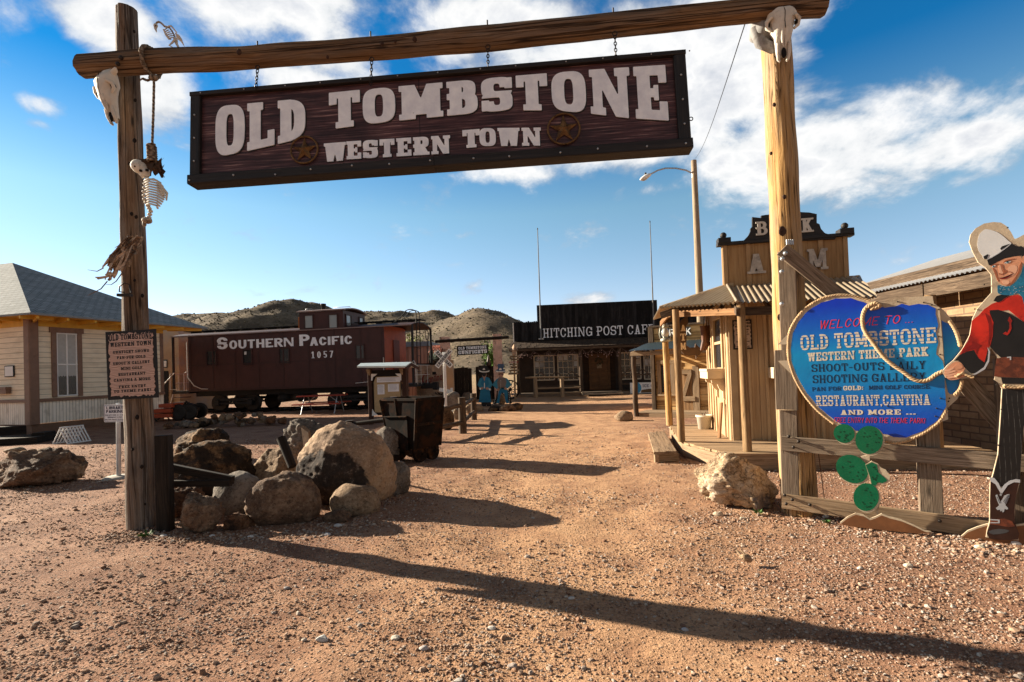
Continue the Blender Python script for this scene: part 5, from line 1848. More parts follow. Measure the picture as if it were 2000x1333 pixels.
 sep = k.n('ShaderNodeSeparateXYZ', Vector=g)
 br = k.n('ShaderNodeTexBrick', Scale=1.0)
 br.inputs['Brick Width'].default_value = .30; br.inputs['Row Height'].default_value = .19; br.inputs['Mortar Size'].default_value = .014
 k.set(br, 'Vector', g)
 br.inputs['Color1'].default_value = (.22,.25,.26,1); br.inputs['Color2'].default_value = (.34,.37,.38,1); br.inputs['Mortar'].default_value = (.05,.055,.06,1)
 n = k.noise(g,1.2,5,.6)
 c = k.mix(k.mapr(n,.4,.7,0,.5),br.outputs[0],(.26,.275,.28))
 saw = k.math('FRACT', k.math('DIVIDE', sep.outputs[1], .19))
 finish(k,c,.9,bumpn(k,saw,.5,.02),.2)
 mb = MB()
 def roofface(pts,o,xd):
  nn = (pts[1] - pts[0]).cross(pts[2] - pts[0]).normalized()
  xd = xd.normalized(); yd = nn.cross(xd)
  mb.add(pts,[list(range(len(pts)))],0,False,[((p - o).dot(xd),(p - o).dot(yd),0) for p in pts])
 # hip end split so its foot flares like the old roof
 roofface([E0,E1,pk],E0,d)
 roofface([Lf,E0,pk,pkL],E0,-inn)
 roofface([E1,E2,pkL,pk],E1,inn)
 rf = mb.build('roof', sh, root)
 mb = MB()
 fa = MT['zinc_edge']
 mb.beam(E0 - zv * .03,E1 - zv * .03,.03,.07); mb.beam(Lf - zv * .03,E0 - zv * .03,.03,.07)
 mb.build('drip_edge', fa, rf)
 mb = MB()
 S = zv * -.07
 mb.add([E0 + S,E1 + S,C0 + r * (LR + .3) + zv * (ze - .02) + nR * -.1,C0 + zv * (ze - .02)],[[3,2,1,0]])
 mb.add([Lf + S,E0 + S,C0 + zv * (ze - .02),o2 + zv * (ze - .02)],[[3,2,1,0]])
 mb.build('soffit', MT['yellow_soffit'], root)
 for i in range(8):
  t = i / 7
  a = E0.lerp(E1,.03 + .94 * t) + S * 1.4
  b = C0 + r * (LR + .25) * (.02 + .97 * t) + zv * (ze - .14)
  mb = MB(); mb.beam(a.lerp(b,.06),b,.07,.15)
  mb.build('rafter_tail', MT['yellow_soffit'], root)
 for i in range(6):
  a = E0 + inn * (.5 + i * 1.0) + S * 1.4; b = a - (-r) * .0 + r * .95 + Vector((0,0,.0))
  mb = MB(); mb.beam(a,b,.07,.15)
  mb.build('rafter_tail', MT['yellow_soffit'], root)
 # sleeper steps and stub beam at the corner
 for (p0, p1, z, w, lab) in ((( -40,862),(52,852),.34,.9, 'upper dark railway sleeper step by the depot corner'),((-60,874),(72,866),.17,1.2, 'lower dark railway sleeper step by the depot corner')):
  mb = MB()
  a,b = G(*p0),G(*p1)
  dd = (b - a).normalized(); nn = Vector((-dd.y,dd.x,0))
  mb.beam(a + nn * w / 2 + zv * z / 2,b + nn * w / 2 + zv * z / 2,w,z)
  mb.single('sleeper_step', MT['black_wood'], lab, 'step', 'sleeper steps at the depot')
 mb = MB()
 a = G(74,863); mb.beam(a + zv * .12,G(97,858) + zv * .12,.3,.26)
 mb.single('timber_block', MT['black_wood'], 'dark squared timber block against the depot base', 'timber')
MT['win_dark'] = glass('win_dark', (.012,.014,.018),.25)
MT['zinc_edge'] = plain('zinc_edge', (.22,.24,.25),.6)
depot()
# ------------------------------------------------------------------ tan stucco house behind the depot
def stucco_house():
 A,B = W(296,800,27.2),W(352,800,26.6)
 A.z = B.z = 0
 d = (B - A).normalized(); nn = Vector((d.y,-d.x,0)); zv = Vector((0,0,1))
 root = thing('stucco_house', 'tan stucco house wall with a dark doorway behind the end of the depot', 'building', A)
 mb = MB()
 c = (A + B) / 2 - nn * 1.5 - d * 2.2
 mb.box(c + zv * 2.15,(4.4 + (B - A).length,3.0,4.3),0,Matrix((d,-nn,zv)).transposed())
 mb.build('wall', MT['stucco_tan'], root)
 P = lambda px,py,off=.02: PL(px,py,A + nn * off,nn)
 mb = MB(); mb.quad(P(318,800),P(329,800),P(329,725),P(318,725))
 mb.build('doorway', MT['dark_interior'], root)
 mb = MB(); mb.quad(P(318,719,.03),P(327,719,.03),P(327,703,.03),P(318,703,.03))
 nb = mb.build('notice_frame', MT['black'], root)
 mb = MB(); mb.quad(P(319,717,.035),P(325,717,.035),P(325,705,.035),P(319,705,.035))
 mb.build('paper', MT['white_paint'], nb)
 mb = MB(); mb.beam(P(334,800,.06),P(334,733,.06),.18,.08,nn)
 mb.build('door_frame', MT['rail_board'], root)
stucco_house()
# ------------------------------------------------------------------ caboose
def caboose():
 A = Vector((-15.8,25.0,0)); u = Vector((.986,-.168,0)); v = Vector((.168,.986,0)); zv = Vector((0,0,1))
 L,Wd,z0,z1 = 10.14,2.7,1.06,3.74
 root = thing('caboose', 'dark maroon railway caboose with white lettering and a rooftop cupola', 'caboose', A + u * L / 2)
 K = lambda a,b,c: A + u * a + v * b + zv * c
 def s(px,py):
  p = PL(px,py,A,-v) - A
  return p.dot(u),p.z
 def q(zx,zy): return s(340 + zx * .19,590 + zy * .19)
 mb = MB()
 mb.box(K(L / 2,Wd / 2,(z0 + z1) / 2),(L,Wd,z1 - z0),0,Matrix((u,v,zv)).transposed())
 body = mb.build('body', MT['caboose'], root)
 # plate seams and rivet strips on the side
 mb = MB()
 for a in (.12,1.35,2.55,3.8,5.1,6.4,7.7,9.0,L - .1):
  mb.beam(K(a,-.006,z0),K(a,-.006,z1 - .05),.07,.012,v,0,0)
 mb.beam(K(.0,-.007,2.33),K(L,-.007,2.33),.014,.05,zv,0,0)
 mb.beam(K(0,-.010,z0 + .05),K(L,-.010,z0 + .05),.020,.10,zv,0,0)
 mb.build('seam_strip', MT['caboose_trim'], body)
 # roof: shallow arch with overhang
 def arch(a0,a1,ov,zb,rise,mbx,th=.05):
  N = 12
  top,bot = [],[]
  for i in range(N + 1):
   t = i / N
   b = -ov + (Wd + 2 * ov) * t
   z = zb + rise * (1 - (2 * t - 1) ** 2)
   top.append((b,z + th)); bot.append((b,z))
  vs = [K(a0,b,z) for b,z in top] + [K(a1,b,z) for b,z in top] + [K(a0,b,z) for b,z in bot] + [K(a1,b,z) for b,z in bot]
  n = N + 1
  fs = []
  for i in range(N):
   fs += [[i,i + 1,n + i + 1,n + i],[2 * n + i,3 * n + i,3 * n + i + 1,2 * n + i + 1],[i,2 * n + i,2 * n + i + 1,i + 1],[n + i,n + i + 1,3 * n + i + 1,3 * n + i]]
  fs += [[0,n,3 * n,2 * n],[N,2 * n + N,3 * n + N,n + N]]
  mbx.add(vs,fs)
 mb = MB(); arch(-.9,L + 1.35,.05,z1,.22,mb)
 roof = mb.build('roof', MT['caboose_trim'], root)
 mb = MB(); mb.beam(K(-.9,-.06,z1 + .035),K(L + 1.35,-.06,z1 + .035),.02,.05,zv,0,0)
 mb.build('roof_edge', MT['roof_edge'], roof)
 mb = MB()
 for b in (.95,1.22,1.49): mb.beam(K(-1.0,b,z1 + .36),K(5.4,b,z1 + .36),.22,.03)
 for b in (.95,1.22,1.49): mb.beam(K(8.3,b,z1 + .36),K(L + 1.5,b,z1 + .36),.22,.03)
 for i in range(9): mb.beam(K(-.6 + i * .72,.9,z1 + .28),K(-.6 + i * .72,1.55,z1 + .28),.06,.14)
 for i in range(4): mb.beam(K(8.6 + i * .8,.9,z1 + .28),K(8.6 + i * .8,1.55,z1 + .28),.06,.14)
 mb.build('roof_walk', MT['roof_black'], roof)
 # cupola
 ca0 = q(1287,200)[0]; ca1 = q(1737,200)[0]; cz = q(1500,100)[1]
 cw0,cw1 = .0,2.25
 mb = MB()
 mb.box(K((ca0 + ca1) / 2,(cw0 + cw1) / 2,(z1 + cz) / 2 - .02),(ca1 - ca0,cw1 - cw0,cz - z1 + .05),0,Matrix((u,v,zv)).transposed())
 cup = mb.build('cupola', MT['caboose'], root)
 mb = MB()
 N = 8
 vs = []
 for a in (ca0 - .1,ca1 + .1):
  for i in range(N + 1):
   t = i / N
   vs.append(K(a,-.08 + 2.42 * t,cz + .005 + .14 * (1 - (2 * t - 1) ** 2)))
  for i in range(N + 1):
   t = i / N
   vs.append(K(a,-.08 + 2.42 * t,cz + .06 + .14 * (1 - (2 * t - 1) ** 2)))
 n = N + 1
 fs = []
 for i in range(N):
  fs += [[i,i + 1,2 * n + i + 1,2 * n + i],[n + i,3 * n + i,3 * n + i + 1,n + i + 1],[i,n + i,n + i + 1,i + 1],[2 * n + i,2 * n + i + 1,3 * n + i + 1,3 * n + i]]
 fs += [[0,2 * n,3 * n,n],[N,n + N,3 * n + N,2 * n + N]]
 mb.add(vs,fs)
 mb.build('cupola_roof', MT['roof_edge'], cup)
 def sidewin(x0,y0,x1,y1,par,glassm,fw=.05):
  (a0,zt),(a1,zb_) = q(x0,y0),q(x1,y1)
  mbf = MB()
  for aa in (a0,a1): mbf.beam(K(aa,-.02,zb_ - fw / 2),K(aa,-.02,zt + fw / 2),fw,.05,v)
  for zz in (zb_,zt): mbf.beam(K(a0 + fw / 2,-.02,zz),K(a1 - fw / 2,-.02,zz),.05,fw,zv)
  wn = mbf.build('window', MT['caboose_trim'], par)
  mbg = MB(); mbg.quad(K(a0,-.004,zb_),K(a1,-.004,zb_),K(a1,-.004,zt),K(a0,-.004,zt))
  mbg.build('pane', glassm, wn)
  return wn,a0,a1,zb_,zt
 for x0,y0,x1,y1 in ((335,505,437,655),(707,495,806,645),(1080,478,1188,630),(1864,445,1958,598)):
  w_ = sidewin(x0, y0, x1, y1, body, MT['win_dark'])
 a0,zt = q(722,512); a1,zb_ = q(745,542)
 mb = MB(); mb.quad(K(a0,-.009,zb_),K(a1,-.009,zb_),K(a1,-.009,zt),K(a0,-.009,zt))
 mb.build('paper', MT['white_paint'], body)
 for x0,y0,x1,y1,bl in ((1340,140,1432,270,(1340,1368)),(1588,132,1682,268,(1604,1678))):
  w_ = sidewin(x0, y0, x1, y1, cup, MT['win_sky'])
 # cupola end windows (far light is painted in by the pale pane colour)
 for b0,b1 in ((.25,.75),(1.6,2.05)):
  mb = MB()
  mb.beam(K(ca1 + .02,b0 - .04,z1 + .17),K(ca1 + .02,b1 + .04,z1 + .17),.05,.05); mb.beam(K(ca1 + .02,b0 - .04,cz - .17),K(ca1 + .02,b1 + .04,cz - .17),.05,.05)
  for b in (b0,b1): mb.beam(K(ca1 + .02,b,z1 + .2),K(ca1 + .02,b,cz - .2),.05,.05,u)
  wn = mb.build('window', MT['caboose_trim'], cup)
  mb = MB(); mb.quad(K(ca1 + .006,b0,z1 + .18),K(ca1 + .006,b1,z1 + .18),K(ca1 + .006,b1,cz - .18),K(ca1 + .006,b0,cz - .18))
  mb.build('pane', MT['win_sky'], wn)
 mb = MB()
 a0,zt = q(1172,142); a1,_ = q(1284,142)
 mb.box(K((a0 + a1) / 2,1.1,(zt + z1 + .2) / 2),(a1 - a0,.6,zt - z1 - .2),0,Matrix((u,v,zv)).transposed(),.01)
 mb.build('roof_tank', MT['rust_orange'], roof)
 mb = MB()
 c0 = q(1453,90)
 mb.lathe(K(c0[0],.7,cz + .1),[(.09,0),(.09,.28),(.13,.28),(.13,.36),(0,.36)],12)
 mb.build('smoke_pipe', MT['roof_black'], cup)
 mb = MB()
 for a0,a1 in ((q(1330,90)[0],q(1400,90)[0]),(q(1628,80)[0],q(1815,80)[0] - .1)):
  mb.tube([K(a0,.15,cz + .08),K(a0,.15,cz + .17),K(a1,.15,cz + .17),K(a1,.15,cz + .08)],.014,6)
 mb.build('grab_rail', MT['zinc'], cup)
 # lettering
 mb = MB()
 for wd, x0, x1, yb0, yb1, yt in (("S", 445,553,490,484,368),("OUTHERN", 570,1230,484,458,398),("P", 1290,1396,453,449,338),("ACIFIC", 1398,1832,449,436,366)):
  aa,zz = q(x0,yb0); ab,zb_ = q(x1,yb1); zt = q(x0,yt)[1]
  zz = (zz + zb_) / 2
  mb.text(wd, SANS, (K(aa, -.012, zz), u, zv, -v), zt - zz, ab - aa, 'l', .004,0,.0)
 aa,zz = q(1415,580); ab,_ = q(1638,572); zt = q(1415,512)[1]
 mb.text("1057", TYPE1057,(K(aa, -.012, zz), u, zv, -v), zt - zz, ab - aa, 'l', .004,0,0, None, .22)
 mb.build('lettering', MT['letter_white'], body)
 # end walls,platforms,doors
 mb = MB()
 mb.add([K(L + .004,.05,z0),K(L + .004,Wd - .05,z0),K(L + .004,Wd - .05,z1 + .1),K(L + .004,.05,z1 + .1)],[[0,1,2,3]])
 mb.build('end_wall', MT['caboose_orange'], body)
 mb = MB()
 mb.add([K(-.004,.05,z0),K(-.004,Wd - .05,z0),K(-.004,Wd - .05,z1 + .1),K(-.004,.05,z1 + .1)],[[3,2,1,0]])
 mb.build('end_wall', MT['caboose_orange'], body)
 mb = MB(); mb.box(K(L + .03,1.35,2.2),(.05,.72,2.0),0,Matrix((u,v,zv)).transposed(),.008)
 dr = mb.build('door', MT['red_dark'], root)
 mb = MB(); mb.box(K(L + .06,1.2,2.1),(.03,.03,.16),0,Matrix((u,v,zv)).transposed())
 mb.build('handle', MT['zinc'], dr)
 for a0,a1 in ((-.95,0),(L,L + 1.4)):
  mb = MB()
  mb.box(K((a0 + a1) / 2,Wd / 2,z0 - .02),(a1 - a0,Wd,.14),0,Matrix((u,v,zv)).transposed())
  pf = mb.build('platform', MT['roof_black'], root)
  e = a1 if a0 >= 0 else a0
  mb = MB()
  for b in (.06,Wd - .06): mb.beam(K(e + (-.06 if e > 0 else .06),b,z0),K(e + (-.06 if e > 0 else .06),b,z1 + .05),.09,.09,v)
  mb.build('canopy_post', MT['roof_black'], pf)
  mb = MB()
  for z in (1.5,1.95): mb.tube([K(e,.1,z),K(e,Wd - .1,z)],.018,6)
  for b in (.4,.9,1.8,2.3): mb.tube([K(e,b,z0),K(e,b,1.95)],.014,6)
  mb.build('end_railing', MT['zinc_pale'], pf)
  for i in range(3):
   mb = MB(); aa = (a0 + a1) / 2
   mb.box(K(aa,-.02 + .07 * i,.3 + .25 * i),(.7,.28,.04),0,Matrix((u,v,zv)).transposed())
   mb.build('step', MT['caboose_trim'], pf)
 # ladder rails curling over the right end,brake wheel
 mb = MB()
 for b in (.4,.85):
  pts = [K(L + 1.42,b,z0 + .9),K(L + 1.42,b,z1 + .5)]
  for i in range(9):
   t = pi * i / 8
   pts.append(K(L + 1.42 - .28 * (1 - cos(t)) - .0,b,z1 + .62 + .16 * sin(t)))
  pts += [K(L + .35,b,z1 + .2)]
  mb.tube(pts,.022,6)
 for i in range(8): mb.tube([K(L + 1.42,.4,1.3 + i * .36),K(L + 1.42,.85,1.3 + i * .36)],.014,5)
 mb.build('ladder', MT['roof_black'], root)
 mb = MB()
 mb.tube([K(L + 1.3,2.2,z1 - .3) + v * cos(t) * .25 + zv * sin(t) * .25 for t in [2 * pi * i / 16 for i in range(17)]],.02,6,0,False)
 mb.tube([K(L + 1.3,2.2,z0),K(L + 1.3,2.2,z1 - .3)],.02,6)
 mb.build('brake_wheel', MT['iron'], root)
 # white grab irons at both ends
 for p_,r_,s_ in (([K(-.02,-.05,z1 - .2),K(-.02,-.05,1.95),K(.03,-.08,1.75),K(.35,-.08,1.35),K(.75,-.08,1.18),K(1.1,-.08,1.17)],.020,7),([K(-.08,-.06,2.02),K(-.22,-.06,1.98),K(-.22,-.06,1.12),K(-.06,-.06,1.12)],.020,7),([K(-.95,-.04,1.98),K(-1.02,-.04,1.9),K(-1.02,-.04,1.2),K(-.6,-.04,1.18)],.02,7),([K(-.75,-.06,2.0),K(-1.75,-.06,1.12)],.022,7),([K(-.85,-.06,.95),K(-1.0,-.06,.5)],.022,7),([K(L - .02,-.06,2.35),K(L - .02,-.06,1.6),K(L - .4,-.08,1.28),K(L - 1.4,-.08,1.22)],.020,7),([K(L + 1.35,-.05,2.1),K(L + 1.42,-.05,2.15),K(L + 1.5,-.05,2.0),K(L + 1.5,-.05,1.15)],.022,7)):
  mb = MB(); mb.tube(p_,r_,s_)
  mb.build('grab_iron', MT['zinc_pale'], root)
 # trucks,underframe,couplers
 mb = MB()
 mb.box(K(L / 2,Wd / 2,.93),(L + .2,1.6,.28),0,Matrix((u,v,zv)).transposed())
 for a in (4.6,5.6): mb.lathe(K(a,.5,.62),[(0,0),(.22,0),(.22,1.2),(0,1.2)],14,0,v)
 mb.box(K(L + 1.6,Wd / 2,.95),(.7,.22,.24),0,Matrix((u,v,zv)).transposed(),.03)
 mb.box(K(L + 1.95,Wd / 2,.95),(.22,.34,.36),0,Matrix((u,v,zv)).transposed(),.05)
 mb.build('underframe', MT['roof_black'], root)
 for ac in (2.1,8.3):
  mb = MB()
  for b in (.42,Wd - .42):
   mb.beam(K(ac - 1.15,b,.60),K(ac + 1.15,b,.60),.10,.14)
   mb.beam(K(ac - .95,b,.42),K(ac + .95,b,.42),.10,.10)
   for da in (-.9,.9): mb.box(K(ac + da,b - .0,.46),(.26,.2,.30),0,Matrix((u,v,zv)).transposed(),.03)
   for da in (-.18,0,.18): mb.tube([K(ac + da,b,.45),K(ac + da,b,.62)],.06,8)
  mb.box(K(ac,Wd / 2,.58),(.4,Wd - .84,.2),0,Matrix((u,v,zv)).transposed())
  tr = mb.build('truck', MT['roof_black'], root)
  for da in (-.9,.9):
   for b in (.58,Wd - .58):
    mb = MB()
    mb.lathe(K(ac + da,b - .06,.44),[(0,.0),(.10,-.03),(.36,.02),(.42,0),(.42,.10),(.46,.10),(.46,.14),(0,.14)],24,0,v)
    mb.build('wheel', MT['iron'], tr)
 # track under it
 mb = MB()
 for b in (.55,Wd - .55): mb.beam(K(-4,b,.02),K(L + 3,b,.02),.07,.12)
 for i in range(24): mb.beam(K(-3.5 + i * .68,.1,-.06),K(-3.5 + i * .68,Wd - .1,-.06),.2,.16)
 mb.single('railway_track', MT['rust_dark'], 'short length of rusty railway track under the caboose', 'track')
MT['roof_edge'] = paint('roof_edge', (.24,.17,.155),.15,3,.6,.1)
MT['red_dark'] = paint('red_dark', (.10,.018,.012),.15,5,.6,.1)
MT['zinc_pale'] = paint('zinc_pale', (.50,.46,.43),.1,9,.5,.1)
MT['win_sky'] = glass('win_sky', (.30,.32,.31),.03)  # pale base colour stands in for bright sky reflected in the panes
TYPE1057 = ST('t1057', .50,.19,.10,.06,.09,2.1,.16)
caboose()
# ------------------------------------------------------------------ small red handcar,picnic table
def handcar():
 c = G(338,826); c.y = 21.0; c.x = (336 - 1000) * .021
 c.z = 0
 root = thing('handcar', 'little orange red rail handcar with black wheels between depot and caboose', 'handcar', c)
 P = lambda a,b,z: c + Vector((a,b,z))
 for i,(a,z,w) in enumerate(((-.35,.22,1.0),(-.2,.42,.75),(-.05,.62,.55))):
  mb = MB(); mb.box(P(a,0,z),(w,.8,.15),0,None,.015)
  mb.build('step_deck', MT['rust_orange2'], root)
 for a,b in ((.35,-.25),(.75,-.2),(.35,.5),(.75,.5)):
  mb = MB(); mb.lathe(P(a,b,.33),[(0,0),(.07,-.03),(.27,0),(.33,0),(.33,.1),(0,.1)],18,0,(0,1,0))
  mb.build('wheel', MT['iron'], root)
 mb = MB(); mb.box(P(.5,.1,.42),(.8,.5,.14)); mb.tube([P(.3,0,.4),P(.55,0,.75),P(.9,0,.5)],.05,8)
 mb.build('frame', MT['iron'], root)
 mb = MB()
 for b in (-.45,.3):
  pts = [P(-.85,b,.02)] + [P(-.85 + .5 * t,b,.02 + .16 * sin(t * pi)) for t in (.25,.5,.75,1)]
  mb.tube(pts,.025,6)
 mb.build('spring', MT['iron'], root)
MT['rust_orange2'] = paint('rust_orange2', (.42,.07,.025),.15,5,.6,.2)
handcar()
def picnic_table():
 c = G(628,806); c.y = 22.2; c.x = -.372 * 22.2
 root = thing('picnic_table', 'red topped picnic table with metal legs in front of the caboose', 'picnic table', c)
 P = lambda a,b,z: c + Vector((a,b,z))
 mb = MB()
 for i in range(3): mb.beam(P(-.98,-.27 + i * .27,.76),P(.98,-.27 + i * .27,.76),.25,.05)
 mb.build('tabletop', MT['red_paint'], root)
 for b in (-.7,.7):
  mb = MB(); mb.beam(P(-1.0,b,.43),P(1.0,b,.43),.25,.05)
  mb.build('bench', MT['red_paint'], root)
 for a in (-.7,.7):
  mb = MB()
  mb.tube([P(a,-.62,0),P(a,-.2,.73)],.022,7); mb.tube([P(a,.62,0),P(a,.2,.73)],.022,7)
  mb.tube([P(a,-.75,.40),P(a,.75,.40)],.022,7); mb.tube([P(a,0,.42),P(a * .45,0,.73)],.018,7)
  mb.build('leg_frame', MT['zinc'], root)
picnic_table()
# ------------------------------------------------------------------ notice kiosk
def kiosk():
 d = 16.5
 q = lambda zx,zy,dd=0.0: W(700 + zx * .18,680 + zy * .18,d + dd)
 b0 = q(130,800); b0.z = 0
 root = thing('notice_kiosk', 'brown wooden notice board with papers under a small pale roof', 'notice board', b0)
 zv = Vector((0,0,1))
 def post(zx,w,dd=0.0):
  p = q(zx,400,dd)
  mb = MB(); mb.beam(Vector((p.x,p.y,-.05)),Vector((p.x,p.y,q(zx,225).z)),w,w,(0,1,0))
  return mb.build('post', MT['kiosk_brown'], root)
 post(130,.13); post(500,.16); post(525,.10,.8)
 mb = MB()
 a,b,c,e = q(145,735),q(472,735),q(472,232),q(145,232)
 mb.prism([(0,0),((b - a).x,0),((b - a).x,c.z - a.z),(0,c.z - a.z)],(a + Vector((0,.02,0)),Vector((1,0,0)),zv,Vector((0,-1,0))),.07,0,-.05)
 mb.build('back_panel', MT['kiosk_dark'], root)
 a,b = q(180,700),q(455,305)
 w_,h_ = b.x - a.x,b.z - a.z
 fr = (a + Vector((0,-.02,0)),Vector((1,0,0)),zv,Vector((0,-1,0)))
 mb = MB(); mb.prism([(.03,0),(w_,0),(w_,h_),(.07,h_),(0,h_ * .85),(0,.05)],fr,.02)
 bd = mb.build('board', MT['kiosk_tan'], root)
 for (x0,y0,x1,y1) in ((205,375,455,312),(212,505,285,395),(325,475,442,388),(350,560,422,527)):
  p0,p1 = q(x0,y1 if y1 > y0 else y0),q(x1,min(y0,y1))
  mb = MB()
  mb.prism([(0,0),(p1.x - p0.x,0),(p1.x - p0.x,p1.z - p0.z),(0,p1.z - p0.z)],(Vector((p0.x,a.y - .042,p0.z)),Vector((1,0,0)),zv,Vector((0,-1,0))),.003)
  pa = mb.build('paper', MT['paper'], bd)
  mb = MB()
  rows = max(2,int((p1.z - p0.z) / .045))
  for r_ in range(rows):
   zz = p1.z - .03 - r_ * .04
   if zz < p0.z + .02: break
   mb.box((p0.x + (p1.x - p0.x) * random.uniform(.42,.5),a.y - .0465,zz),((p1.x - p0.x) * random.uniform(.6,.82),.001,.010))
  mb.build('print', MT['print_grey'], pa)
 for pts in ([(145,282),(210,282),(190,300),(165,315),(158,352),(145,355)],[(470,278),(405,278),(425,298),(452,312),(458,352),(470,352)],[(158,660),(175,690),(222,730),(155,735)]):
  P0 = [q(*p) for p in pts]
  o = Vector((P0[0].x,a.y - .06,P0[0].z))
  pol = [(p.x - o.x,p.z - o.z) for p in P0]
  mb = MB(); mb.prism(pol,(o,Vector((1,0,0)),zv,Vector((0,-1,0))),.02)
  mb.build('corner_bracket', MT['white_paint'], root)
 for pts in ([(98,235),(143,235),(143,298),(122,296)],[(450,222),(492,222),(492,290),(475,285)]):
  P0 = [q(*p) for p in pts]
  o = Vector((P0[0].x,a.y - .14,P0[0].z))
  mb = MB(); mb.prism([(p.x - o.x,p.z - o.z) for p in P0],(o,Vector((1,0,0)),zv,Vector((0,-1,0))),.06)
  mb.build('eave_bracket', MT['rail_board'], root)
 # roof with its ridge running left to right
 e0,e1 = q(-15,215,-.55),q(515,212,-.55)
 r0,r1 = q(25,182,.15),q(575,168,.15)
 f0,f1 = Vector((r0.x,r0.y + .7,e0.z)),Vector((r1.x + .1,r1.y + .7,e1.z))
 up = Vector((0,0,.05))
 mb = MB()
 mb.add([e0,e1,r1,r0,e0 + up,e1 + up,r1 + up,r0 + up,f0,f1,f0 + up,f1 + up],[[4,5,6,7],[3,2,1,0],[0,1,5,4],[7,6,11,10],[8,9,2,3],[9,8,10,11],[1,2,6,5],[2,9,11,6],[0,4,7,3],[3,7,10,8]])
 mb.build('roof', MT['kiosk_roof'], root)
 mb = MB()
 mb.beam(e1 - up * .6,r1 - up * .6,.04,.09); mb.beam(r1 - up * .6,f1 - up * .6,.04,.09)
 mb.build('barge_board', MT['kiosk_brown'], root)
 mb = MB(); p = q(475,382,-.1); mb.ball(p,.03,8,6)
 mb.build('knob', MT['rust_star'], root)
MT['kiosk_brown'] = wood('kiosk_brown', (.025,.012,.009),(.06,.030,.022),(.09,.05,.036),1,22,.2,.4)
MT['kiosk_dark'] = plain('kiosk_dark', (.012,.010,.009),.8)
MT['kiosk_tan'] = paint('kiosk_tan', (.38,.28,.15),.12,3,.5,.15,((.25,.19,.11),2.5,.55,.6))
MT['kiosk_roof'] = paint('kiosk_roof', (.50,.55,.52),.1,4,.4,.1, metal=.3)
MT['paper'] = paint('paper', (.68,.70,.74),.06,6,.7,.05)
MT['print_grey'] = plain('print_grey', (.22,.24,.30),.8)
kiosk()
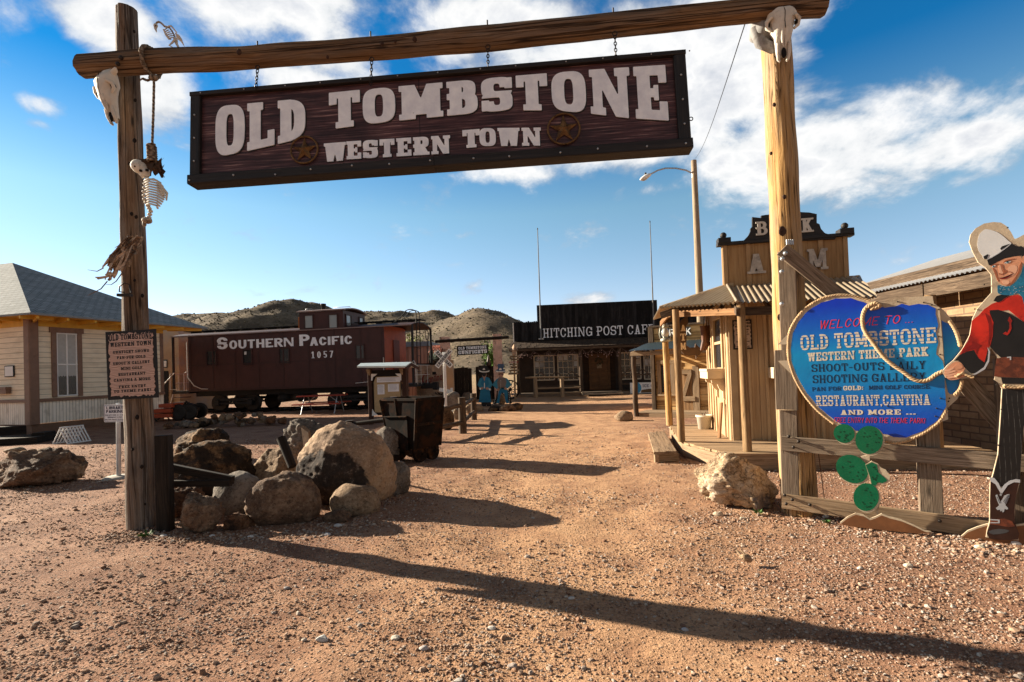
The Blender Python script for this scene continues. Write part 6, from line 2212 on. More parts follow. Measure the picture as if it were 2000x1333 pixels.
# ------------------------------------------------------------------ ore cart
def ore_cart():
 q = lambda zx,zy,d: W(700 + zx * .18,680 + zy * .18,d)
 zv = Vector((0,0,1))
 TL,TC,TR = q(240,565,9.45),q(630,537,8.95),q(922,512,9.5)
 zt = 1.15
 for p in (TL,TC,TR): p.z = zt
 TB = TL + TR - TC
 BL,BC,BR = q(345,1000,9.45),q(612,1045,9.05),q(885,1030,9.5)
 zb = .25
 for p in (BL,BC,BR): p.z = zb
 BB = BL + BR - BC
 root = thing('ore_cart', 'rusty black iron ore cart with tapered sides standing by the rock bed', 'mine cart', (BL + BR) / 2 * 1.0 - zv * zb)
 cen = (TL + TR) / 2
 mb = MB()
 def shell(T,B,inset):
  Ti = [p + (Vector((cen.x,cen.y,p.z)) - p).normalized() * inset for p in T]
  Bi = [p + (Vector((cen.x,cen.y,p.z)) - p).normalized() * inset + zv * .03 for p in B]
  n = 4
  vs = T + B + Ti + Bi
  fs = []
  for i in range(4):
   j = (i + 1) % 4
   fs += [[i,4 + i,4 + j,j],[8 + i,8 + j,12 + j,12 + i],[i,j,8 + j,8 + i]]
  fs += [[4,5,6,7][::-1],[12,13,14,15]]
  mb.add(vs,fs)
 shell([TL,TC,TR,TB],[BL,BC,BR,BB],.025)
 tub = mb.build('tub', MT['rust_dark'], root)
 mb = MB()
 T4 = [TL,TC,TR,TB]; B4 = [BL,BC,BR,BB]
 for i in range(4): mb.beam(T4[i] - zv * .02,T4[(i + 1) % 4] - zv * .02,.03,.05)
 out = lambda p: (Vector((p.x,p.y,0)) - Vector((cen.x,cen.y,0))).normalized()
 for i in range(4): mb.beam(T4[i] + out(T4[i]) * .0 - zv * .03,B4[i],.05,.05,out(T4[i]))
 nL = (TC - TL).cross(zv).normalized(); nR = (TR - TC).cross(zv).normalized()
 mid = TL.lerp(TC,.42); mb.beam(mid + nL * .01,mid.lerp(BL.lerp(BC,.42),.45) + nL * .01,.03,.03,nL)
 for a,b in ((TL,TC),(TC,TR)):
  nn = (b - a).cross(zv).normalized()
  A1 = a.lerp(B4[T4.index(a)],.52); B1 = b.lerp(B4[T4.index(b)],.52)
  if a is TC: mb.beam(A1 + nn * .012,B1 + nn * .012,.03,.05)
 mb.build('rim_strap', MT['rust_dark2'], tub)
 # chute door on the left face
 mb = MB()
 def onL(t,h,off): return TL.lerp(TC,t).lerp(BL.lerp(BC,t),h) + nL * off
 a = [onL(.04,.38,.03),onL(.76,.36,.03),onL(.80,1.02,.045),onL(.10,.98,.045)]
 b = [onL(.04,.38,.01),onL(.76,.36,.01),onL(.80,1.02,.01),onL(.10,.98,.01)]
 mb.add(a + b,[[3,2,1,0],[0,1,5,4],[1,2,6,5],[2,3,7,6],[3,0,4,7]])
 mb.build('chute_door', MT['rust_dark'], root)
 mb = MB()
 mb.beam(a[0] + zv * .005,a[1] + zv * .005,.05,.02)
 mb.build('door_lip', MT['rust_dark2'], root)
 # chassis and wheels
 mb = MB()
 rd = (BR - BC).normalized(); ld = (BL - BC).normalized()
 ch = lambda s,t,z: BC + rd * s + ld * t + zv * (z - zb)
 LR,LL = (BR - BC).length,(BL - BC).length
 for t in (.10,LL - .06): mb.beam(ch(-.02,t,.20),ch(LR + .02,t,.20),.08,.10)
 for s in (.05,LR * .5,LR - .05): mb.beam(ch(s,.02,.21),ch(s,LL,.21),.08,.07)
 for s in (.16,LR - .14): mb.tube([ch(s,-.06,.15),ch(s,LL + .04,.15)],.028,8)
 mb.box(ch(.30,LL * .5,.18),(.3,.5,.12))
 mb.beam(ch(-.1,LL * .5,.10),ch(-.35,LL * .5,.10),.12,.10)
 mb.build('chassis', MT['rust_dark2'], root)
 for s in (.16,LR - .14):
  for t in (.0,LL):
   mb = MB()
   mb.lathe(ch(s,t + (.05 if t == 0 else -.05),.145),[(0,.05),(.04,.05),(.05,.02),(.11,.01),(.125,.035),(.145,.03),(.145,-.05),(.125,-.05),(0,-.02)],20,0,-ld if t == 0 else ld)
   mb.build('wheel', MT['rust_dark2'], root)
MT['rust_dark2'] = paint('rust_dark2', (.016,.010,.007),.4,9,.85,.4,((.09,.036,.013),6,.57,.7), spec=.1)
ore_cart()
# ------------------------------------------------------------------ log rail fence round the track yard
def log_fence(name,label,posts,mat,group=None,two=True):
 """posts: list of (px of foot, py of foot, height)"""
 P = [G(a,b) for a,b,h in posts]
 root = thing(name, label, 'fence', P[0])
 for p,(a,b,h) in zip(P,posts):
  mb = MB(); mb.log(p - Vector((0,0,.1)),p + Vector((0,0,h)),.105,.095,12,0,.08)
  mb.build('post', mat, root)
 for i in range(len(P) - 1):
  h0,h1 = posts[i][2],posts[i + 1][2]
  for f in ((.78,.30) if two else (.8,)):
   mb = MB(); mb.log(P[i] + Vector((0,0,h0 * f)),P[i + 1] + Vector((0,0,h1 * f)),.055,.06,9,0,.12,None,.03)
   mb.build('rail', mat, root)
 return root
MT['old_log'] = wood('old_log', (.025,.017,.012),(.085,.056,.036),(.19,.135,.09),1.0,20,.6,.7)
log_fence('log_rail_fence', 'low dark log rail fence running from the ore cart towards the gunfighters', [(838,862,.86),(904,846,.92),(926,820,.86)], MT['old_log'])
log_fence('log_rail_fence', 'single black log rail and stub post behind the largest boulder', [(684,862,.5),(775,862,.66)], MT['black_wood'], None, False)
# ------------------------------------------------------------------ middle distance
ZV = Vector((0,0,1))
def frame_dir(o,u):
 """local frame of a wall: a along u, b inward, z up"""
 u = Vector((u[0],u[1],0)).normalized()
 v = Vector((-u.y,u.x,0))
 K = lambda a,b,z: o + u * a + v * b + ZV * z
 R = Matrix((u,v,ZV)).transposed()
 def s(px,py,off=0.0):
  p = PL(px,py,o - v * off,-v) - o
  return p.dot(u),p.z
 return u,v,K,R,s
def wall_quad(mb,K,a0,a1,b,z0,z1,mat=0):
 mb.add([K(a0,b,z0),K(a1,b,z0),K(a1,b,z1),K(a0,b,z1)],[[0,1,2,3]],mat,False,[(a0,z0,0),(a1,z0,0),(a1,z1,0),(a0,z1,0)])
def slab(mb,K,a0,a1,b0,b1,z0,z1,mat=0):
 """box in local coordinates with gc = (along, up)"""
 vs = [K(a,b,z) for z in (z0,z1) for b in (b0,b1) for a in (a0,a1)]
 gc = [(a + b,z,b) for z in (z0,z1) for b in (b0,b1) for a in (a0,a1)]
 mb.add(vs,[[0,1,5,4],[1,3,7,5],[3,2,6,7],[2,0,4,6],[4,5,7,6],[0,2,3,1]],mat,False,gc)
def corrugate(mb,poly,e0,e1,pitch=.085,amp=.017,mat=0):
 """corrugated sheet filling the convex polygon; corrugations run square to the eave e0-e1"""
 o = Vector(e0); x = (Vector(e1) - o).normalized()
 n = Vector((0,0,0))
 for i in range(len(poly)):
  n += (poly[i] - poly[0]).cross(poly[(i + 1) % len(poly)] - poly[0])
 n.normalize()
 if n.z < 0: n = -n
 y = n.cross(x)
 P = [((p - o).dot(x),(p - o).dot(y)) for p in poly]
 s0,s1 = min(p[0] for p in P),max(p[0] for p in P)
 N = max(4,int((s1 - s0) / pitch * 6))
 vs,g,rows = [],[],[]
 for i in range(N + 1):
  s = s0 + (s1 - s0) * i / N
  s = min(max(s,s0 + 1e-4),s1 - 1e-4)
  ts = []
  for (a,b) in zip(P,P[1:] + P[:1]):
   if (a[0] - s) * (b[0] - s) <= 0 and abs(a[0] - b[0]) > 1e-9:
    ts.append(a[1] + (b[1] - a[1]) * (s - a[0]) / (b[0] - a[0]))
  z = amp * sin(2 * pi * s / pitch)
  for t in (min(ts),max(ts)):
   vs.append(o + x * s + y * t + n * z)
   g.append((s,t,z))
 mb.add(vs,[[2 * i,2 * i + 2,2 * i + 3,2 * i + 1] for i in range(N)],mat,True,g)
# ---- cafe
CAFE_DARK = boards('cafe_boards', (.004,.004,.0045),(.010,.009,.010),(.028,.026,.027),.19,0,.05,.85,((.045,.042,.042),.35),1.2)
def cafe():
 o = W(1008,760,30.9); o.z = 0
 u,v,K,R,s = frame_dir(o,(.995,-.085))
 root = thing('cafe_building', 'black boarded cafe with a tall false front and a shingled porch roof', 'building', K(4.5,0,0))
 zl = s(1012,631)[1]; ah = s(1049,620)[0]; a1 = s(1283,600)[0]; zh = s(1160,592)[1]; zb = s(1100,664)[1]
 mb = MB()
 slab(mb,K,ah,a1,-.08,.0,zb,zh)
 slab(mb,K,0,ah - .003,-.06,.0,zb,zl)
 slab(mb,K,a1 + .003,a1 + 3.5,-.06,0,zb,zl + .2)
 # ragged board tops of the low wing
 for i in range(12):
  a = i * ah / 12
  slab(mb,K,a + .01,a + ah / 12 - .01,-.055,-.01,zl - .02,zl + random.uniform(0,.09))
 front = mb.build('false_front', CAFE_DARK, root)
 mb = MB(); mb.beam(K(-.03,-.03,2.6),K(-.03,-.03,zl),.06,.1)
 mb.build('corner_board', MT['zinc_pale'], front)
 mb = MB()
 slab(mb,K,.1,a1 + 3.3,.02,6,0,zl - .1)
 mb.build('wall', MT['cafe_wall'], root)
 mb = MB()
 a0,z0 = s(1061,659,.1); aL,z1 = s(1277,653,.1); zt = s(1063,641,.1)[1]
 mb.text("HITCHING POST CAFE", TYPE, (K(a0,-.09,(z0 + z1) / 2), u, ZV, -v), zt - z0, aL - a0 + .03, 'l', .02)
 mb.build('lettering', MT['letter_white'], front)
 # porch roof of old shakes
 er,ef = K(0,-.1,zb - .05),1.5
 mb = MB()
 rs = random.Random(4)
 for row in range(5):
  t = row / 5
  b = -.1 - ef * (1 - t)
  z = 2.78 + (zb - 2.85) * t
  a = -.2
  while a < a1 + 1.5:
   w = rs.uniform(.1,.26)
   mb.beam(K(a + w / 2,b - rs.uniform(0,.08),z),K(a + w / 2,b + .48,z + (zb - 2.85) * .34),w * .94,rs.uniform(.02,.05),ZV,0,0)
   a += w
 pr = mb.build('porch_roof', MT['shake'], root)
 mb = MB(); mb.beam(K(-.2,-1.62,2.68),K(a1 + 1.5,-1.62,2.68),.07,.12)
 mb.build('fascia', MT['old_log'], pr)
 mb = MB(); mb.add([K(-.2,-1.6,2.72),K(a1 + 1.5,-1.6,2.72),K(a1 + 1.5,-.02,zb - .1),K(-.2,-.02,zb - .1)],[[3,2,1,0]])
 mb.build('porch_ceiling', MT['dark_interior'], pr)
 for px in (1133,1206,1016):
  a = s(px,740)[0]
  mb = MB(); mb.log(K(a,-1.35,-.05),K(a,-1.35,2.72),.11,.10,10)
  mb.build('porch_post', MT['old_log'], root)
 # windows: frames,glazing bars,dark panes,papers
 rsn = random.Random(8)
 for x0,x1,yt,yb in ((1043,1083,696,742),(1089,1130,694,742),(1209,1252,690,740),(1257,1292,689,740)):
  (aa,zt_),(ab,zb_) = s(x0,yt),s(x1,yb)
  mb = MB()
  for i in range(5):
   a = aa + (ab - aa) * i / 4
   mb.beam(K(a,-.02,zb_),K(a,-.02,zt_),.035 if i % 4 else .07,.04,v,0,0)
  for i in range(5):
   z = zb_ + (zt_ - zb_) * i / 4
   mb.beam(K(aa,-.02,z),K(ab,-.02,z),.045,.035 if i % 4 else .07,ZV,0,0)
  wn = mb.build('window', MT['sash_tan'], root)
  mb = MB(); wall_quad(mb,K,aa,ab,.005,zb_,zt_)
  mb.build('pane', MT['win_dark'], wn)
  for i in range(4):
   a,z = aa + (ab - aa) * rsn.choice((.02,.27,.52,.77)),zb_ + (zt_ - zb_) * rsn.choice((.52,.77))
   mb = MB(); wall_quad(mb,K,a + .03,a + (ab - aa) * .21,-.004,z + .03,z + (zt_ - zb_) * .22)
   mb.build('paper', rsn.choice((MT['paper_dim'], MT['paper_dim'], MT['sash_tan'])), wn)
  txt = {1043: ("GREAT", .78,.12,.42),1257: ("FRIES", .60,.05,.95)}.get(x0)
  if txt:
   mb = MB()
   mb.text(txt[0], SANSM, (K(aa + (ab - aa) * txt[2], -.055, zb_ + (zt_ - zb_) * txt[1]), u, ZV, -v),.2,(ab - aa) * txt[3], 'l', .004)
   if x0 == 1043: mb.text("GO", SANSM, (K(aa + (ab - aa) * .27,-.055, zb_ + (zt_ - zb_) * .55), u, ZV, -v),.2,(ab - aa) * .22, 'l', .004)
   mb.build('lettering', MT['paper_dim'], wn)
 # door in its recess
 (aa,zt_),(ab,zb_) = s(1149,692),s(1193,761)
 mb = MB(); slab(mb,K,aa - .3,ab + .3,-.03,.01,.1,zt_ + .1)
 dr0 = mb.build('door_surround', MT['door_brown'], root)
 mb = MB()
 slab(mb,K,aa,ab,-.07,-.031,zb_,zt_)
 for a in (aa + .08,(aa + ab) / 2,ab - .08): mb.beam(K(a,-.08,zb_ + .05),K(a,-.08,zt_ - .03),.12,.03,v)
 for z in (zb_ + .1,zb_ + .95,zt_ - .12): mb.beam(K(aa,-.085,z),K(ab,-.085,z),.03,.16,ZV)
 dr = mb.build('door', MT['door_brown2'], root)
 mb = MB(); mb.ball(K(aa + .12,-.13,zb_ + 1.0),.035,8,6)
 mb.build('handle', MT['iron'], dr)
 am,zm = s(1170,706,.12)
 mb = MB()
 rs = random.Random(2)
 for i in range(70):
  t = rs.uniform(0,6.28)
  c = K(am + cos(t) * .19 + rs.uniform(-.05,.05),-.14,zm + sin(t) * .19 + rs.uniform(-.05,.05))
  d = Vector((rs.uniform(-1,1),rs.uniform(-.5,0),rs.uniform(-1,1))).normalized() * .09
  sd = d.cross(Vector((0,1,0))).normalized() * .02
  mb.add([c - sd,c + sd,c + d],[[0,1,2]])
 mb.build('wreath', MT['shrub_dark'], dr)
 mb = MB(); mb.prism([(-.14,-.36),(.14,-.36),(.14,-.1),(-.14,-.1)],(K(am,-.13,zm - .05),u,ZV,-v),.01)
 mb.build('door_card', MT['rail_board'], dr)
 # garland of lights under the porch eave
 mb = MB()
 rs = random.Random(6)
 a = -.1
 while a < a1 + .6:
  L = rs.uniform(.45,.9)
  pts = [K(a + L * t,-1.66,2.6 - .22 * sin(t * pi)) for t in (0,.25,.5,.75,1)]
  mb.tube(pts,.008,4)
  for i in range(int(L * 16)):
   t = rs.uniform(0,1)
   p = K(a + L * t,-1.66 + rs.uniform(-.03,.03),2.6 - .22 * sin(t * pi))
   q_ = p + Vector((rs.uniform(-.07,.07),0,-rs.uniform(.05,.28)))
   mb.tube([p,q_],.006,4)
   mb.ball(q_,.022,5,4,1)
  a += L
 mb.build('garland', [MT['garland_dark'], MT['garland_berry']], pr)
 # porch floor,steps
 mb = MB(); slab(mb,K,0,a1 + 1.5,-1.7,0,-.02,.16)
 mb.build('porch_floor', MT['grey_board'], root)
 aa,ab = s(1135,770)[0],s(1205,770)[0]
 for i,(b0,b1,z) in enumerate(((-2.15,-1.71,.17),(-2.6,-2.1,.085))):
  mb = MB(); mb.beam(K(aa - .05,(b0 + b1) / 2,z),K(ab + .05,(b0 + b1) / 2,z),b1 - b0,.07)
  mb.build('step', MT['grey_board'], root)
 # porch rail and X braces
 for x0,x1 in ((1043,1130),(1209,1260)):
  ax,ay = s(x0,738)[0],s(x1,738)[0]
  mb = MB()
  for z in (1.05,.55,.2): mb.beam(K(ax,-1.45,z),K(ay,-1.45,z),.06,.07)
  n = max(2,int((ay - ax) / .8))
  for i in range(n):
   p = ax + (ay - ax) * i / n; q_ = ax + (ay - ax) * (i + .5) / n; r_ = ax + (ay - ax) * (i + 1) / n
   mb.beam(K(p,-1.46,1.05),K(q_,-1.46,1.38),.04,.06); mb.beam(K(q_,-1.48,1.38),K(r_,-1.48,1.05),.04,.06)
  mb.build('railing', MT['old_log'], root)
cafe_mats = None
MT['cafe_wall'] = paint('cafe_wall', (.035,.022,.015),.3,3,.85,.4)
MT['shake'] = wood('shake', (.012,.008,.006),(.055,.035,.024),(.17,.125,.09),2,20,0,.3)
MT['sash_tan'] = paint('sash_tan', (.50,.40,.29),.15,7,.7,.1)
MT['paper_dim'] = paint('paper_dim', (.50,.47,.44),.2,6,.8,.05)
MT['door_brown'] = wood('door_brown', (.012,.006,.003),(.032,.016,.008),(.06,.032,.015),1,18,.2,.3)
MT['door_brown2'] = wood('door_brown2', (.045,.018,.006),(.11,.048,.016),(.16,.075,.026),1,14,.2,.3, rough=.5)
MT['shrub_dark'] = paint('shrub_dark', (.03,.032,.015),.3,20,.9,.2)
MT['garland_dark'] = plain('garland_dark', (.16,.11,.09),.8)
MT['garland_berry'] = plain('garland_berry', (.60,.38,.34),.4)
cafe()
MT['pole_grey'] = paint('pole_grey', (.16,.16,.16),.2,4,.7,.1)
def flagpoles():
 for x0, y0, x1, y1, d, lab in ((1049,449,1057,664,30.3, 'thin grey pole at the step of the cafe false front'),(1270,435,1277,640,30.0, 'thin grey pole at the bank end of the cafe false front')):
  a,b = W(x1,y1,d),W(x0,y0,d)
  b = Vector((a.x + .02,a.y,b.z))
  root = thing('flagpole', lab, 'pole', Vector((a.x, a.y, a.z)), 'thin poles on the cafe')
  mb = MB(); mb.tube([a,a.lerp(b,.45),b],[.045,.035,.022],8)
  mb.build('pole', MT['pole_grey'], root)
  mb = MB(); mb.lathe(b,[(.0,.12),(.03,.08),(.03,0)],8)
  mb.build('finial', MT['iron'], root)
  mb = MB(); mb.box(a + Vector((0,.04,.05)),(.3,.1,.06))
  mb.build('bracket', MT['zinc'], root)
flagpoles()
def hitching_rail():
 root = thing('hitching_rail', 'pale post and rail hitching rack standing before the cafe windows', 'hitching rail', G(1070,778))
 y = G(1045,777).y
 pts = [(1045,738),(1097,737)]
 P = []
 for px,py in pts:
  t = W(px,py,y)
  b = Vector((t.x + .02,t.y,0)); P.append((b,t))
  mb = MB(); mb.log(b - ZV * .1,t,.12,.105,10)
  mb.build('post', MT['rail_board'], root)
 for f in (1.0,.45,.2):
  a = P[0][0].lerp(P[0][1],f); b = P[1][0].lerp(P[1][1],f)
  dd = (b - a).normalized()
  mb = MB(); mb.log(a - dd * (.55 if f == 1 else .05),b + dd * (.4 if f == 1 else 1.0),.05,.05,8)
  mb.build('rail', MT['rail_board'], root)
hitching_rail()
def ice_cream_sign():
 o = W(1231,769,28.6)
 x1 = W(1276,768,28.5); y1 = W(1230.5,748,28.6)
 o2 = o
 fr = frame3(o,x1,y1)
 o,x,y,n = fr
 wd = (x1 - o).length + .7; hh = (y1 - o).length
 root = thing('ice_cream_sign', 'white ice cream banner with a blue disc on the cafe porch rail', 'sign', o)
 mb = MB(); mb.prism([(0,0),(wd,0),(wd,hh),(0,hh)],fr,.03)
 pn = mb.build('panel', MT['white_paint'], root)
 mb = MB(); mb.prism([(.38 + .26 * cos(t) * .9,hh * .52 + .30 * sin(t)) for t in [2 * pi * i / 20 for i in range(20)]],fr,.004,0,.031)
 mb.build('disc', plain('ice_blue', (.04,.26,.45),.5), pn)
 mb = MB(); mb.prism([(.58,.03),(wd - .1,.03),(wd - .08,hh * .36),(1.0,hh * .40),(.62,hh * .30)],fr,.004,0,.031)
 mb.build('picture', plain('waffle', (.14,.075,.03),.6), pn)
 mb = MB(); mb.text("ICE CREAM", SLABM, (o + x * .68 + y * hh * .55, x, y, n), hh * .28, wd - .75, 'l', .004,0,.031)
 mb.build('lettering', plain('ice_grey', (.16,.17,.23),.6), pn)
ice_cream_sign()
# ---- gunfighters' gate, cantina wall, sheds
def gunfight_gate():
 d = 28.0
 q = lambda zx,zy,dd=0.0: W(840 + zx * .135,640 + zy * .135,d + dd)
 root = thing('adobe_gateway', 'pair of pinkish adobe pillars carrying a dark pole in front of the hill', 'gateway', q(600,1000))
 for zx,w,zt in ((229,138,140),(985,128,97)):
  a = q(zx,600)
  t = q(zx,zt).z
  mb = MB()
  hw = w * .135 * d / 2000
  rs = random.Random(zx)
  vs,fs = [],[]
  n = 10
  for i in range(n + 1):
   z = -.1 + (t + .1) * i / n
   for (sx,sy) in ((-1,-1),(1,-1),(1,1),(-1,1)):
    vs.append(Vector((a.x + sx * hw * (1 + rs.uniform(-.08,.05)),a.y + sy * hw * (1 + rs.uniform(-.08,.05)),z)))
  for i in range(n):
   for j in range(4):
    fs.append([i * 4 + j,i * 4 + (j + 1) % 4,i * 4 + 4 + (j + 1) % 4,i * 4 + 4 + j])
  fs.append([n * 4,n * 4 + 1,n * 4 + 2,n * 4 + 3])
  mb.add(vs,fs)
  mb.build('pillar', MT['adobe_pink'], root)
 mb = MB(); mb.log(q(75,205,-.25),q(1140,142,-.25),.085,.085,10,0,.1)
 mb.build('pole', MT['black_wood'], root)
 # hanging board
 TL,TR,BR,BL = q(385,268,-.25),q(838,246,-.25),q(843,380,-.25),q(392,404,-.25)
 fr = frame3(BL,BR,TL)
 o,x,y,n = fr
 wd,hh = (BR - BL).length,(TL - BL).length
 r2 = thing('gunfight_sign', 'black board lettered for gunfights hanging between the adobe pillars', 'sign', (BL + BR) / 2)
 mb = MB(); mb.prism([(0,0),(wd,0),(wd,hh),(0,hh)],fr,.04,0,-.04)
 mb.build('board', MT['kiosk_dark'], r2)
 mb = MB()
 mb.text("OLD TOMBSTONE", WEST, (o + x * wd * .5 + y * hh * .58, x, y, n), hh * .30, wd * .90, 'c', .004,0,.001)
 mb.text("GUNFIGHTS", SLAB, (o + x * wd * .5 + y * hh * .10, x, y, n), hh * .38, wd * .92, 'c', .004,0,.001)
 mb.build('lettering', MT['letter_white'], r2)
 for t in (.12,.88):
  mb = MB(); p = o + x * wd * t + y * hh; mb.tube([p,Vector((p.x,p.y,q(600,168).z))],.012,5)
  mb.build('chain', MT['iron'], r2)
 # black plank gates
 for x0, x1, yt, lab in ((300,610,588, 'black plank gate leaf beside the gunfighter cutouts'),(668,935,558, 'taller black plank gate leaf behind the gunfighter cutouts')):
  a,b = q(x0,900,.4),q(x1,900,.4)
  zt = q(x0,yt,.4).z
  mb = MB()
  n = int((b.x - a.x) / .17)
  for i in range(n):
   xx = a.x + (b.x - a.x) * (i + .5) / n
   mb.beam(Vector((xx,a.y,0)),Vector((xx,a.y,zt + random.uniform(-.05,.03))),(b.x - a.x) / n * .985,.03,(0,1,0))
  r3 = thing('plank_gate', lab, 'gate', Vector(((a.x + b.x) / 2, a.y, 0)), 'black plank gates')
  mb.build('planks', MT['black_wood'], r3)
  mb = MB()
  for z in (zt * .25,zt * .75): mb.beam(Vector((a.x,a.y + .04,z)),Vector((b.x,a.y + .04,z)),.05,.12)
  mb.build('crossbar', MT['black_wood'], r3)
 # bell-like pot on the right leaf,round ring pot hook
 mb = MB()
 mb.lathe(q(848,520,.2),[(0,-.22),(.1,-.2),(.15,-.05),(.10,.15),(.035,.42),(0,.5)],14)
 mb.single('iron_bell', MT['iron'], 'dark iron bell hanging above the taller black gate leaf', 'bell')
 # old grey beam posts beside the crossing sign
 mb = MB(); a = q(270,560,-1.2); mb.beam(Vector((a.x,a.y,0)),Vector((a.x,a.y,2.2)),.5,.3,(0,1,0))
 mb.single('adobe_stub', MT['stucco_tan'], 'grey plastered stub wall behind the crossing sign post', 'wall')
MT['letter_dim'] = plain('letter_dim', (.66,.63,.58),.7)
gunfight_gate()
def cantina():
 d = 25.2
 q = lambda zx,zy,dd=0.0: W(780 + zx * .1576,580 + zy * .1576,d + dd)
 o = q(215,1200); o.z = 0
 u,v,K,R,s = frame_dir(o,(1,-.03))
 root = thing('cantina_wall', 'low adobe wall with red cantina lettering beside the caboose', 'wall', o)
 ztop = s(780 + 230 * .1576,580 + 852 * .1576)[1]
 a1 = s(780 + 548 * .1576,700)[0]
 mb = MB()
 rs = random.Random(9)
 n = 14
 vs,fs = [],[]
 for i in range(n + 1):
  a = a1 * i / n
  z = ztop + rs.uniform(-.03,.03)
  vs += [K(a,0,-.1),K(a,rs.uniform(-.02,.02),z),K(a,.4,z),K(a,.4,-.1)]
 for i in range(n):
  for j in range(3): fs.append([i * 4 + j,i * 4 + 4 + j,i * 4 + 5 + j,i * 4 + 1 + j][::-1])
 fs += [[0,1,2,3],[n * 4 + 3,n * 4 + 2,n * 4 + 1,n * 4]]
 mb.add(vs,fs)
 mb.build('wall', MT['adobe'], root)
 mb = MB(); mb.beam(K(-.1,.2,ztop + .05),K(a1 + .1,.2,ztop + .05),.5,.08)
 mb.build('coping', MT['black_wood'], root)
 a0,z0 = s(780 + 285 * .1576,580 + 1085 * .1576); aL,z1 = s(780 + 512 * .1576,580 + 1035 * .1576)
 xd = (u * (aL - a0) + ZV * (z1 - z0)).normalized()
 mb = MB()
 mb.text("C", HAND2,(K(a0,-.03, z0), xd, ZV, -v),.50,.30, 'l', .006,0,0, None, 0,.15)
 mb.text("antina", HAND2,(K(a0,-.03, z0) + xd * .33, xd, ZV, -v),.40,(aL - a0) * .76, 'l', .006,0,0, None, 0,.15)
 mb.build('lettering', MT['letter_red'], root)
 a2,z2 = s(780 + 432 * .1576,580 + 948 * .1576)
 mb = MB(); slab(mb,K,a2 - .09,a2 + .09,-.03,.0,z2 - .07,z2 + .07)
 mb.build('vent', MT['dark_interior'], root)
 # dark brush against the wall
 mb = MB()
 rs = random.Random(3)
 for i in range(420):
  c = K(rs.gauss(1.35,.35),-.35 + rs.uniform(-.3,.2),abs(rs.gauss(.22,.2)))
  d_ = Vector((rs.uniform(-1,1),rs.uniform(-1,1),rs.uniform(-.2,1))).normalized() * rs.uniform(.06,.16)
  sd = d_.cross(Vector((rs.uniform(-1,1),1,rs.uniform(-1,1)))).normalized() * .03
  mb.add([c - sd,c + sd,c + d_],[[0,1,2]])
 mb.single('dry_bush', MT['brush'], 'dark brown dry bush growing against the cantina wall', 'bush')
 # corrugated pink shed behind
 o2 = q(40,850,4.5); o2.z = 0
 u2,v2,K2,R2,s2 = frame_dir(o2,(1,-.05))
 r2 = thing('pink_shed', 'faded pink boarded shed with a blue grey roof edge behind the cantina wall', 'shed', o2)
 aw,zt = s2(780 + 355 * .1576,580 + 612 * .1576)
 mb = MB(); slab(mb,K2,0,aw,0,3,0,zt)
 mb.build('wall', boards('pink_boards', (.17,.095,.075),(.30,.175,.14),(.36,.22,.18),.18,0,.07), r2)
 mb = MB(); slab(mb,K2,-.1,aw + .1,-.15,3.1,zt + .002,zt + .28)
 mb.build('roof', plain('blue_grey_roof', (.14,.17,.21),.6), r2)
 # dark lean-to with red clay tiles
 o3 = q(362,830,2.0); o3.z = 0
 u3,v3,K3,R3,s3 = frame_dir(o3,(1,-.03))
 aw,zt = s3(780 + 515 * .1576,580 + 690 * .1576)
 r3 = thing('tile_roof_shed', 'small dark lean to with broken red clay tiles beside the crossing sign', 'shed', o3)
 mb = MB(); slab(mb,K3,0,aw,.1,1.5,0,zt)
 mb.build('wall', MT['dark_interior'], r3)
 mb = MB()
 rs = random.Random(5)
 for r_ in range(3):
  for i in range(8):
   a = aw * (i + .5) / 8
   b = .0 + r_ * .35
   mb.tube([K3(a + rs.uniform(-.03,.03),b - .05,zt - .05 + .14 * r_),K3(a,b + .42,zt + .14 * r_ + .12)],[.075,.06],8)
 mb.build('roof_tiles', paint('clay_tile', (.30,.085,.045),.4,6,.85,.3,((.08,.04,.03),5,.5,.6)), r3)
MT['brush'] = paint('brush', (.055,.032,.02),.4,8,.95,.2)
HAND2 = ST('hand2', .62,.13,.12,0,0,1.9,.12, False)
cantina()
def crossing_sign():
 d = 20.0
 q = lambda zx,zy,dd=0.0: W(840 + zx * .135,640 + zy * .135,d + dd)
 b = q(228,1100); b.z = 0
 root = thing('railroad_crossing_sign', 'white railroad crossing cross with black letters on a white post', 'sign', b)
 t = q(212,400)
 t = Vector((b.x - .005,b.y,t.z))
 mb = MB(); mb.beam(b - ZV * .1,t + ZV * .12,.11,.09,(0,1,0))
 mb.build('post', MT['white_paint'], root)
 for k_, (p0, p1, txt) in enumerate((((88,345),(312,565), "RAIL  ROAD"),((95,572),(300,325), "CROSSING"))):
  A,B = q(*p0,-.08 - .035 * k_),q(*p1,-.08 - .035 * k_)
  x = (B - A).normalized(); n = Vector((0,-1,0)); y = n.cross(x)
  if y.z < 0: y = -y
  L = (B - A).length
  w = .19
  fr = (A,x,y,x.cross(y))
  if fr[3].y > 0: fr = (A,x,y,-fr[3])
  mb = MB(); mb.prism([(0,-w / 2),(L,-w / 2),(L,w / 2),(0,w / 2)],fr,.02)
  ar = mb.build('crossbuck_arm', MT['white_paint'], root)
  mb = MB(); mb.text(txt, SANS, (A + x * L * .5 - y * w * .32, x, y, fr[3]), w * .64, L * .90, 'c', .004,0,.021)
  mb.build('lettering', MT['black'], ar)
crossing_sign()
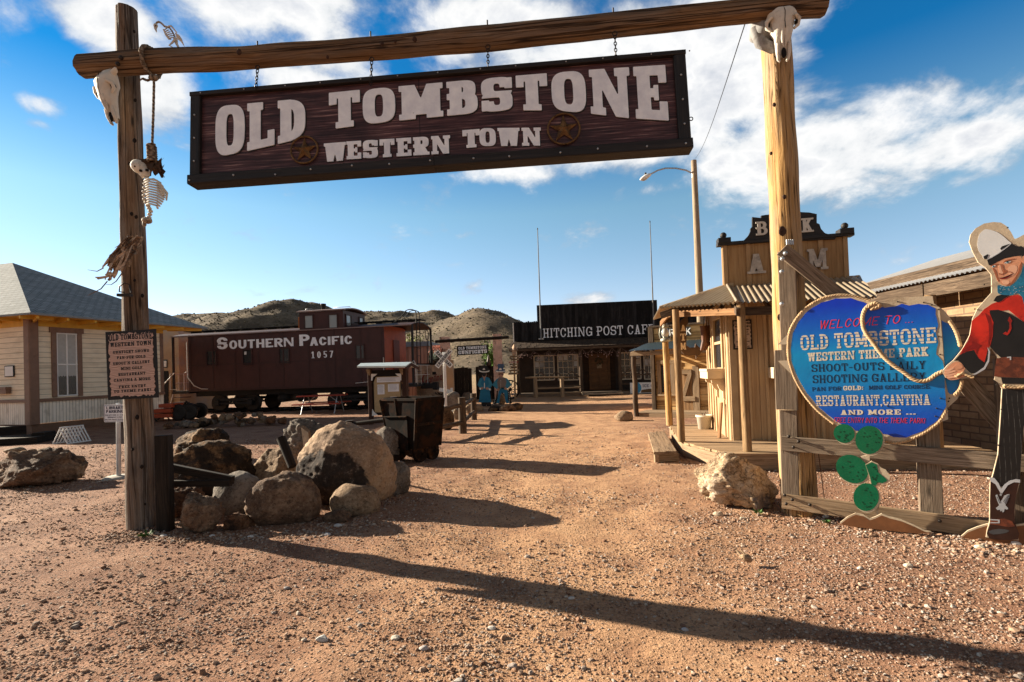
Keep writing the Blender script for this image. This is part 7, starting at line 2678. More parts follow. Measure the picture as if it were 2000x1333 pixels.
# ---- gunfighter cutouts
def cutout_layers(root,o,n,thick,layers,q):
 """layers: (part name, material, [zoom points], offset)"""
 for name,mat,pts,off,th in layers:
  P = [q(*p) for p in pts]
  x = Vector((n.y,-n.x,0)).normalized() * -1
  if x.x < 0: x = -x
  y = ZV
  pol = [((p - o).dot(x),p.z - o.z) for p in P]
  ar = sum(a[0] * b[1] - b[0] * a[1] for a,b in zip(pol,pol[1:] + pol[:1]))
  if ar < 0: pol = pol[::-1]
  mb = MB()
  mb.prism(pol,(o,x,y,n),th,0,off)
  mb.build(name,mat,root)
def blob(cx,cy,rx,ry,n=14,a0=0):
 return [(cx + rx * cos(a0 + 2 * pi * i / n),cy + ry * sin(a0 + 2 * pi * i / n)) for i in range(n)]
def gunfighters():
 d = 23.0
 q = lambda zx,zy: W(840 + zx * .135,640 + zy * .135,d)
 n = Vector((0,-1,0))
 blue = plain('cutout_blue', (.015,.14,.25),.7); teal = plain('cutout_teal', (.035,.19,.29),.7)
 grey = plain('cutout_vest', (.17,.135,.12),.8); flesh = plain('cutout_flesh', (.36,.20,.14),.7)
 blk, wht = MT['black'], MT['letter_dim']
 c = G(840 + 795 * .135,640 + 1150 * .135); c.y = d
 o = q(795,1150); o.z = 0
 r = thing('gunfighter_cutout', 'painted plywood gunfighter cutout in a long blue coat and black hat', 'cutout', o)
 L = [('coat', blue, [(725,735),(765,715),(815,715),(855,730),(895,800),(905,830),(870,880),(862,905),(885,1080),(705,1085),(730,905),(722,880),(685,830),(695,795)], 0,.03),
   ('boots', blk, [(740,1080),(880,1078),(888,1160),(835,1165),(815,1110),(800,1165),(745,1160)], .0,.028),
   ('face', flesh, blob(785,685,32,48),.031,.004),
   ('beard_mask', blk, blob(782,672,30,40),.036,.004),
   ('hat', blk, [(705,612),(742,560),(768,548),(800,548),(822,560),(862,622),(855,645),(712,645)], .031,.006),
   ('hat_brim', wht, [(705,612),(725,625),(760,636),(800,636),(840,628),(860,620),(855,640),(815,650),(755,650),(715,638)], .038,.003),
   ('hat_badge', wht, [(762,600),(775,590),(788,592),(800,612),(765,615)], .038,.003),
   ('shirt_gap', flesh, [(770,730),(800,728),(788,780)], .031,.003),
   ('buckle', wht, [(783,800),(793,800),(795,880),(778,880)], .031,.003),
   ('sleeve', teal, [(725,740),(755,745),(735,815),(775,860),(760,885),(690,835)], .031,.005),
   ('sleeve', teal, [(855,735),(835,750),(855,820),(810,865),(828,885),(903,832)], .031,.005),
   ('hand', flesh, blob(752,880,20,18),.037,.004),('hand', flesh, blob(826,882,22,18),.037,.004),
   ('pistol', wht, [(715,870),(740,875),(735,900),(718,902)], .037,.006),('pistol', wht, [(848,878),(880,885),(876,915),(852,905)], .037,.006)]
 cutout_layers(r,o,n,.03,L,q)
 o = q(1045,1150); o.z = 0
 r = thing('gunfighter_cutout', 'painted plywood gunfighter cutout in a grey vest and blue jeans with bowed legs', 'cutout', o)
 L = [('shirt', teal, [(965,745),(1005,722),(1060,722),(1110,735),(1145,770),(1180,830),(1120,885),(960,890),(902,832),(935,775)], 0,.03),
   ('vest', grey, [(985,738),(1010,722),(1060,722),(1095,738),(1105,790),(1085,870),(985,872),(970,800)], .031,.004),
   ('jeans', blue, [(985,872),(1085,868),(1118,910),(1128,980),(1122,1040),(1150,1095),(1100,1100),(1085,1030),(1075,960),(1040,935),(1020,980),(1005,1050),(1000,1100),(955,1100),(975,1020),(990,930)], .0,.03),
   ('chaps', MT['kiosk_dark'], [(1118,905),(1150,900),(1165,980),(1170,1060),(1190,1090),(1150,1110),(1122,1040),(1128,980)], .0,.028),
   ('chaps', MT['kiosk_dark'], [(985,905),(965,920),(955,1010),(915,1060),(905,1110),(960,1105),(975,1020)], .0,.028),
   ('face', flesh, blob(1025,672,40,52),.031,.004),
   ('moustache', MT['kiosk_dark'], [(990,672),(1022,664),(1058,672),(1060,684),(1022,676),(990,684)], .036,.003),
   ('hat', MT['hat_blue'], [(945,622),(985,600),(972,545),(985,528),(1062,528),(1074,545),(1060,600),(1092,618),(1085,645),(955,648)], .031,.006),
   ('hat_brim', wht, [(945,622),(990,632),(1050,632),(1092,618),(1085,638),(1040,648),(960,646)], .038,.003),
   ('hat_badge', wht, [(998,600),(1012,588),(1030,592),(1040,618),(1000,620)], .038,.003),
   ('hand', flesh, blob(988,898,20,20),.034,.005),('hand', flesh, blob(1092,885,20,18),.034,.005)]
 for i in range(7): L.append(('button', wht, blob(1022,768 + i * 19,4,4,8),.036,.002))
 for i in range(8):
  L.append(('concho', wht, blob(1132 + 8 * sin(i * .5) + i * 2,915 + i * 25,6,6,8),.034,.003))
  if i < 5: L.append(('concho', wht, blob(950 - i * 8,1020 + i * 22,6,6,8),.034,.003))
 cutout_layers(r,o,n,.03,L,q)
 rock(992,803,34,14, R_BROWN, 'long brown stone at the feet of the bow legged gunfighter', 205,.5,.6, sub=3, group='stones at the feet of the gunfighters')
 rock(1008,801,30,14, R_DARK, 'dark low stone on the cafe side of the bow legged gunfighter', 206,.4,.6, sub=3, group='stones at the feet of the gunfighters')
 rock(968,803,30,12, R_DARK, 'dark low stone between the two gunfighters', 207,.4,.6, sub=3, group='stones at the feet of the gunfighters')
 rock(980,790,16,24, R_TAN, 'small tan stone behind the knees of the bow legged gunfighter', 208,.4,.6, sub=3, group='stones at the feet of the gunfighters')
MT['hat_blue'] = plain('hat_blue', (.05,.09,.16),.7)
gunfighters()
for i, (px, py, w, h, m_, lab) in enumerate(((884,806,36,40, R_GREY, 'large round grey stone at the foot of the crossing sign post'),(890,782,26,24, R_GREY, 'grey stone behind the large round stone by the crossing sign'),(893,812,26,16, R_GREY, 'low grey stone in front of the large round stone by the crossing sign'),(872,838,32,40, R_DARK, 'rust brown stone block behind the log rail fence'),(892,820,14,22, R_TAN, 'small tan stone behind the log fence post'),(912,782,20,16, R_GREY, 'small grey stone beside the long coated gunfighter'),(918,808,18,18, R_TAN, 'small tan stone beside the far log fence post'),(935,803,22,12, R_TAN, 'flat tan stone at the feet of the long coated gunfighter'))):
 rock(px, py, w, h, m_, lab, 220 + i, .5,.8, sub=3, group='stones by the log rail fence')
def white_barrier():
 d = 22.5
 mb = MB()
 mb.beam(W(858,761,d),W(882,766,d),.05,.16)
 mb.beam(W(882,758,d),Vector((W(882,775,d).x,d,0)),.1,.1,(0,1,0))
 mb.single('white_barrier', MT['white_paint'], 'short white barrier arm with a small post behind the crossing sign', 'barrier')
white_barrier()
def signpost():
 d = 27.0
 q = lambda zx,zy,dd=0.0: W(980 + zx * .15,650 + zy * .15,d + dd)
 b = q(175,835); b.z = 0
 root = thing('direction_signpost', 'wooden signpost stacked with small pointing boards under a birdhouse finial', 'signpost', b)
 mb = MB(); mb.beam(b,Vector((b.x,d,q(170,290).z)),.10,.10,(0,1,0))
 mb.build('post', MT['rail_board'], root)
 for i,(x0,x1,y0,y1) in enumerate(((100,220,300,325),(110,215,335,365),(90,220,375,395),(100,215,400,425),(110,212,435,470),(100,232,478,505),(80,220,520,550))):
  a,c = q(x0,y1,-.09),q(x1,y0,-.09)
  w_,h_ = c.x - a.x,c.z - a.z
  mb = MB(); mb.prism([(0,0),(w_ * .88,0),(w_,h_ / 2),(w_ * .88,h_),(0,h_),(w_ * .05,h_ / 2)],(a,Vector((1,0,0)),ZV,Vector((0,-1,0))),.03)
  pb = mb.build('pointer_board', MT['rail_board'] if i != 2 else MT['red_paint'], root)
  mb = MB()
  for j in range(6): mb.box(a + Vector((w_ * (.18 + .11 * j),-.034,h_ / 2)),(w_ * .07,.003,h_ * .4))
  mb.build('print', MT['kiosk_dark'] if i != 2 else MT['letter_dim'], pb)
 a = q(162,265)
 mb = MB(); mb.box(a,(.22,.22,.26)); mb.lathe(a + ZV * .13,[(.22,0),(0,.34)],4)
 mb.build('birdhouse', MT['adobe'], root)
 # wagon wheel leaning behind
 c = q(110,700,.5); c.z = .52
 r2 = thing('wagon_wheel', 'old dark wagon wheel leaning behind the direction signpost', 'wagon wheel', Vector((c.x, c.y, 0)))
 ax = Vector((.25,1,.15)).normalized(); _,s1,s2 = ortho(ax)
 mb = MB(); mb.tube([c + s1 * cos(t) * .5 + s2 * sin(t) * .5 for t in [2 * pi * i / 24 for i in range(25)]],.035,6,0,False)
 mb.build('rim', MT['black_wood'], r2)
 mb = MB(); mb.lathe(c - ax * .08,[(0,0),(.08,0),(.08,.16),(0,.16)],10,0,ax)
 hub = mb.build('hub', MT['black_wood'], r2)
 mb = MB()
 for i in range(10):
  t = 2 * pi * i / 10
  mb.tube([c,c + s1 * cos(t) * .5 + s2 * sin(t) * .5],.02,5)
 mb.build('spokes', MT['black_wood'], r2)
signpost()
# ---- trees and yucca
def leafy_tree(name,label,base,h,r,nleaf,leaf,mat,seed,trunk=.12):
 rs = random.Random(seed)
 root = thing(name, label, 'tree', base)
 mb = MB()
 limbs = []
 tp = base + ZV * h * .35
 mb.tube([base,base + Vector((.05,0,h * .18)),tp],[trunk,trunk * .8,trunk * .6],8)
 for i in range(9):
  a = rs.uniform(0,6.28)
  e = tp + Vector((cos(a) * r * rs.uniform(.4,.95),sin(a) * r * .7 * rs.uniform(.4,.95),h * rs.uniform(.15,.6)))
  m_ = tp.lerp(e,.5) + Vector((0,0,h * .06))
  mb.tube([tp,m_,e],[trunk * .5,trunk * .3,trunk * .08],6)
  limbs += [m_,e,tp.lerp(e,.75)]
 mb.build('trunk', MT['old_log'], root)
 mb = MB()
 for i in range(nleaf):
  c = rs.choice(limbs) + Vector((rs.gauss(0,r * .2),rs.gauss(0,r * .2),rs.gauss(0,h * .09)))
  d = Vector((rs.uniform(-1,1),rs.uniform(-1,1),rs.uniform(-1,.6))).normalized() * leaf * rs.uniform(.6,1.3)
  sd = d.cross(Vector((rs.uniform(-1,1),rs.uniform(-1,1),rs.uniform(-1,1)))).normalized() * leaf * .4
  mb.add([c - sd,c + d * .5 - sd * .2,c + d,c + sd],[[0,1,2,3]],0,False,[c] * 4)
 mb.build('crown', mat, root)
MT['paloverde'] = paint('paloverde', (.17,.20,.045),.45,1.6,.8,.1)
MT['green_leaf'] = paint('green_leaf', (.11,.20,.03),.4,1.6,.8,.1)
def T0(px,d):
 p = W(px,760,d); p.z = 0
 return p
leafy_tree('paloverde_tree', 'pale yellowish green tree behind the open platform of the caboose', T0(828,36),4.0,1.9,2600,.17, MT['paloverde'], 3)
leafy_tree('small_tree', 'bright green young tree behind the adobe pillar nearest the cafe', T0(962,34),3.4,.75,1300,.15, MT['green_leaf'], 5,.07)
def yucca():
 b = T0(846,26.5); b.z = 1.4
 root = thing('yucca_plant', 'spiky grey green yucca above the dark lean to', 'plant', Vector((b.x, b.y, 0)))
 mb = MB(); mb.tube([Vector((b.x,b.y,0)),b + ZV * .8],[.13,.09],8)
 mb.build('stem', MT['old_log'], root)
 mb = MB()
 rs = random.Random(1)
 for i in range(90):
  a = rs.uniform(0,6.28); el = rs.uniform(-.3,1.4)
  d = Vector((cos(a) * cos(el),sin(a) * cos(el),sin(el))) * rs.uniform(.4,.65)
  sd = d.cross(ZV).normalized() * .03 if abs(d.z) < .6 else Vector((.03,0,0))
  c = b + ZV * .85
  mb.add([c - sd,c + sd,c + d],[[0,1,2]])
 mb.build('leaves', paint('yucca_leaf', (.10,.13,.10),.3,5,.7,.1), root)
yucca()
# ---- plank hut with the blue porch roof
def hut():
 o = G(1280,806)
 u,v,K,R,s = frame_dir(o,(.81,-.58))
 root = thing('plank_hut', 'small weathered plank hut with a blue grey corrugated porch roof', 'hut', o)
 aw = s(1363,760)[0] + .5
 zp = s(1272,641)[1]; zr = s(1300,668)[1]
 plank = boards('hut_planks', (.22,.11,.042),(.62,.37,.15),(.78,.52,.24),.20,1,.05,.85,((.12,.07,.04),.5),1.1)
 mb = MB()
 slab(mb,K,0,aw,0,2.4,0,zp)
 mb.build('wall', plank, root)
 mb = MB(); mb.beam(K(-.03,-.04,zr),K(-.03,-.04,zp + .05),.16,.10,-v); mb.beam(K(-.05,-.03,zp + .03),K(aw,-.03,zp + .03),.14,.06)
 mb.beam(K(.0,-.05,0),K(.0,-.05,zr - .2),.13,.12,-v)
 mb.build('trim', MT['old_log'], root)
 e0 = W(1228,686,16.1); e1 = e0 + u * (aw + 1.2)
 r0 = K(-.12,0,zr); r1 = K(aw,0,zr)
 mb = MB(); corrugate(mb,[e0,e1,r1,r0],e0,e1)
 pr = mb.build('porch_roof', MT['blue_tin'], root)
 mb = MB(); mb.beam(e0 + v * .15 - ZV * .1,e1 + v * .15 - ZV * .1,.09,.12); mb.beam(e0 + v * .2 - ZV * .09,r0 - ZV * .12,.06,.1)
 mb.build('eave_beam', MT['rail_board'], pr)
 b = G(1243,813); t = W(1236,697,b.y)
 mb = MB(); mb.log(b - ZV * .1,Vector((b.x - .03,b.y,t.z)),.085,.075,10,0,.2,None,.04)
 mb.build('porch_post', MT['old_log'], root)
 def rect(x0,y0,x1,y1,off=0.0):
  (a0,zt),(a1,zb) = s(x0,y0,off),s(x1,y1,off)
  return a0,a1,zb,zt
 a0,a1,zb,zt = rect(1291,714,1313,767)
 mb = MB()
 for a in (a0 - .06,a1 + .06): mb.beam(K(a,-.03,zb - .05),K(a,-.03,zt + .05),.12,.06,-v)
 mb.beam(K(a0 - .14,-.03,zt + .1),K(a1 + .14,-.03,zt + .1),.07,.12); mb.beam(K(a0 - .14,-.04,zb - .08),K(a1 + .14,-.04,zb - .08),.10,.06)
 mb.beam(K((a0 + a1) / 2,-.02,zb),K((a0 + a1) / 2,-.02,zt),.04,.04,-v)
 wn = mb.build('window', MT['rail_board'], root)
 mb = MB(); wall_quad(mb,K,a0,a1,-.005,zb,zt)
 mb.build('pane', MT['win_dark'], wn)
 mb = MB(); wall_quad(mb,K,a0 + (a1 - a0) * .55,a1 - .02,-.008,zb + .02,zt)
 mb.build('curtain', MT['curtain'], wn)
 a0,a1,zb,zt = rect(1331,722,1355,806)
 mb = MB(); slab(mb,K,a0,a1,-.05,-.002,.08,zt)
 dr = mb.build('door', boards('hut_door', (.10,.05,.022),(.24,.135,.062),(.34,.20,.10),.14,0,.06), root)
 mb = MB()
 mb.beam(K(a0,-.07,zt - .09),K(a1,-.07,zt - .09),.04,.14); zm = s(1340,779)[1]
 mb.beam(K(a0,-.07,zm),K(a1 + .08,-.07,zm),.04,.15)
 mb.beam(K(a0 + .05,-.073,zm + .08),K(a1 - .05,-.073,zt - .15),.035,.12)
 mb.build('brace', MT['rail_board'], dr)
 mb = MB(); mb.beam(K(a1 + .12,-.03,0),K(a1 + .12,-.03,zt + .1),.2,.07,-v)
 mb.build('door_post', MT['rail_board'], root)
 a0,a1,zb,zt = rect(1287,643,1349,656,.05)
 mb = MB(); mb.prism([(0,0),(a1 - a0,0),(a1 - a0,zt - zb),(0,zt - zb)],(K(a0,-.05,zb),u,ZV,-v),.04)
 sg = mb.build('name_board', MT['kiosk_dark'], root)
 mb = MB(); h = zt - zb
 for ch, px in (("R", 1308),("K", 1340)):
  a = s(px,650,.05)[0]
  mb.text(ch, SANSM, (K(a, -.092, zb + h * .14), u, ZV, -v), h * .72,.17, 'l', .004)
 mb.build('lettering', MT['white_paint'], sg)
 mb = MB(); slab(mb,K,-.2,aw + .2,-1.3,-.06,-.03,.10)
 mb.build('porch_floor', MT['rail_board'], root)
MT['blue_tin'] = paint('blue_tin', (.17,.235,.265),.15,2.5,.45,.1,((.26,.20,.15),2.2,.60,.5), metal=.35)
hut()
# ------------------------------------------------------------------ bank kiosk
def bank():
 o = Vector((3.74,8.8,0))
 u,v,K,R,s = frame_dir(o,(.982,-.19))
 ZD = .25
 root = thing('bank_kiosk', 'small tan board and batten bank with a black scrolled false front and corrugated porch roof', 'building', K(1,1,0))
 Wf,Dp = 2.05,2.1
 tan = boards('bank_boards', (.30,.19,.10),(.41,.275,.15),(.47,.33,.195),.305,0,.02,.75,((.38,.22,.10),.35),.35)
 mb = MB()
 zt = 2.95
 vs = [K(a,b,z) for z in (ZD,zt) for b in (0,Dp) for a in (0,Wf)]
 gc = [(a + b * 1.0 + .15,z,0) for z in (ZD,zt) for b in (0,Dp) for a in (0,Wf)]
 mb.add(vs,[[0,1,5,4],[1,3,7,5],[3,2,6,7],[2,0,4,6]],0,False,gc)
 mb.build('wall', tan, root)
 mb = MB()
 for a in (.02,.30,.58,.86,1.14,1.42,1.70,Wf - .02): mb.beam(K(a,-.012,ZD),K(a,-.012,zt),.05,.024,v,0,.004)
 for b in (.02,.27,.52,1.25,1.50,1.75,2.0): mb.beam(K(-.012,b,ZD),K(-.012,b,zt),.05,.024,u,0,.004)
 mb.beam(K(.05,-.017,ZD),K(.05,-.017,zt),.11,.03,v); mb.beam(K(-.017,.06,ZD),K(-.017,.06,zt),.11,.03,u)
 mb.build('batten', MT['bank_trim'], root)
 # false front
 zf0,zf1 = s(1420,560)[1] - .2,s(1405,482)[1]
 aL,aR = s(1411,520)[0],s(1655,500)[0]
 mb = MB(); slab(mb,K,aL,aR,-.03,.05,zf0,zf1)
 ff = mb.build('false_front', tan2(), root)
 mb = MB()
 nb = 5
 for i in range(nb + 1): mb.beam(K(aL + .04 + (aR - aL - .08) * i / nb,-.042,zf0),K(aL + .04 + (aR - aL - .08) * i / nb,-.042,zf1),.07,.022,v)
 mb.build('batten', MT['bank_trim2'], ff)
 mb = MB()
 mb.beam(K(aL - .08,-.02,zf1 + .025),K(aR + .08,-.02,zf1 + .025),.16,.055)
 for a in (aL + .03,aR - .03): mb.box(K(a,-.02,zf1 + .075),(.20,.2,.10),0,R,.01)
 cap = mb.build('cornice', MT['frame_black'], ff)
 for a in (aL + .03,aR - .03):
  mb = MB(); mb.ball(K(a,-.02,zf1 + .18),.055,12,8); mb.lathe(K(a,-.02,zf1 + .11),[(.05,0),(.025,.02),(.025,.05)],10)
  mb.build('ball_finial', MT['frame_black'], cap)
 # scrolled crest
 def ss(zx,zy): return s(1260 + zx * .23,420 + zy * .23)
 pts = [(770,250),(830,225),(868,185),(885,150),(885,125),(900,110),(900,30),(975,38),(975,18),(1010,12),(1300,-12),(1380,-8),(1442,5),(1442,80),(1465,90),(1478,130),(1510,165),(1560,180),(1600,190),(1600,215)]
 pol = [ss(*p) for p in pts]
 mb = MB(); mb.prism([(a,z) for a,z in pol][::-1],(K(0,-.03,0),u,ZV,-v),.05)
 cr = mb.build('crest', MT['frame_black'], ff)
 mb = MB()
 for ch, x0, x1, yb, yt in (("B", 930,1022,188,66),("A", 1052,1140,180,56),("N", 1180,1275,172,48),("K", 1312,1408,163,38)):
  a0,z0 = ss(x0,yb); a1,z1 = ss(x1,yt)
  mb = MB(); mb.text(ch, TYPE2,(K(a0,-.085, z0), u, ZV, -v), z1 - z0, a1 - a0, 'l', .02)
  mb.build('letter', MT['letter_cream'], cr)
 mb = MB()
 for ch, x0, x1, yb, yt in (("A", 858,1008,510,335),("T", 1100,1250,495,310),("M", 1368,1532,478,290)):
  a0,z0 = ss(x0,yb); a1,z1 = ss(x1,yt)
  mb = MB(); mb.text(ch, TYPE2,(K(a0,-.055, z0), u, ZV, -v), z1 - z0, a1 - a0, 'l', .03)
  mb.build('letter', MT['letter_zinc'], ff)
 # porch roof
 LB,LF,F0,F1 = W(1276,624,11.3),W(1288,602,9.25),W(1440,592,7.62),W(1714,580,7.05)
 r0,r2 = K(.0,-.035,s(1413,559)[1]),K(.0,Dp,s(1413,559)[1])
 r1 = K(Wf,-.035,r0.z)
 FR = F1 + v * 4.2
 mb = MB()
 corrugate(mb,[LB,LF,r0,r2],LF,LB,.095,.02)
 corrugate(mb,[LF,F0,r0],LF,F0,.095,.026)
 corrugate(mb,[F0,F1,r1,r0],F0,F1)
 corrugate(mb,[F1,FR,r1 + v * 2,r1],F1,FR)
 rf = mb.build('porch_roof', MT['tin_tan'], root)
 mb = MB()
 dn = ZV * -.115
 def fasc(a,b,h=.13):
  mb.beam(a + dn,b + dn,.035,h)
 c = (r0 + r2) / 2
 ins = lambda p,k=.17: p + (Vector((c.x + 1,c.y,p.z)) - p).normalized() * k
 fasc(ins(LB),ins(LF),.11); fasc(ins(LF),ins(F0),.11)
 mb.build('eave_beam', MT['post_eave'], rf)
 mb = MB()
 fasc(ins(F0),ins(F1),.13)
 for p,q_ in ((LF,r0),(F0,r0)): mb.beam(ins(p,.02) + dn * 1.2,q_ + dn * 1.2,.05,.12)
 for t in (.25,.5,.75):
  mb.beam(ins(F0).lerp(ins(F1),t) + dn * 1.1,r0.lerp(r1,t) + dn * 1.1,.045,.09)
  mb.beam(ins(LF).lerp(ins(F0),t) + dn * 1.1,r0 + dn * 1.1,.045,.09)
  mb.beam(ins(LB).lerp(ins(LF),t) + dn * 1.1,r2.lerp(r0,t) + dn * 1.1,.045,.09)
 mb.build('eave_frame', MT['old_log'], rf)  # darker wood than the side beam: the front fascia's shade is in the colour
 mb = MB(); mb.tube([r0 + ZV * .015,F0 + ZV * .02],.022,8); mb.tube([r0 + ZV * .015,LF + ZV * .02],.018,8)
 mb.build('hip_cap', MT['tin_tan'], rf)
 # deck
 D = [(3.43,11.4),(2.88,8.90),(3.15,7.58),(3.83,7.44),(6.6,6.95),(7.0,11.2)]
 mb = MB()
 rs = random.Random(7)
 # boards run along u; clip each strip to the outline
 def clip(poly,b0,b1):
  def cut(P,f):
   out = []
   for p,q_ in zip(P,P[1:] + P[:1]):
    fp,fq = f(p),f(q_)
    if fp >= 0: out.append(p)
    if fp * fq < 0:
     t = fp / (fp - fq)
     out.append((p[0] + (q_[0] - p[0]) * t,p[1] + (q_[1] - p[1]) * t))
   return out
  P = cut(poly,lambda p: p[1] - b0)
  return cut(P,lambda p: b1 - p[1]) if len(P) > 2 else []
 loc = [((Vector((x,y,0)) - o).dot(u),(Vector((x,y,0)) - o).dot(v)) for x,y in D]
 b = -2.2
 while b < 3.0:
  P = clip(loc,b,b + .138)
  if len(P) > 2:
   j = rs.uniform(-.02,.02)
   N = len(P)
   zz = ZD + rs.uniform(-.003,.003)
   g = mb.rnd()
   top = [K(p[0] + (j if p[0] < 1.5 else 0),p[1],zz) for p in P]; bot = [q_ - ZV * .035 for q_ in top]
   gg = [g + Vector((p[0],p[1],0)) for p in P]
   ar = sum(p[0] * q_[1] - q_[0] * p[1] for p,q_ in zip(P,P[1:] + P[:1]))
   if ar < 0: top,bot,gg = top[::-1],bot[::-1],gg[::-1]
   mb.add(top + bot,[list(range(N))] + [[i,N + i,N + (i + 1) % N,(i + 1) % N] for i in range(N)],0,False,gg + [q_ - ZV * .035 for q_ in gg])
  b += .145
 dk = mb.build('deck', MT['deck_board'], root)
 mb = MB()
 E = [Vector((x,y,ZD - .145)) for x,y in D]
 cc = Vector((5,9,ZD - .115))
 E = [p + (cc - p).normalized() * .04 for p in E]
 for i in (0,1,2,3): mb.beam(E[i],E[i + 1],.04,.215)
 mb.build('deck_fascia', MT['rail_board'], dk)
 # posts
 for px,py,pt in ((1331,863,618),(1460,882,606)):
  b_ = G(px,py,ZD)
  t_ = W(px,pt,b_.y)
  mb = MB(); mb.log(b_,Vector((b_.x - .01,b_.y,t_.z + .12)),.064,.058,14,0,.05)
  mb.build('porch_post', MT['post_pale'], root)
 mb = MB(); mb.log(Vector((6.0,7.3,ZD)),Vector((6.0,7.3,2.45)),.075,.068,12)
 mb.build('porch_post', MT['post_pale'], root)
 # left wall: service window,shelf and brackets
 def sl(px,py,off=0.0):
  p = PL(px,py,o - u * off,-u) - o
  return p.dot(v),p.z
 b0,z1 = sl(1403,622); b1,z0 = sl(1390,728)
 mb = MB()
 zb_,zt_ = 1.50,2.42
 b0,b1 = .42,1.10
 for b in (b0 - .04,b1 + .04): mb.beam(K(-.03,b,zb_),K(-.03,b,zt_),.09,.05,u)
 mb.beam(K(-.03,b0 - .08,zt_ + .03),K(-.03,b1 + .08,zt_ + .03),.05,.10); mb.beam(K(-.02,b0,(zb_ + zt_) / 2),K(-.02,b1,(zb_ + zt_) / 2),.03,.05)
 wn = mb.build('window', MT['bank_trim'], root)
 mb = MB(); mb.quad(K(-.004,b1,zb_),K(-.004,b0,zb_),K(-.004,b0,zt_),K(-.004,b1,zt_))
 mb.build('pane', MT['win_dark'], wn)
 def shelf(c,along,out,L,par):
  mb = MB()
  mb.beam(c - along * L / 2 + out * .15,c + along * L / 2 + out * .15,.34,.05)
  mb.beam(c - along * L / 2 + out * .29 - ZV * .09,c + along * L / 2 + out * .29 - ZV * .09,.04,.13)
  for e in (-1,1): mb.beam(c + along * e * (L / 2 - .02) - ZV * .09,c + along * e * (L / 2 - .02) + out * .27 - ZV * .09,.04,.13)
  sh = mb.build('shelf', MT['cream_trim'], root)
  for e in (-1,1):
   mb = MB()
   pol = [(0,0),(.24,0),(.22,-.08),(.13,-.11),(.10,-.19),(.04,-.24),(.04,-.36),(0,-.40)]
   nn = along * e
   fr = (c + along * e * (L / 2 - .12) - ZV * .15,out,ZV,out.cross(ZV))
   mb.prism(pol[::-1],fr,.05,0,-.025)
   mb.build('bracket', MT['cream_trim'], sh)
 shelf(K(0,.76,1.46),v,-u,.80,root)
 shelf(K(1.05,0,1.46),u,-v,.9,root)
 a0,a1 = .72,1.40
 mb = MB()
 for a in (a0 - .04,a1 + .04): mb.beam(K(a,-.03,1.5),K(a,-.03,2.42),.09,.05,v)
 mb.beam(K(a0 - .08,-.03,2.45),K(a1 + .08,-.03,2.45),.05,.10)
 wn = mb.build('window', MT['bank_trim'], root)
 mb = MB(); mb.quad(K(a0,-.004,1.5),K(a1,-.004,1.5),K(a1,-.004,2.42),K(a0,-.004,2.42))
 mb.build('pane', MT['win_dark'], wn)
 # poster on the front wall
 (p0,zt_),(p1,zb_) = s(1430,626,.03),s(1470,682,.03)
 fr = (K(p0,-.026,zb_),u,ZV,-v)
 r2 = thing('notice_sign', 'dark framed paper notice on the front of the bank behind the porch post', 'sign', K(p0,-.03, zb_))
 w_,h_ = p1 - p0,zt_ - zb_
 mb = MB(); mb.prism([(0,0),(w_,0),(w_,h_),(0,h_)],fr,.015)
 bk = mb.build('backing', MT['black'], r2)
 rs = random.Random(12)
 pts = []
 for i in range(10): pts.append((.025 + (w_ - .05) * i / 10,.02 + rs.uniform(0,.012)))
 for i in range(14): pts.append((w_ - .025 + rs.uniform(-.01,.01),.02 + (h_ - .04) * i / 14))
 for i in range(10): pts.append((w_ - .025 - (w_ - .05) * i / 10,h_ - .02 + rs.uniform(-.012,0)))
 for i in range(14): pts.append((.025 + rs.uniform(-.01,.01),h_ - .02 - (h_ - .04) * i / 14))
 mb = MB(); mb.prism(pts,fr,.002,0,.016)
 mb.build('paper', MT['poster'], r2)
 mb = MB()
 for t, yy, hh, ww in (("OLD TOMBSTONE", .84,.075,.8),("WESTERN TOWN", .74,.06,.78),("GUNFIGHT SHOWS", .64,.045,.68),("PAN-FOR-GOLD", .56,.045,.55),("SHOOT'N GALLERY", .48,.045,.7),("MINI GOLF", .40,.045,.42),("RESTAURANT", .32,.045,.5),("CANTINA & MORE", .24,.045,.7),("FREE ENTRY", .14,.045,.5),("TO THEME PARK!", .07,.045,.7)):
  mb.text(t, WEST, (fr[0] + u * w_ * .5 + ZV * h_ * yy, u, ZV, -v), h_ * hh, w_ * ww, 'c', .001,0,.019)
 mb.build('lettering', MT['black'], r2)
 return u,v,K,R,s,ZD
def tan2():
 return boards('bank_front', (.21,.12,.053),(.32,.19,.086),(.38,.245,.12),.9,0,.004,.75,((.28,.14,.055),.4),.3)
MT['bank_trim'] = paint('bank_trim', (.45,.31,.17),.12,6,.7,.2)
MT['bank_trim2'] = paint('bank_trim2', (.34,.21,.10),.12,6,.7,.2)
MT['cream_trim'] = paint('cream_trim', (.60,.47,.31),.08,6,.6,.1)
MT['letter_cream'] = paint('letter_cream', (.58,.53,.46),.06,6,.6,.05)
MT['letter_zinc'] = paint('letter_zinc', (.42,.36,.30),.2,10,.5,.2,((.22,.19,.17),8,.55,.7), metal=.2)
MT['tin_tan'] = paint('tin_tan', (.42,.335,.235),.15,2.5,.45,.1,((.20,.12,.07),2.6,.56,.5,(1,.25,1)), metal=.35)
MT['post_eave'] = wood('post_eave', (.10,.045,.018),(.26,.13,.055),(.38,.21,.10),1,20,.3,.4)
MT['post_pale'] = wood('post_pale', (.12,.065,.03),(.31,.19,.09),(.44,.30,.165),.9,16,.4,.6, bump=.5, stain=((.12,.07,.035),.5))
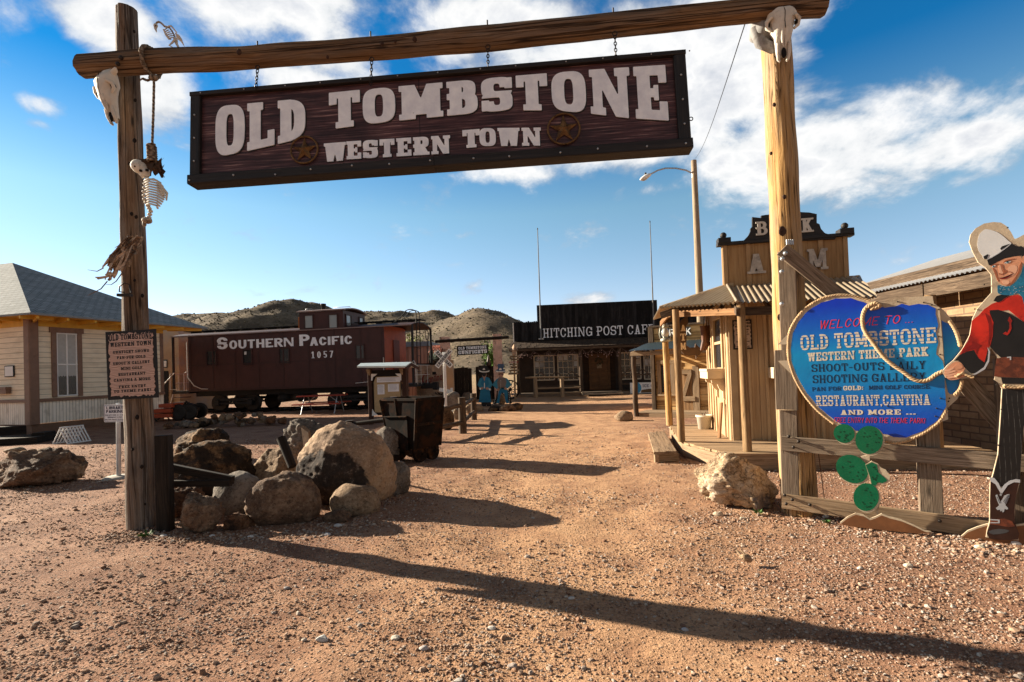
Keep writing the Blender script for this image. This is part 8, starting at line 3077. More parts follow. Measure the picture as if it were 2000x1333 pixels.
MT['deck_board'] = wood('deck_board', (.20,.12,.065),(.42,.275,.155),(.54,.385,.235),1.2,26,.4,.5)
MT['poster'] = paint('poster', (.50,.37,.27),.12,5,.8,.05)
TYPE2 = ST('type2', .66,.19,.13,.09,.12,2.2,.12)
BK = bank()
def bank_extras():
 u,v,K,R,s,ZD = BK
 # step beside the deck
 P = [G(1267,846,.17),G(1298,842,.17),G(1324,881,.17),G(1278,884,.17)]
 root = thing('wooden_step', 'low plank step lying along the sunny edge of the bank deck', 'step', (P[0] + P[2]) / 2 - ZV * .17)
 for t0,t1 in ((.0,.46),(.49,.93)):
  a,b = P[3].lerp(P[2],(t0 + t1) / 2),P[0].lerp(P[1],(t0 + t1) / 2)
  mb = MB(); mb.beam(a - ZV * .02,b - ZV * .02,(P[2] - P[3]).length * (t1 - t0),.045)
  mb.build('tread', MT['step_board'], root)
 mb = MB()
 a,b = P[3] - ZV * .105,P[2] - ZV * .105
 mb.beam(a + (P[0] - P[3]).normalized() * .05,b + (P[0] - P[3]).normalized() * .05,.05,.13)
 mb.beam(P[0] - ZV * .105,P[1] - ZV * .105,.05,.13); mb.beam(P[3] - ZV * .105 + (P[2] - P[3]).normalized() * .05,P[0] - ZV * .105 + (P[2] - P[3]).normalized() * .05,.05,.13)
 mb.build('riser', MT['rail_board'], root)
 # bucket
 b = G(1376,838,ZD)
 root = thing('white_bucket', 'white plastic tub with a dead plant on the bank deck', 'bucket', b)
 mb = MB(); mb.lathe(b,[(0,.01),(.12,0),(.145,.24),(.165,.245),(.165,.285),(.15,.285),(.14,.22),(0,.22)],24)
 mb.build('tub', MT['cream_plastic'], root)
 mb = MB()
 for i in range(7):
  a = random.uniform(0,6.28)
  mb.tube([b + ZV * .22,b + Vector((cos(a) * .05,sin(a) * .05,.32)),b + Vector((cos(a) * .1,sin(a) * .1,random.uniform(.3,.42)))],[.006,.005,.002],5)
 mb.build('dead_plant', MT['bark_dark'], root)
 # plank leaning on the left wall
 mb = MB()
 a = G(1405,856,ZD); t = W(1409,787,a.y + .12)
 mb.beam(a,t,.09,.03,(1,0,0),0)
 mb.single('leaning_plank', MT['post_eave'], 'brown plank leaning against the sunlit side wall of the bank', 'plank')
 # lantern post
 b = G(1308,831,ZD)
 tz = W(1300,668,b.y).z
 mb = MB(); mb.log(b,Vector((b.x - .02,b.y,tz)),.075,.066,12,0,.05)
 mb.single('lantern_post', MT['post_warm'], 'short round post carrying a lantern at the back corner of the bank deck', 'post')
 c = Vector((b.x - .02,b.y,tz))
 root = thing('lantern', 'old hurricane lantern standing on the short post at the bank deck', 'lantern', c)
 mb = MB()
 mb.lathe(c,[(0,0),(.10,0),(.11,.03),(.10,.07),(.05,.09),(.05,.11)],16)
 mb.lathe(c + ZV * .30,[(.06,0),(.075,.02),(.05,.06),(.055,.10),(.02,.12),(0,.12)],14)
 for sx in (-1,1): mb.tube([c + Vector((sx * .10,0,.05)),c + Vector((sx * .13,0,.16)),c + Vector((sx * .11,0,.30)),c + Vector((sx * .05,0,.36))],.010,6)
 mb.build('frame', MT['lantern_metal'], root)
 mb = MB(); mb.lathe(c + ZV * .10,[(.045,0),(.08,.06),(.085,.11),(.06,.18),(.05,.2)],16)
 mb.build('globe', MT['lantern_glass'], root)
 mb = MB(); mb.tube([c + Vector((-.11,0,.28)),c + Vector((-.10,0,.42)),c + Vector((0,0,.5)),c + Vector((.10,0,.42)),c + Vector((.11,0,.28))],.006,5)
 mb.build('bail', MT['iron'], root)
 # ATM arrow sign
 d = 10.6
 q = lambda zx,zy,dd=0.0: W(1220 + zx / 5.127,580 + zy / 5.127,d + dd)
 o = q(550,540)
 root = thing('atm_sign', 'brown vertical arrow sign lettered ATM pointing round to the bank wall', 'sign', o)
 fr = (o,Vector((1,0,0)),ZV,Vector((0,-1,0)))
 def pol(pts):
  P = [q(*p) for p in pts]
  L_ = [(p.x - o.x,p.z - o.z) for p in P]
  ar = sum(a[0] * b_[1] - b_[0] * a[1] for a,b_ in zip(L_,L_[1:] + L_[:1]))
  return L_ if ar > 0 else L_[::-1]
 mb = MB()
 mb.prism(pol([(548,280),(558,240),(628,185),(630,275),(612,285),(614,490),(650,510),(700,508),(705,470),(775,540),(712,622),(708,585),(640,592),(590,575),(560,540),(548,500)]),fr,.03)
 bd = mb.build('arrow_board', MT['sign_brown'], root)
 mb = MB()
 for ch, yb, yt in (("A", 345,283),("T", 440,370),("M", 530,462)):
  a = q(582,yb); b2 = q(582,yt)
  mb.text(ch, TYPE2,(Vector((a.x, o.y - .031, a.z)), Vector((1,0,0)), ZV, Vector((0,-1,0))), b2.z - a.z, (b2.z - a.z) * .85, 'c', .005)
 mb.build('lettering', MT['letter_tan'], bd)
 # boot hung on the wall corner
 q = lambda zx,zy,dd=0.0: W(1220 + zx / 5.127,580 + zy / 5.127,10.4 + dd)
 root = thing('hanging_boots', 'pair of brown leather boots hanging under the bank eave', 'boots', q(800,540))
 for dx,dd in ((0,0),(32,.05)):
  mb = MB()
  mb.tube([q(790 + dx,290,dd),q(795 + dx,380,dd),q(795 + dx,450,dd),q(780 + dx,510,dd),q(768 + dx,540,dd)],[.075,.06,.05,.045,.025],12)
  mb.ball(q(806 + dx,470,dd),(.05,.05,.05),10,7)
  bt = mb.build('boot', MT['leather'], root)
  mb = MB(); mb.tube([q(790 + dx,295,dd),q(795 + dx,190,dd)],.008,5)
  mb.build('strap', MT['iron'], bt)
MT['step_board'] = wood('step_board', (.12,.072,.04),(.30,.20,.12),(.42,.30,.19),1.2,22,.6,.8)
MT['cream_plastic'] = paint('cream_plastic', (.60,.55,.45),.08,3,.5,.05)
MT['lantern_metal'] = paint('lantern_metal', (.36,.35,.28),.2,12,.45,.2, metal=.4)
MT['lantern_glass'] = plain('lantern_glass', (.55,.55,.50),.08,.6)
MT['sign_brown'] = paint('sign_brown', (.10,.055,.028),.25,8,.7,.2)
MT['letter_tan'] = paint('letter_tan', (.78,.60,.38),.1,8,.7,.1)
MT['leather'] = paint('leather', (.11,.042,.018),.3,9,.5,.2)
bank_extras()
# ------------------------------------------------------------------ street light and its wire
def street_light():
 d = 20.0
 t = W(1355,314,d); b = Vector((t.x + .02,d,0))
 root = thing('street_light', 'tall wooden utility pole with a curved arm and cobra head lamp behind the bank', 'street light', b)
 mb = MB(); mb.tube([b,b.lerp(t,.5),t],[.16,.135,.105],14)
 mb.build('pole', MT['pole_pale'], root)
 q = lambda px,py: W(px,py,d)
 mb = MB(); mb.tube([q(1352,339),q(1340,333),q(1320,329),q(1300,329),q(1285,333),q(1270,341)],.03,8)
 mb.tube([q(1352,347),q(1352,330)],.03,6)
 ar = mb.build('arm', MT['zinc'], root)
 mb = MB()
 c = q(1261,346); dr = (q(1249,352) - q(1272,340)).normalized()
 _,s1,s2 = ortho(dr)
 R = Matrix((dr,s1,s2)).transposed()
 mb.ball(c,(.26,.13,.085),16,10,0,R)
 hd = mb.build('lamp_head', MT['white_paint'], root)
 mb = MB(); mb.ball(c - ZV * .05 + dr * .04,(.15,.10,.07),12,8,0,R)
 mb.build('lens', MT['lantern_glass'], hd)
 mb = MB(); mb.lathe(q(1261,342),[(.04,0),(.04,.08),(0,.1)],8)
 mb.build('photocell', MT['iron'], hd)
 a = W(1456,44,5.3)
 pts = []
 e = q(1358,310)
 for i in range(13):
  t_ = i / 12
  pts.append(e.lerp(a,t_) - ZV * .22 * sin(t_ * pi))
 mb = MB(); mb.tube(pts,.006,4)
 mb.single('overhead_wire', MT['iron'], 'thin twisted wire strung from the gate beam to the utility pole', 'wire')
MT['pole_pale'] = wood('pole_pale', (.20,.14,.09),(.36,.27,.18),(.46,.36,.26),.6,18,.2,.5)
street_light()
# ------------------------------------------------------------------ brick building on the right
def brick_building():
 o = Vector((7.9,5.0,0))
 root = thing('brick_building', 'brown brick building with a corrugated metal eave behind the welcome sign', 'building', Vector((9,9,0)))
 m, k = new_mat('old_brick')
 g = gcv(k)
 br = k.n('ShaderNodeTexBrick', Scale=1.0)
 br.inputs['Brick Width'].default_value = .36; br.inputs['Row Height'].default_value = .115; br.inputs['Mortar Size'].default_value = .012
 br.inputs['Color1'].default_value = (.25,.155,.085,1); br.inputs['Color2'].default_value = (.40,.27,.16,1); br.inputs['Mortar'].default_value = (.16,.11,.075,1)
 k.set(br, 'Vector', g)
 n = k.noise(g,6,6,.65)
 c = k.mix(k.mapr(n,.4,.7,0,.6),br.outputs[0],(.17,.10,.06))
 finish(k, c, .92, bumpn(k, k.math('SUBTRACT', k.math('MULTIPLY', n, .5), br.outputs[1]),.8,.02),.2)
 mb = MB()
 x0,y0,y1,z1 = 7.75,4.6,13.5,3.05
 mb.add([(x0,y0,-.1),(x0,y1,-.1),(x0,y1,z1),(x0,y0,z1)],[[0,1,2,3][::-1]],0,False,[(0,0,0),(y1 - y0,0,0),(y1 - y0,z1,0),(0,z1,0)])
 mb.add([(x0,y0,-.1),(x0 + 4,y0,-.1),(x0 + 4,y0,z1),(x0,y0,z1)],[[0,1,2,3]],0,False,[(0,0,0),(4,0,0),(4,z1,0),(0,z1,0)])
 mb.add([(x0,y1,-.1),(x0 + 4,y1,-.1),(x0 + 4,y1,z1),(x0,y1,z1)],[[0,1,2,3][::-1]],0,False,[(0,0,0),(4,0,0),(4,z1,0),(0,z1,0)])
 mb.build('wall', m, root)
 ea,eb = W(1698,572,10.3),W(1931,524,7.75)
 # eave line carried both ways
 dd = (eb - ea) / (eb.y - ea.y)
 e0 = ea + dd * (13.6 - ea.y); e1 = ea + dd * (4.4 - ea.y)
 e0.z = e1.z = (ea.z + eb.z) / 2
 up = Vector((4.2,0,1.25))
 mb = MB(); corrugate(mb,[e1,e0,e0 + up,e1 + up],e1,e0,.09,.016)
 rf = mb.build('roof', MT['tin_white'], root)
 mb = MB()
 i_ = Vector((.05,0,-.16))
 for k_ in range(4):
  a,b = e0.lerp(e1,k_ / 4),e0.lerp(e1,(k_ + 1) / 4 - .003)
  mb.beam(a + i_,b + i_,.04,.24)
 mb.build('fascia', MT['old_log'], rf)
 mb = MB()
 for k_ in range(14):
  p = e0.lerp(e1,(k_ + .5) / 14) + Vector((.1,0,-.12))
  mb.beam(p,p + up * .22,.07,.14)
 mb.build('rafters', MT['old_log'], rf)
 mb = MB(); mb.beam(Vector((x0 + .02,y1,z1 + .05)),Vector((x0 + .02,y0,z1 + .05)),.2,.18)
 mb.build('wall_plate', MT['old_log'], root)
MT['tin_white'] = paint('tin_white', (.42,.42,.43),.1,3,.55,.1,((.30,.27,.24),3,.6,.4), metal=.2)
brick_building()
# ------------------------------------------------------------------ rail fence carrying the welcome sign
FO = Vector((2.77,5.25,0)); FD = Vector((1.34,-.82,0)).normalized(); FN = Vector((FD.y,-FD.x,0))
if FN.y > 0: FN = -FN
def FP(px,py,off=0.0):
 return PL(px,py,FO + FN * off,FN)
def fence():
 root = thing('rail_fence', 'weathered plank rail fence running from the gate post towards the viewer', 'fence', FO + FD * .8)
 def rail(p0, p1, w, t, off, ext=0.0, name='rail', mat='rail_board'):
  a,b = FP(*p0,off),FP(*p1,off)
  b = b + (b - a).normalized() * ext
  mb = MB(); mb.beam(a,b,t,w,FN.cross(b - a))
  return mb.build(name,MT[mat],root)
 r1 = rail((1527,866),(1948,901),.145,.045,.03,1.2, 'rail', 'grey_board')
 r2 = rail((1527,978),(1926,1034),.15,.045,.03,1.2)
 for px,y0,y1 in ((1819,800,1012),(1985,700,1060)):
  a,b = FP(px,y1,-.06),FP(px,y0,-.06)
  b = Vector((a.x,a.y,b.z))
  mb = MB(); mb.beam(a - ZV * .1,b,.17,.09,FN)
  mb.build('post', MT['grey_board'], root)
 mb = MB()
 a,b = FP(1880,740,-.12),FP(1990,862,-.12)
 mb.beam(a,b,.08,.15,FN.cross(b - a))
 mb.build('brace', MT['grey_board'], root)
 for rl,pts in ((r1,((1541,852),(1550,873),(1700,866),(1560,862))),(r2,((1533,966),(1548,975),(1536,983),(1582,985),(1834,1016)))):
  mb = MB()
  for px,py in pts:
   p = FP(px,py,.055)
   mb.tube([p,p + FN * .035],.006,6); mb.lathe(p + FN * .035,[(.0,.004),(.016,.002),(.016,-.003)],8,0,FN)
  mb.build('nail', MT['iron'], rl)
 mb = MB()
 mb.tube([FP(1590,800,-.1),FP(1598,880,-.1),FP(1610,975,-.1)],.004,5)
 mb.single('hanging_wire', MT['rust'], 'thin rusty wire hanging behind the two fence rails', 'wire')
fence()
def Z6(zx,zy): return (1480 + zx * .39,560 + zy * .39)
def plane_poly(pts,off,z6=True):
 """picture outline -> polygon in the fence plane frame (o, x, y, n)"""
 o = FO + FN * off
 P = [PL(*(Z6(*p) if z6 else p),o,FN) - o for p in pts]
 L = [(p.dot(FD),p.z) for p in P]
 ar = sum(a[0] * b[1] - b[0] * a[1] for a,b in zip(L,L[1:] + L[:1]))
 return (L if ar > 0 else L[::-1]),(o,FD,ZV,FN)
def smooth_poly(pts,n=4):
 out = []
 N = len(pts)
 for i in range(N):
  p0,p1,p2,p3 = pts[i - 1],pts[i],pts[(i + 1) % N],pts[(i + 2) % N]
  for j in range(n):
   t = j / n
   out.append(tuple(.5 * ((2 * p1[k]) + (-p0[k] + p2[k]) * t + (2 * p0[k] - 5 * p1[k] + 4 * p2[k] - p3[k]) * t * t + (-p0[k] + 3 * p1[k] - 3 * p2[k] + p3[k]) * t ** 3) for k in (0,1)))
 return out
def heart_sign():
 root = thing('welcome_sign', 'big blue heart shaped welcome sign edged with painted rope on the rail fence', 'sign', FP(1740,860,.1))
 OFF = .075
 main = smooth_poly([(150,290),(160,230),(190,170),(240,112),(310,68),(390,46),(470,44),(530,62),(580,80),(640,76),(700,58),(770,54),(840,70)],3)[:-3] + [(880,86),(908,104),(925,300),(938,520),(946,610)] + smooth_poly([(946,610),(905,680),(830,735),(745,772),(680,783),(640,770),(560,735),(470,730),(380,685),(300,622),(230,540),(180,450),(155,370)],3)[2:-2]
 pol,fr = plane_poly(main,OFF)
 mb = MB(); mb.prism(pol,fr,.018)
 mb.build('backing', MT['bare_board'], root)
 # blue field,peeled back along the top right and right edge
 rs = random.Random(20)
 blue = [(166,300),(176,235),(204,178),(252,122),(318,82),(392,62),(466,60),(528,80),(560,96),(600,98),(640,106),(690,100),(720,88),(760,92),(800,86),(850,96),(888,112),(890,160),(898,200),(888,236),(902,280),(896,340),(922,380),(934,420),(936,520),(942,600),(900,668),(826,722),(742,755),(680,752),(645,740),(560,728),(475,718),(390,672),(312,610),(244,532),(196,446),(170,372)]
 bl = []
 for a,b in zip(blue,blue[1:] + blue[:1]):
  n = max(1,int(math.hypot(a[0] - b[0],a[1] - b[1]) / 22))
  rag = 5.5 if a[0] > 600 and a[1] < 420 else 1.2
  for j in range(n):
   t = j / n
   bl.append((a[0] + (b[0] - a[0]) * t + rs.uniform(-rag,rag),a[1] + (b[1] - a[1]) * t + rs.uniform(-rag,rag)))
 pol2,fr2 = plane_poly(bl,OFF)
 m, k = new_mat('heart_blue')
 gg = k.n('ShaderNodeTexCoord').outputs['Object']
 z = k.n('ShaderNodeSeparateXYZ', Vector=gg).outputs[2]
 z0 = ORIG[root.name].z
 # painted sign: deep blue at top and bottom,lighter turquoise band in the middle
 f = k.ramp(k.mapr(z,0.03,1.42,0,1),[(0,(.003,.045,.40)),(.16,(.003,.085,.48)),(.38,(.003,.21,.50)),(.56,(.003,.24,.52)),(.74,(.003,.11,.52)),(.9,(.002,.035,.48)),(1,(.003,.025,.42))])
 n_ = k.noise(gg,5,6,.65)
 f = k.mix(k.mapr(n_,.58,.78,0,.25),f,(.004,.05,.22))
 sp = k.noise(gg,38,4,.75)
 f = k.mix(k.mapr(sp,.70,.76,0,.5),f,(.35,.35,.36))
 finish(k,f,.32,bumpn(k,k.noise(gg,3.5,4,.55),.25,.02),.4)
 mb = MB(); mb.prism(pol2,fr2,.0015,0,.0185)
 mb.build('painted_field', m, root)
 # folded right edge panel
 right = [(908,104),(935,124),(962,160),(985,196),(1003,236),(1016,275),(1021,310),(1025,380),(1025,480),(1014,530),(998,562),(948,608),(938,520),(925,300)]
 pr,frr = plane_poly(right,OFF - .02)
 mb = MB(); mb.prism(pr,frr,.018)
 pe = mb.build('edge_panel', MT['bare_board'], root)
 rb = [(918,170),(930,178),(948,186),(968,200),(986,232),(1000,262),(1008,300),(1008,370),(1012,470),(1000,500),(990,530),(962,540),(950,528),(938,470),(928,300)]
 pr,frr = plane_poly(rb,OFF - .02)
 mb = MB(); mb.prism(pr,frr,.0015,0,.0185)
 mb.build('painted_field', m, pe)
 # painted rope border and lasso as raised rope
 def on(p,off): return PL(*Z6(*p),FO + FN * off,FN)
 border1 = [(560,70),(500,52),(440,44),(380,46),(310,66),(240,110),(190,168),(160,228),(152,290),(157,370),(182,450),(232,540),(302,622),(382,686)]
 border2 = [(640,772),(690,782),(750,770),(830,735),(905,680),(944,620)]
 border3 = [(960,172),(984,208),(1002,250),(1014,300)]
 border4 = [(1022,470),(1012,515),(985,545)]
 mb = MB()
 for bd in (border1,border2,border3,border4):
  twisted(mb,[on(p,OFF + .010) for p in smooth_open(bd,4)],.015,14,3,6,.02)
 mb.build('rope_border', MT['rope_tan'], root)
 mb = MB()
 lasso = [(590,92),(555,96),(532,125),(524,165),(530,210),(552,250),(580,285),(604,320),(640,362),(680,395),(730,428),(775,462),(815,474),(855,468),(895,440),(930,425)]
 twisted(mb,[on(p,OFF + .026) for p in smooth_open(lasso,4)],.017,14,3,6,.02)
 twisted(mb,[on(p,OFF + .03) for p in smooth_open([(552,104),(585,84),(610,92),(600,104),(565,112)],4)],.018,14,3,6,.02)
 mb.build('lasso', MT['rope_tan'], root)
 # words,each line fitted between its ends as they stand on the board
 def line(txt,st,x0,x1,yb0,yb1,h0,h1,mat,name,slant=0.0,track=0.0):
  a,b = on((x0,yb0),OFF),on((x1,yb1),OFF)
  o = FO + FN * OFF
  A = ((a - o).dot(FD),a.z); B = ((b - o).dot(FD),b.z)
  ta,tb = on((x0,yb0 - h0),OFF).z - a.z,on((x1,yb1 - h1),OFF).z - b.z
  wd = B[0] - A[0]
  def warp(uu,vv,X,Y): return X,(A[1] + (B[1] - A[1]) * uu) + (ta + (tb - ta) * uu) * vv
  mb = MB()
  mb.text(txt, st, (o + FD * A[0], FD, ZV, FN),(ta + tb) / 2, wd, 'l', .0012,0,.0202, warp, track, slant)
  ob = mb.build(name,mat,root)
 red, crm, blk = MT['sign_red'], MT['sign_cream'], MT['sign_ink']
 line("WELCOME TO ...", HAND, 312,780,214,180,42,42, red, 'lettering', .25)
 line("OLD TOMBSTONE", STEN, 216,892,320,282,74,78, crm, 'lettering')
 line("WESTERN THEME PARK", STE1,252,852,375,348,42,46, crm, 'lettering')
 line("SHOOT-OUTS DAILY", THIN, 270,838,428,412,38,40, blk, 'lettering')
 line("SHOOTING GALLERY", THIN, 276,838,484,472,40,42, blk, 'lettering')
 line("PAN FOR", THIN, 273,418,524,520,20,20, blk, 'lettering')
 line("GOLD:", SLABM, 428,528,520,518,22,22, crm, 'lettering')
 line("MINI GOLF COURSE", THIN, 556,858,516,511,20,20, blk, 'lettering')
 line("RESTAURANT,CANTINA", STEN, 293,862,598,592,52,52, crm, 'lettering')
 line("AND MORE ...", SLABM, 415,790,642,640,24,26, crm, 'lettering')
 line("FREE ENTRY INTO THE THEME PARK!", HAND, 384,836,681,684,26,26, red, 'lettering', .2)
 mb = MB()
 for p in ((905,115),(870,92),(830,80),(700,76),(905,250),(912,340),(918,440),(975,190),(990,240),(960,560),(890,650),(915,560),(895,610),(955,575),(640,150),(470,640),(580,640),(650,600),(700,360)):
  mb.ball(on(p,OFF + .021 if p[0] < 935 else OFF),.007,6,4)
 mb.build('screw', MT['iron'], root)
def smooth_open(pts,n=4):
 out = []
 N = len(pts)
 for i in range(N - 1):
  p0,p1,p2,p3 = pts[max(i - 1,0)],pts[i],pts[i + 1],pts[min(i + 2,N - 1)]
  for j in range(n):
   t = j / n
   out.append(tuple(.5 * ((2 * p1[k]) + (-p0[k] + p2[k]) * t + (2 * p0[k] - 5 * p1[k] + 4 * p2[k] - p3[k]) * t * t + (-p0[k] + 3 * p1[k] - 3 * p2[k] + p3[k]) * t ** 3) for k in (0,1)))
 return out + [pts[-1]]
MT['bare_board'] = paint('bare_board', (.50,.40,.28),.12,5,.8,.3,((.26,.18,.11),7,.58,.6))
MT['rope_tan'] = paint('rope_tan', (.46,.31,.17),.25,18,.8,.3,((.16,.09,.045),16,.58,.5))
MT['sign_red'] = plain('sign_red', (.78,.03,.03),.5)
MT['sign_cream'] = plain('sign_cream', (.66,.57,.44),.55)
MT['sign_ink'] = plain('sign_ink', (.008,.014,.03),.5)
heart_sign()
def cactus():
 root = thing('cactus_cutout', 'green painted prickly pear cactus cutout in front of the heart sign', 'cutout', FP(1700,1000,.14))
 pads = [((435,738),54,48,.25),((560,770),70,72,0),((475,915),86,68,.5),((600,940),52,68,-.35),((545,1055),65,71,.1)]
 tips = [(435,738),(560,770),(475,915),(575,930),(545,1055)]
 rs = random.Random(31)
 green = paint('cactus_green', (.002,.125,.055),.15,6,.25,.1,((.002,.075,.034),5,.58,.4))
 outs = []
 for i,((cx,cy),rx,ry,rot) in enumerate(pads):
  def el(k,n=22):
   L = []
   for j in range(n):
    a = 2 * pi * j / n
    x_,y_ = rx * k * cos(a),ry * k * sin(a)
    L.append((cx + x_ * cos(rot) - y_ * sin(rot),cy + x_ * sin(rot) + y_ * cos(rot)))
   return L
  off = .115 + .004 * i
  rim = [(x_ + 4,y_ + 3) for x_,y_ in el(1.02)]
  if i == 3: rim = [(538,890),(570,872),(600,885),(615,905),(640,915),(662,950),(655,975),(630,990),(605,985),(590,1005),(570,1000),(560,960)]
  pol,fr = plane_poly(rim,off)
  mb = MB(); mb.prism(pol,fr,.018)
  pd = mb.build('pad', MT['bare_board'], root)
  g = [(x_ - 3,y_ - 3) for x_,y_ in el(.985)]
  if i == 3: g = [(540,892),(570,878),(596,890),(604,930),(640,960),(648,972),(625,982),(600,980),(585,1002),(570,995),(562,955)]
  pol,fr = plane_poly(g,off)
  mb = MB(); mb.prism(pol,fr,.002,0,.0185)
  mb.build('paint', green, pd)
  mb = MB()
  for _ in range(13):
   a,r_ = rs.uniform(0,6.28),rs.uniform(0,.82) ** .5 * .8
   if i == 3: px,py = rs.uniform(570,605),rs.uniform(900,985)
   else:
    x_,y_ = rx * r_ * cos(a),ry * r_ * sin(a)
    px,py = cx + x_ * cos(rot) - y_ * sin(rot),cy + x_ * sin(rot) + y_ * cos(rot)
   pol,fr = plane_poly(blob(px,py,2.2,3.6,7),off)
   mb.prism(pol,fr,.001,0,.021)
  mb.build('spine_dots', MT['cactus_dark'], pd)
 for nm, pts, mat, off in (('trunk', [(515,850),(560,840),(560,880),(535,880)], MT['bare_board'], .105),('foot', [(575,1110),(612,1080),(600,1140)], MT['bare_board'], .105)):
  pol,fr = plane_poly(pts,off)
  mb = MB(); mb.prism(pol,fr,.018)
  mb.build(nm,mat,root)
 for lab, pts, off in (('rust brown painted ground cutout under the cactus cutout', [(412,1180),(450,1150),(490,1132),(530,1140),(560,1160),(590,1150),(620,1135),(660,1150),(720,1165),(780,1190),(830,1215),(868,1225),(800,1235),(600,1215),(470,1200)], .16),('rust brown painted ground cutout under the cowboy boot', [(1015,1250),(1050,1220),(1100,1200),(1150,1185),(1290,1190),(1400,1175),(1500,1200),(1560,1290),(1300,1300),(1100,1275)], .09)):
  r2 = thing('ground_cutout', lab, 'cutout', FP(*Z6(*pts[0]), off))
  pol,fr = plane_poly(pts,off)
  mb = MB(); mb.prism(pol,fr,.015)
  mb.build('backing', MT['bare_board'], r2)
  pol,fr = plane_poly([(p[0],p[1] + 9 if i < len(pts) - 3 else p[1]) for i,p in enumerate(pts)],off)
  mb = MB(); mb.prism(pol,fr,.0015,0,.0155)
  mb.build('paint', MT['earth_paint'], r2)
MT['earth_paint'] = paint('earth_paint', (.16,.062,.022),.3,6,.6,.2)
MT['cactus_dark'] = plain('cactus_dark', (.004,.045,.02),.5)
cactus()
# ------------------------------------------------------------------ painted cowboy cutout
def cowboy():
 OFF = .12
 root = thing('cowboy_cutout', 'life size painted cowboy cutout in red shirt, black vest and white hat', 'cutout', FP(1970,1056, OFF))
 H = lambda p: (1880 + p[0] * .1276,430 + p[1] * .1276)      # head close-up points
 S = lambda p: (1700 + p[0] * .3,420 + p[1] * .3)            # upper body points
 B = lambda p: Z6(*p)
 I = lambda p: p
 lvl = [0]
 def part(name,mat,pts,conv=S,off=0.0,th=.0014,sm=0,parent=None):
  P = [conv(p) for p in pts]
  if sm: P = smooth_poly(P,sm)
  pol,fr = plane_poly(P,OFF,False)
  mb = MB(); mb.prism(pol,fr,th,0,off)
  return mb.build(name,mat,parent or root)
 hatw = paint('paint_hat', (.60,.60,.60),.08,5,.45,.05)
 flesh = paint('paint_flesh', (.56,.255,.145),.12,22,.45,.05); flesh_d = plain('paint_flesh_dark', (.30,.095,.045),.45); flesh_l = plain('paint_flesh_light', (.68,.37,.24),.45)
 red = paint('paint_red', (.50,.022,.010),.3,5,.35,.08,((.16,.008,.006),4.5,.56,.75)); redd = plain('paint_red_dark', (.20,.010,.008),.4)
 blk = paint('paint_black', (.010,.009,.009),.3,6,.4,.08); scarf = paint('paint_scarf', (.014,.15,.26),.25,14,.45,.1,((.006,.06,.12),8,.55,.7))
 brown = paint('paint_leather', (.16,.04,.018),.3,12,.45,.1,((.04,.012,.008),10,.52,.7)); boot = paint('paint_boot', (.030,.012,.009),.3,10,.3,.08); wht = MT['white_paint']; grey = plain('paint_grey', (.42,.42,.44),.5)
 # bare sheet behind
 up = [(1911,513),(1900,492),(1893,473),(1896,458),(1906,446),(1922,437),(1940,434),(1955,435),(1966,442),(1975,454),(1982,468),(1992,463),(2004,456),(2026,460),(2046,480),(2050,510),(2040,545),(2046,570),(2072,592),(2092,640),(2100,700),(2092,770),(2072,800),(2060,900),(2058,960),(2066,1050),(2036,1058),(2012,1040),(2010,960),(2004,880),(1998,840),(1992,944),(1983,973),(1982,1020),(1990,1056),(1926,1050),(1928,1036),(1933,1020),(1934,945),(1940,925),(1949,888),(1955,800),(1957,760),(1950,748),(1942,742),(1950,705),(1947,696),(1936,680),(1930,690),(1929,712),(1911,729),(1893,739),(1862,742),(1847,738),(1840,726),(1850,714),(1862,704),(1880,682),(1894,655),(1900,622),(1910,602),(1925,585),(1937,572),(1937,545),(1936,536),(1925,523)]
 pol,fr = plane_poly(up,OFF,False)
 mb = MB(); mb.prism(pol,fr,.02,0,-.0202)
 mb.build('backing', MT['bare_board'], root)
 # hat
 part('hat_crown', hatw, [(225,390),(232,320),(255,225),(330,150),(390,145),(480,168),(560,205),(640,265),(700,320),(740,352),(720,385),(560,500),(440,570),(330,600),(300,545),(250,480)], H, 0,.0014,2)
 part('hat_band', blk, [(318,560),(380,525),(395,540),(370,600),(330,600)], H, .0016)
 part('hat_band', blk, [(575,440),(600,405),(700,372),(745,360),(730,385),(640,430),(590,462)], H, .0016)
 hb = part('hat_brim', blk, [(372,606),(440,578),(560,510),(680,420),(745,365),(800,392),(850,410),(900,400),(960,450),(1040,560),(1060,640),(1000,640),(900,545),(780,560),(640,590),(540,640),(430,700),(400,690)], H, .0018)
 part('brim_edge', grey, [(365,604),(440,572),(560,498),(660,420),(735,360),(745,368),(680,424),(560,512),(440,582),(372,612)], H, .0034,.0008)
 # face
 fc = part('face', flesh, [(425,700),(470,672),(560,620),(680,585),(800,560),(890,560),(915,640),(905,700),(890,780),(830,880),(780,960),(720,1005),(660,1010),(600,990),(545,950),(520,900),(500,850),(480,790),(450,740)], H, .0012,.0012,2)
 def f(nm,mat,pts,z=.0026,sm=0): part(nm,mat,pts,H,z,.0006,sm,fc)
 f('cheek_shade', flesh_d, [(900,640),(905,700),(890,780),(830,880),(780,960),(720,1005),(660,1010),(740,960),(800,880),(850,790),(870,700)])
 f('cheek_shade', flesh_d, [(425,700),(455,735),(500,850),(520,900),(545,950),(560,930),(535,880),(520,800),(500,760),(470,735)])
 f('cheek_light', flesh_l, [(700,720),(800,690),(840,740),(800,830),(740,860),(700,800)], .0026,2)
 f('chin_light', flesh_l, [(600,930),(680,925),(720,950),(680,990),(620,980)], .0026,2)
 f('nose_light', flesh_l, [(550,680),(575,690),(600,780),(625,820),(590,830),(560,810)], .0026,2)
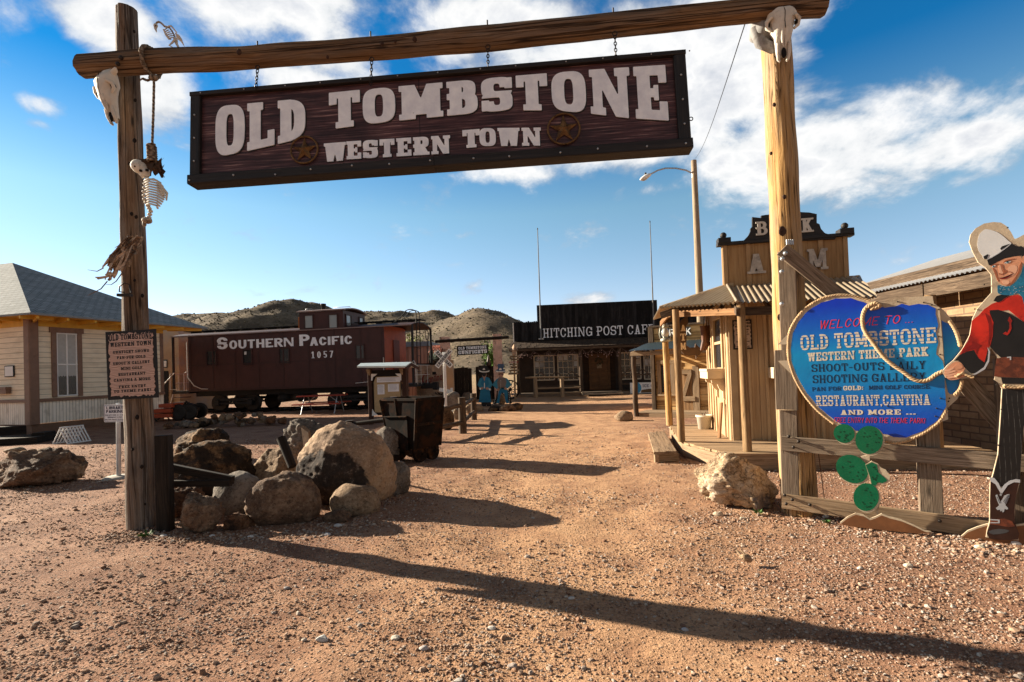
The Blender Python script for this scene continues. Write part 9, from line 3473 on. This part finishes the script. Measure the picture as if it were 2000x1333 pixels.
 f('nose_shade', flesh_d, [(580,670),(610,690),(620,740),(640,770),(670,768),(668,795),(640,820),(600,845),(545,828),(560,815),(600,828),(628,805),(612,760),(600,720)], .0034)
 f('brow', flesh_d, [(620,655),(650,618),(720,600),(800,590),(800,602),(730,618),(660,638),(632,670)], .0034)
 f('brow', flesh_d, [(430,700),(470,685),(520,670),(560,676),(540,690),(480,700),(440,720)], .0034)
 f('eye', wht, [(632,660),(660,640),(700,630),(740,632),(720,652),(680,668)], .0036,2)
 f('eye', wht, [(440,722),(465,700),(500,695),(496,712),(470,728)], .0036,2)
 irisc = plain('paint_iris', (.06,.22,.26),.4)
 f('iris', irisc, blob(686,649,17,15,12),.0044); f('iris', irisc, blob(470,712,14,13,12),.0044)
 f('pupil', blk, blob(686,648,7,7,10),.0051); f('pupil', blk, blob(470,711,6,6,10),.0051)
 f('eyelid', blk, [(628,662),(660,636),(700,624),(748,628),(700,632),(662,644)], .0051)
 f('mouth', redd, [(550,890),(600,885),(640,875),(700,850),(765,820),(740,850),(690,885),(640,905),(580,905)], .0036)
 f('mouth_line', blk, [(548,888),(600,884),(640,872),(700,848),(766,818),(702,858),(642,884),(600,892)], .0044)
 f('cheek_line', flesh_d, [(670,790),(730,790),(775,815),(765,822),(725,802),(675,802)], .0036)
 part('ear', flesh, [(915,560),(945,545),(960,600),(940,670),(915,660)], H, .0036,.001)
 # scarf
 sc = part('scarf', scarf, [(538,1000),(600,1005),(660,1020),(740,1005),(800,960),(860,890),(905,800),(940,690),(1040,700),(1080,900),(1060,1180),(1000,1330),(940,1290),(910,1180),(840,1120),(760,1150),(640,1150),(545,1125),(535,1060)], H, .0008,.0014,2)
 rs = random.Random(44)
 mb = MB()
 for _ in range(24):
  px,py = rs.uniform(560,930),rs.uniform(1010,1130)
  if py < 1000 + (px > 800) * 80 * 0: continue
  pol,fr = plane_poly([H((px - 12,py)),H((px,py - 5)),H((px + 12,py)),H((px,py + 5))],OFF,False)
  mb.prism(pol,fr,.0004,0,.0024)
 mb.build('scarf_dots', grey, sc)
 # shirt,vest,sleeve,hand
 part('shirt', red, [(705,655),(740,615),(790,580),(830,565),(900,530),(960,520),(1000,540),(1060,560),(1150,590),(1220,680),(1290,800),(1310,950),(1250,1080),(1150,1080),(1080,960),(1080,760),(1000,700),(900,620),(800,630),(770,690),(720,700)], S, 0)
 part('collar_patch', blk, [(820,530),(850,520),(905,525),(870,545),(855,560),(830,570),(800,560)], S, .0018)
 part('vest', blk, [(775,622),(830,618),(900,640),(950,668),(1000,700),(1100,770),(1130,900),(1100,940),(930,925),(850,930),(815,900),(780,860),(775,760),(785,690)], S, .0016)
 part('vest_emblem', red, [(862,775),(880,760),(890,770),(905,740),(905,700),(893,690),(905,662),(922,690),(915,705),(918,740),(905,768),(890,785)], S, .0032)
 part('sleeve', red, [(660,690),(690,665),(745,628),(775,640),(800,700),(795,790),(780,850),(765,870),(755,940),(740,960),(700,930),(670,880),(620,895),(580,912),(600,870),(635,820),(650,770)], S, .0024)
 part('sleeve_fold', redd, [(660,820),(690,835),(720,850),(700,870),(690,905),(680,870),(640,880),(590,905),(605,875),(660,845)], S, .0042,.0008)
 part('sleeve_fold', redd, [(745,640),(772,660),(790,720),(780,800),(765,850),(770,780),(768,710)], S, .0042,.0008)
 part('cuff', blk, [(580,912),(630,890),(672,880),(705,935),(742,962),(765,870),(775,890),(768,950),(740,1000),(690,1030),(655,1035),(610,990),(575,950),(545,950)], S, .0030)
 part('cuff_edge', grey, [(760,860),(778,890),(772,955),(745,1005),(690,1038),(655,1045),(690,1026),(738,992),(763,945),(768,890)], S, .0048,.0008)
 hd = part('hand', flesh, [(490,1005),(520,975),(555,955),(590,965),(615,1000),(605,1020),(630,1040),(600,1060),(560,1072),(520,1076),(495,1060),(482,1030)], S, .0040,.0014,2)
 for (a,b,c,d) in ((488,1015,540,1000),(486,1030,545,1018),(490,1046,552,1036),(500,1060,562,1052)):
  part('finger', flesh_l, [(a, b - 6),(a + 20, b - 9),(c, d - 7),(c + 10, d),(c, d + 4),(a + 20, b + 5),(a, b + 4)], S, .0056,.0014,2, hd)
  part('finger_shade', flesh_d, [(a + 2, b + 6),(a + 22, b + 6),(c, d + 5),(c, d + 8),(a + 20, b + 10)], S, .0056,.0008,0, hd)
 part('thumb', flesh, [(545,985),(575,968),(600,985),(590,1002),(560,1008),(540,1000)], S, .0056,.0014,2, hd)
 mb = MB(); twisted(mb,[PL(*S(p),FO + FN * (OFF + .012),FN) for p in ((555,1055),(600,1030),(640,1048),(670,1060))],.015,16,3,6,.02)
 mb.build('rope_end', MT['rope_tan'], root)
 # belt,rope,trousers,boots
 part('belt', brown, [(822,935),(860,928),(930,925),(1010,930),(1120,930),(1180,1000),(1180,1060),(1000,1062),(850,1056),(806,1052),(812,990)], S, .0026)
 part('buckle', grey, [(888,925),(915,922),(915,945),(907,945),(907,930),(888,932)], S, .0044,.001)
 part('sash', blk, [(850,1058),(1000,1062),(1180,1062),(1180,1104),(860,1100)], S, .0018)
 mb = MB(); twisted(mb,[PL(*p,FO + FN * (OFF + .010),FN) for p in ((1960,755),(1980,757),(2002,757),(2050,756))],.018,16,3,6,.02)
 mb.build('rope_belt', MT['rope_tan'], root)
 m, k = new_mat('pinstripe')
 gg = gcv(k)
 sx = k.n('ShaderNodeSeparateXYZ', Vector=gg).outputs[0]
 wv = k.math('ADD', sx, k.math('MULTIPLY', k.noise(gg, 3,3,.5),.03))
 ln = k.mapr(k.math('ABSOLUTE', k.math('SUBTRACT', k.math('FRACT', k.math('DIVIDE', wv, .034)),.5)),.44,.48,0,.5)
 fc_ = k.mapr(k.noise(gg,14,4,.6),.40,.6,0,1)
 finish(k, k.mix(k.math('MULTIPLY', ln, fc_),(.010,.009,.009),(.20,.19,.18)),.4, None, .35)
 part('trousers', m, [(1958,760),(2066,760),(2070,800),(2058,900),(2056,950),(2014,950),(2006,880),(1999,830),(1994,900),(1992,944),(1968,955),(1935,944),(1941,925),(1950,888),(1956,800)], I, .0010)
 part('boot', boot, [(1934,938),(1946,946),(1955,962),(1964,952),(1976,944),(1990,942),(1983,973),(1981,1000),(1982,1020),(1990,1042),(1988,1054),(1960,1055),(1932,1052),(1927,1042),(1934,1022),(1933,980)], I, .0028)
 part('boot', boot, [(2012,946),(2056,946),(2060,1000),(2068,1048),(2034,1056),(2014,1038)], I, .0028)
 part('boot_trim', grey, [(1934,932),(1942,934),(1950,944),(1955,955),(1962,946),(1972,939),(1984,936),(1992,937),(1992,943),(1980,942),(1968,948),(1957,964),(1953,962),(1944,946),(1934,940)], I, .0046,.001)
 part('boot_strap', brown, [(1934,1014),(1948,1014),(1962,1013),(1976,1018),(1982,1028),(1970,1030),(1950,1026),(1933,1024)], I, .0046,.001)
 part('strap_buckle', grey, [(1934,1014),(1952,1015),(1952,1022),(1934,1022),(1934,1020),(1949,1020),(1949,1017),(1934,1016)], I, .0058,.0008)
 part('toe_shine', grey_dark(),[(1930,1038),(1950,1033),(1970,1036),(1964,1041),(1940,1044)], I, .0044,.0006,2)
 # eagle on the boot shaft
 e = lambda p: (1800 + p[0] * .225,800 + p[1] * .225)
 silver = plain('paint_silver', (.33,.34,.36),.4)
 part('eagle', silver, [(640,745),(655,738),(668,770),(685,800),(700,780),(715,750),(740,738),(760,735),(758,760),(742,800),(725,830),(745,850),(750,865),(735,868),(720,862),(712,890),(700,892),(698,875),(685,885),(680,870),(655,872),(642,855),(660,845),(672,830),(655,790)], e, .0046,.001)
 part('eagle_star', silver, [(672,735),(682,733),(686,724),(690,733),(700,735),(692,742),(695,752),(686,746),(677,752),(680,742)], e, .0046,.001)
 mb = MB()
 for a,b in (((650,755),(675,815)),((660,750),(685,812)),((755,745),(715,810)),((748,742),(705,800)),((752,765),(720,820))):
  A,C = e(a),e(b)
  pol,fr = plane_poly([A,(A[0] + .7,A[1]),(C[0] + .7,C[1]),C],OFF,False)
  mb.prism(pol,fr,.0004,0,.0058)
 mb.build('eagle_feather_lines', blk, root)
 mb = MB()
 for p in ((1922,556),(1904,604),(1968,445),(1946,752),(1956,800),(1950,870)):
  mb.ball(PL(*p,FO + FN * OFF,FN),.007,6,4)
 mb.build('screw', MT['iron'], root)
def grey_dark(): return plain('paint_shine', (.06,.06,.065),.3)
cowboy()
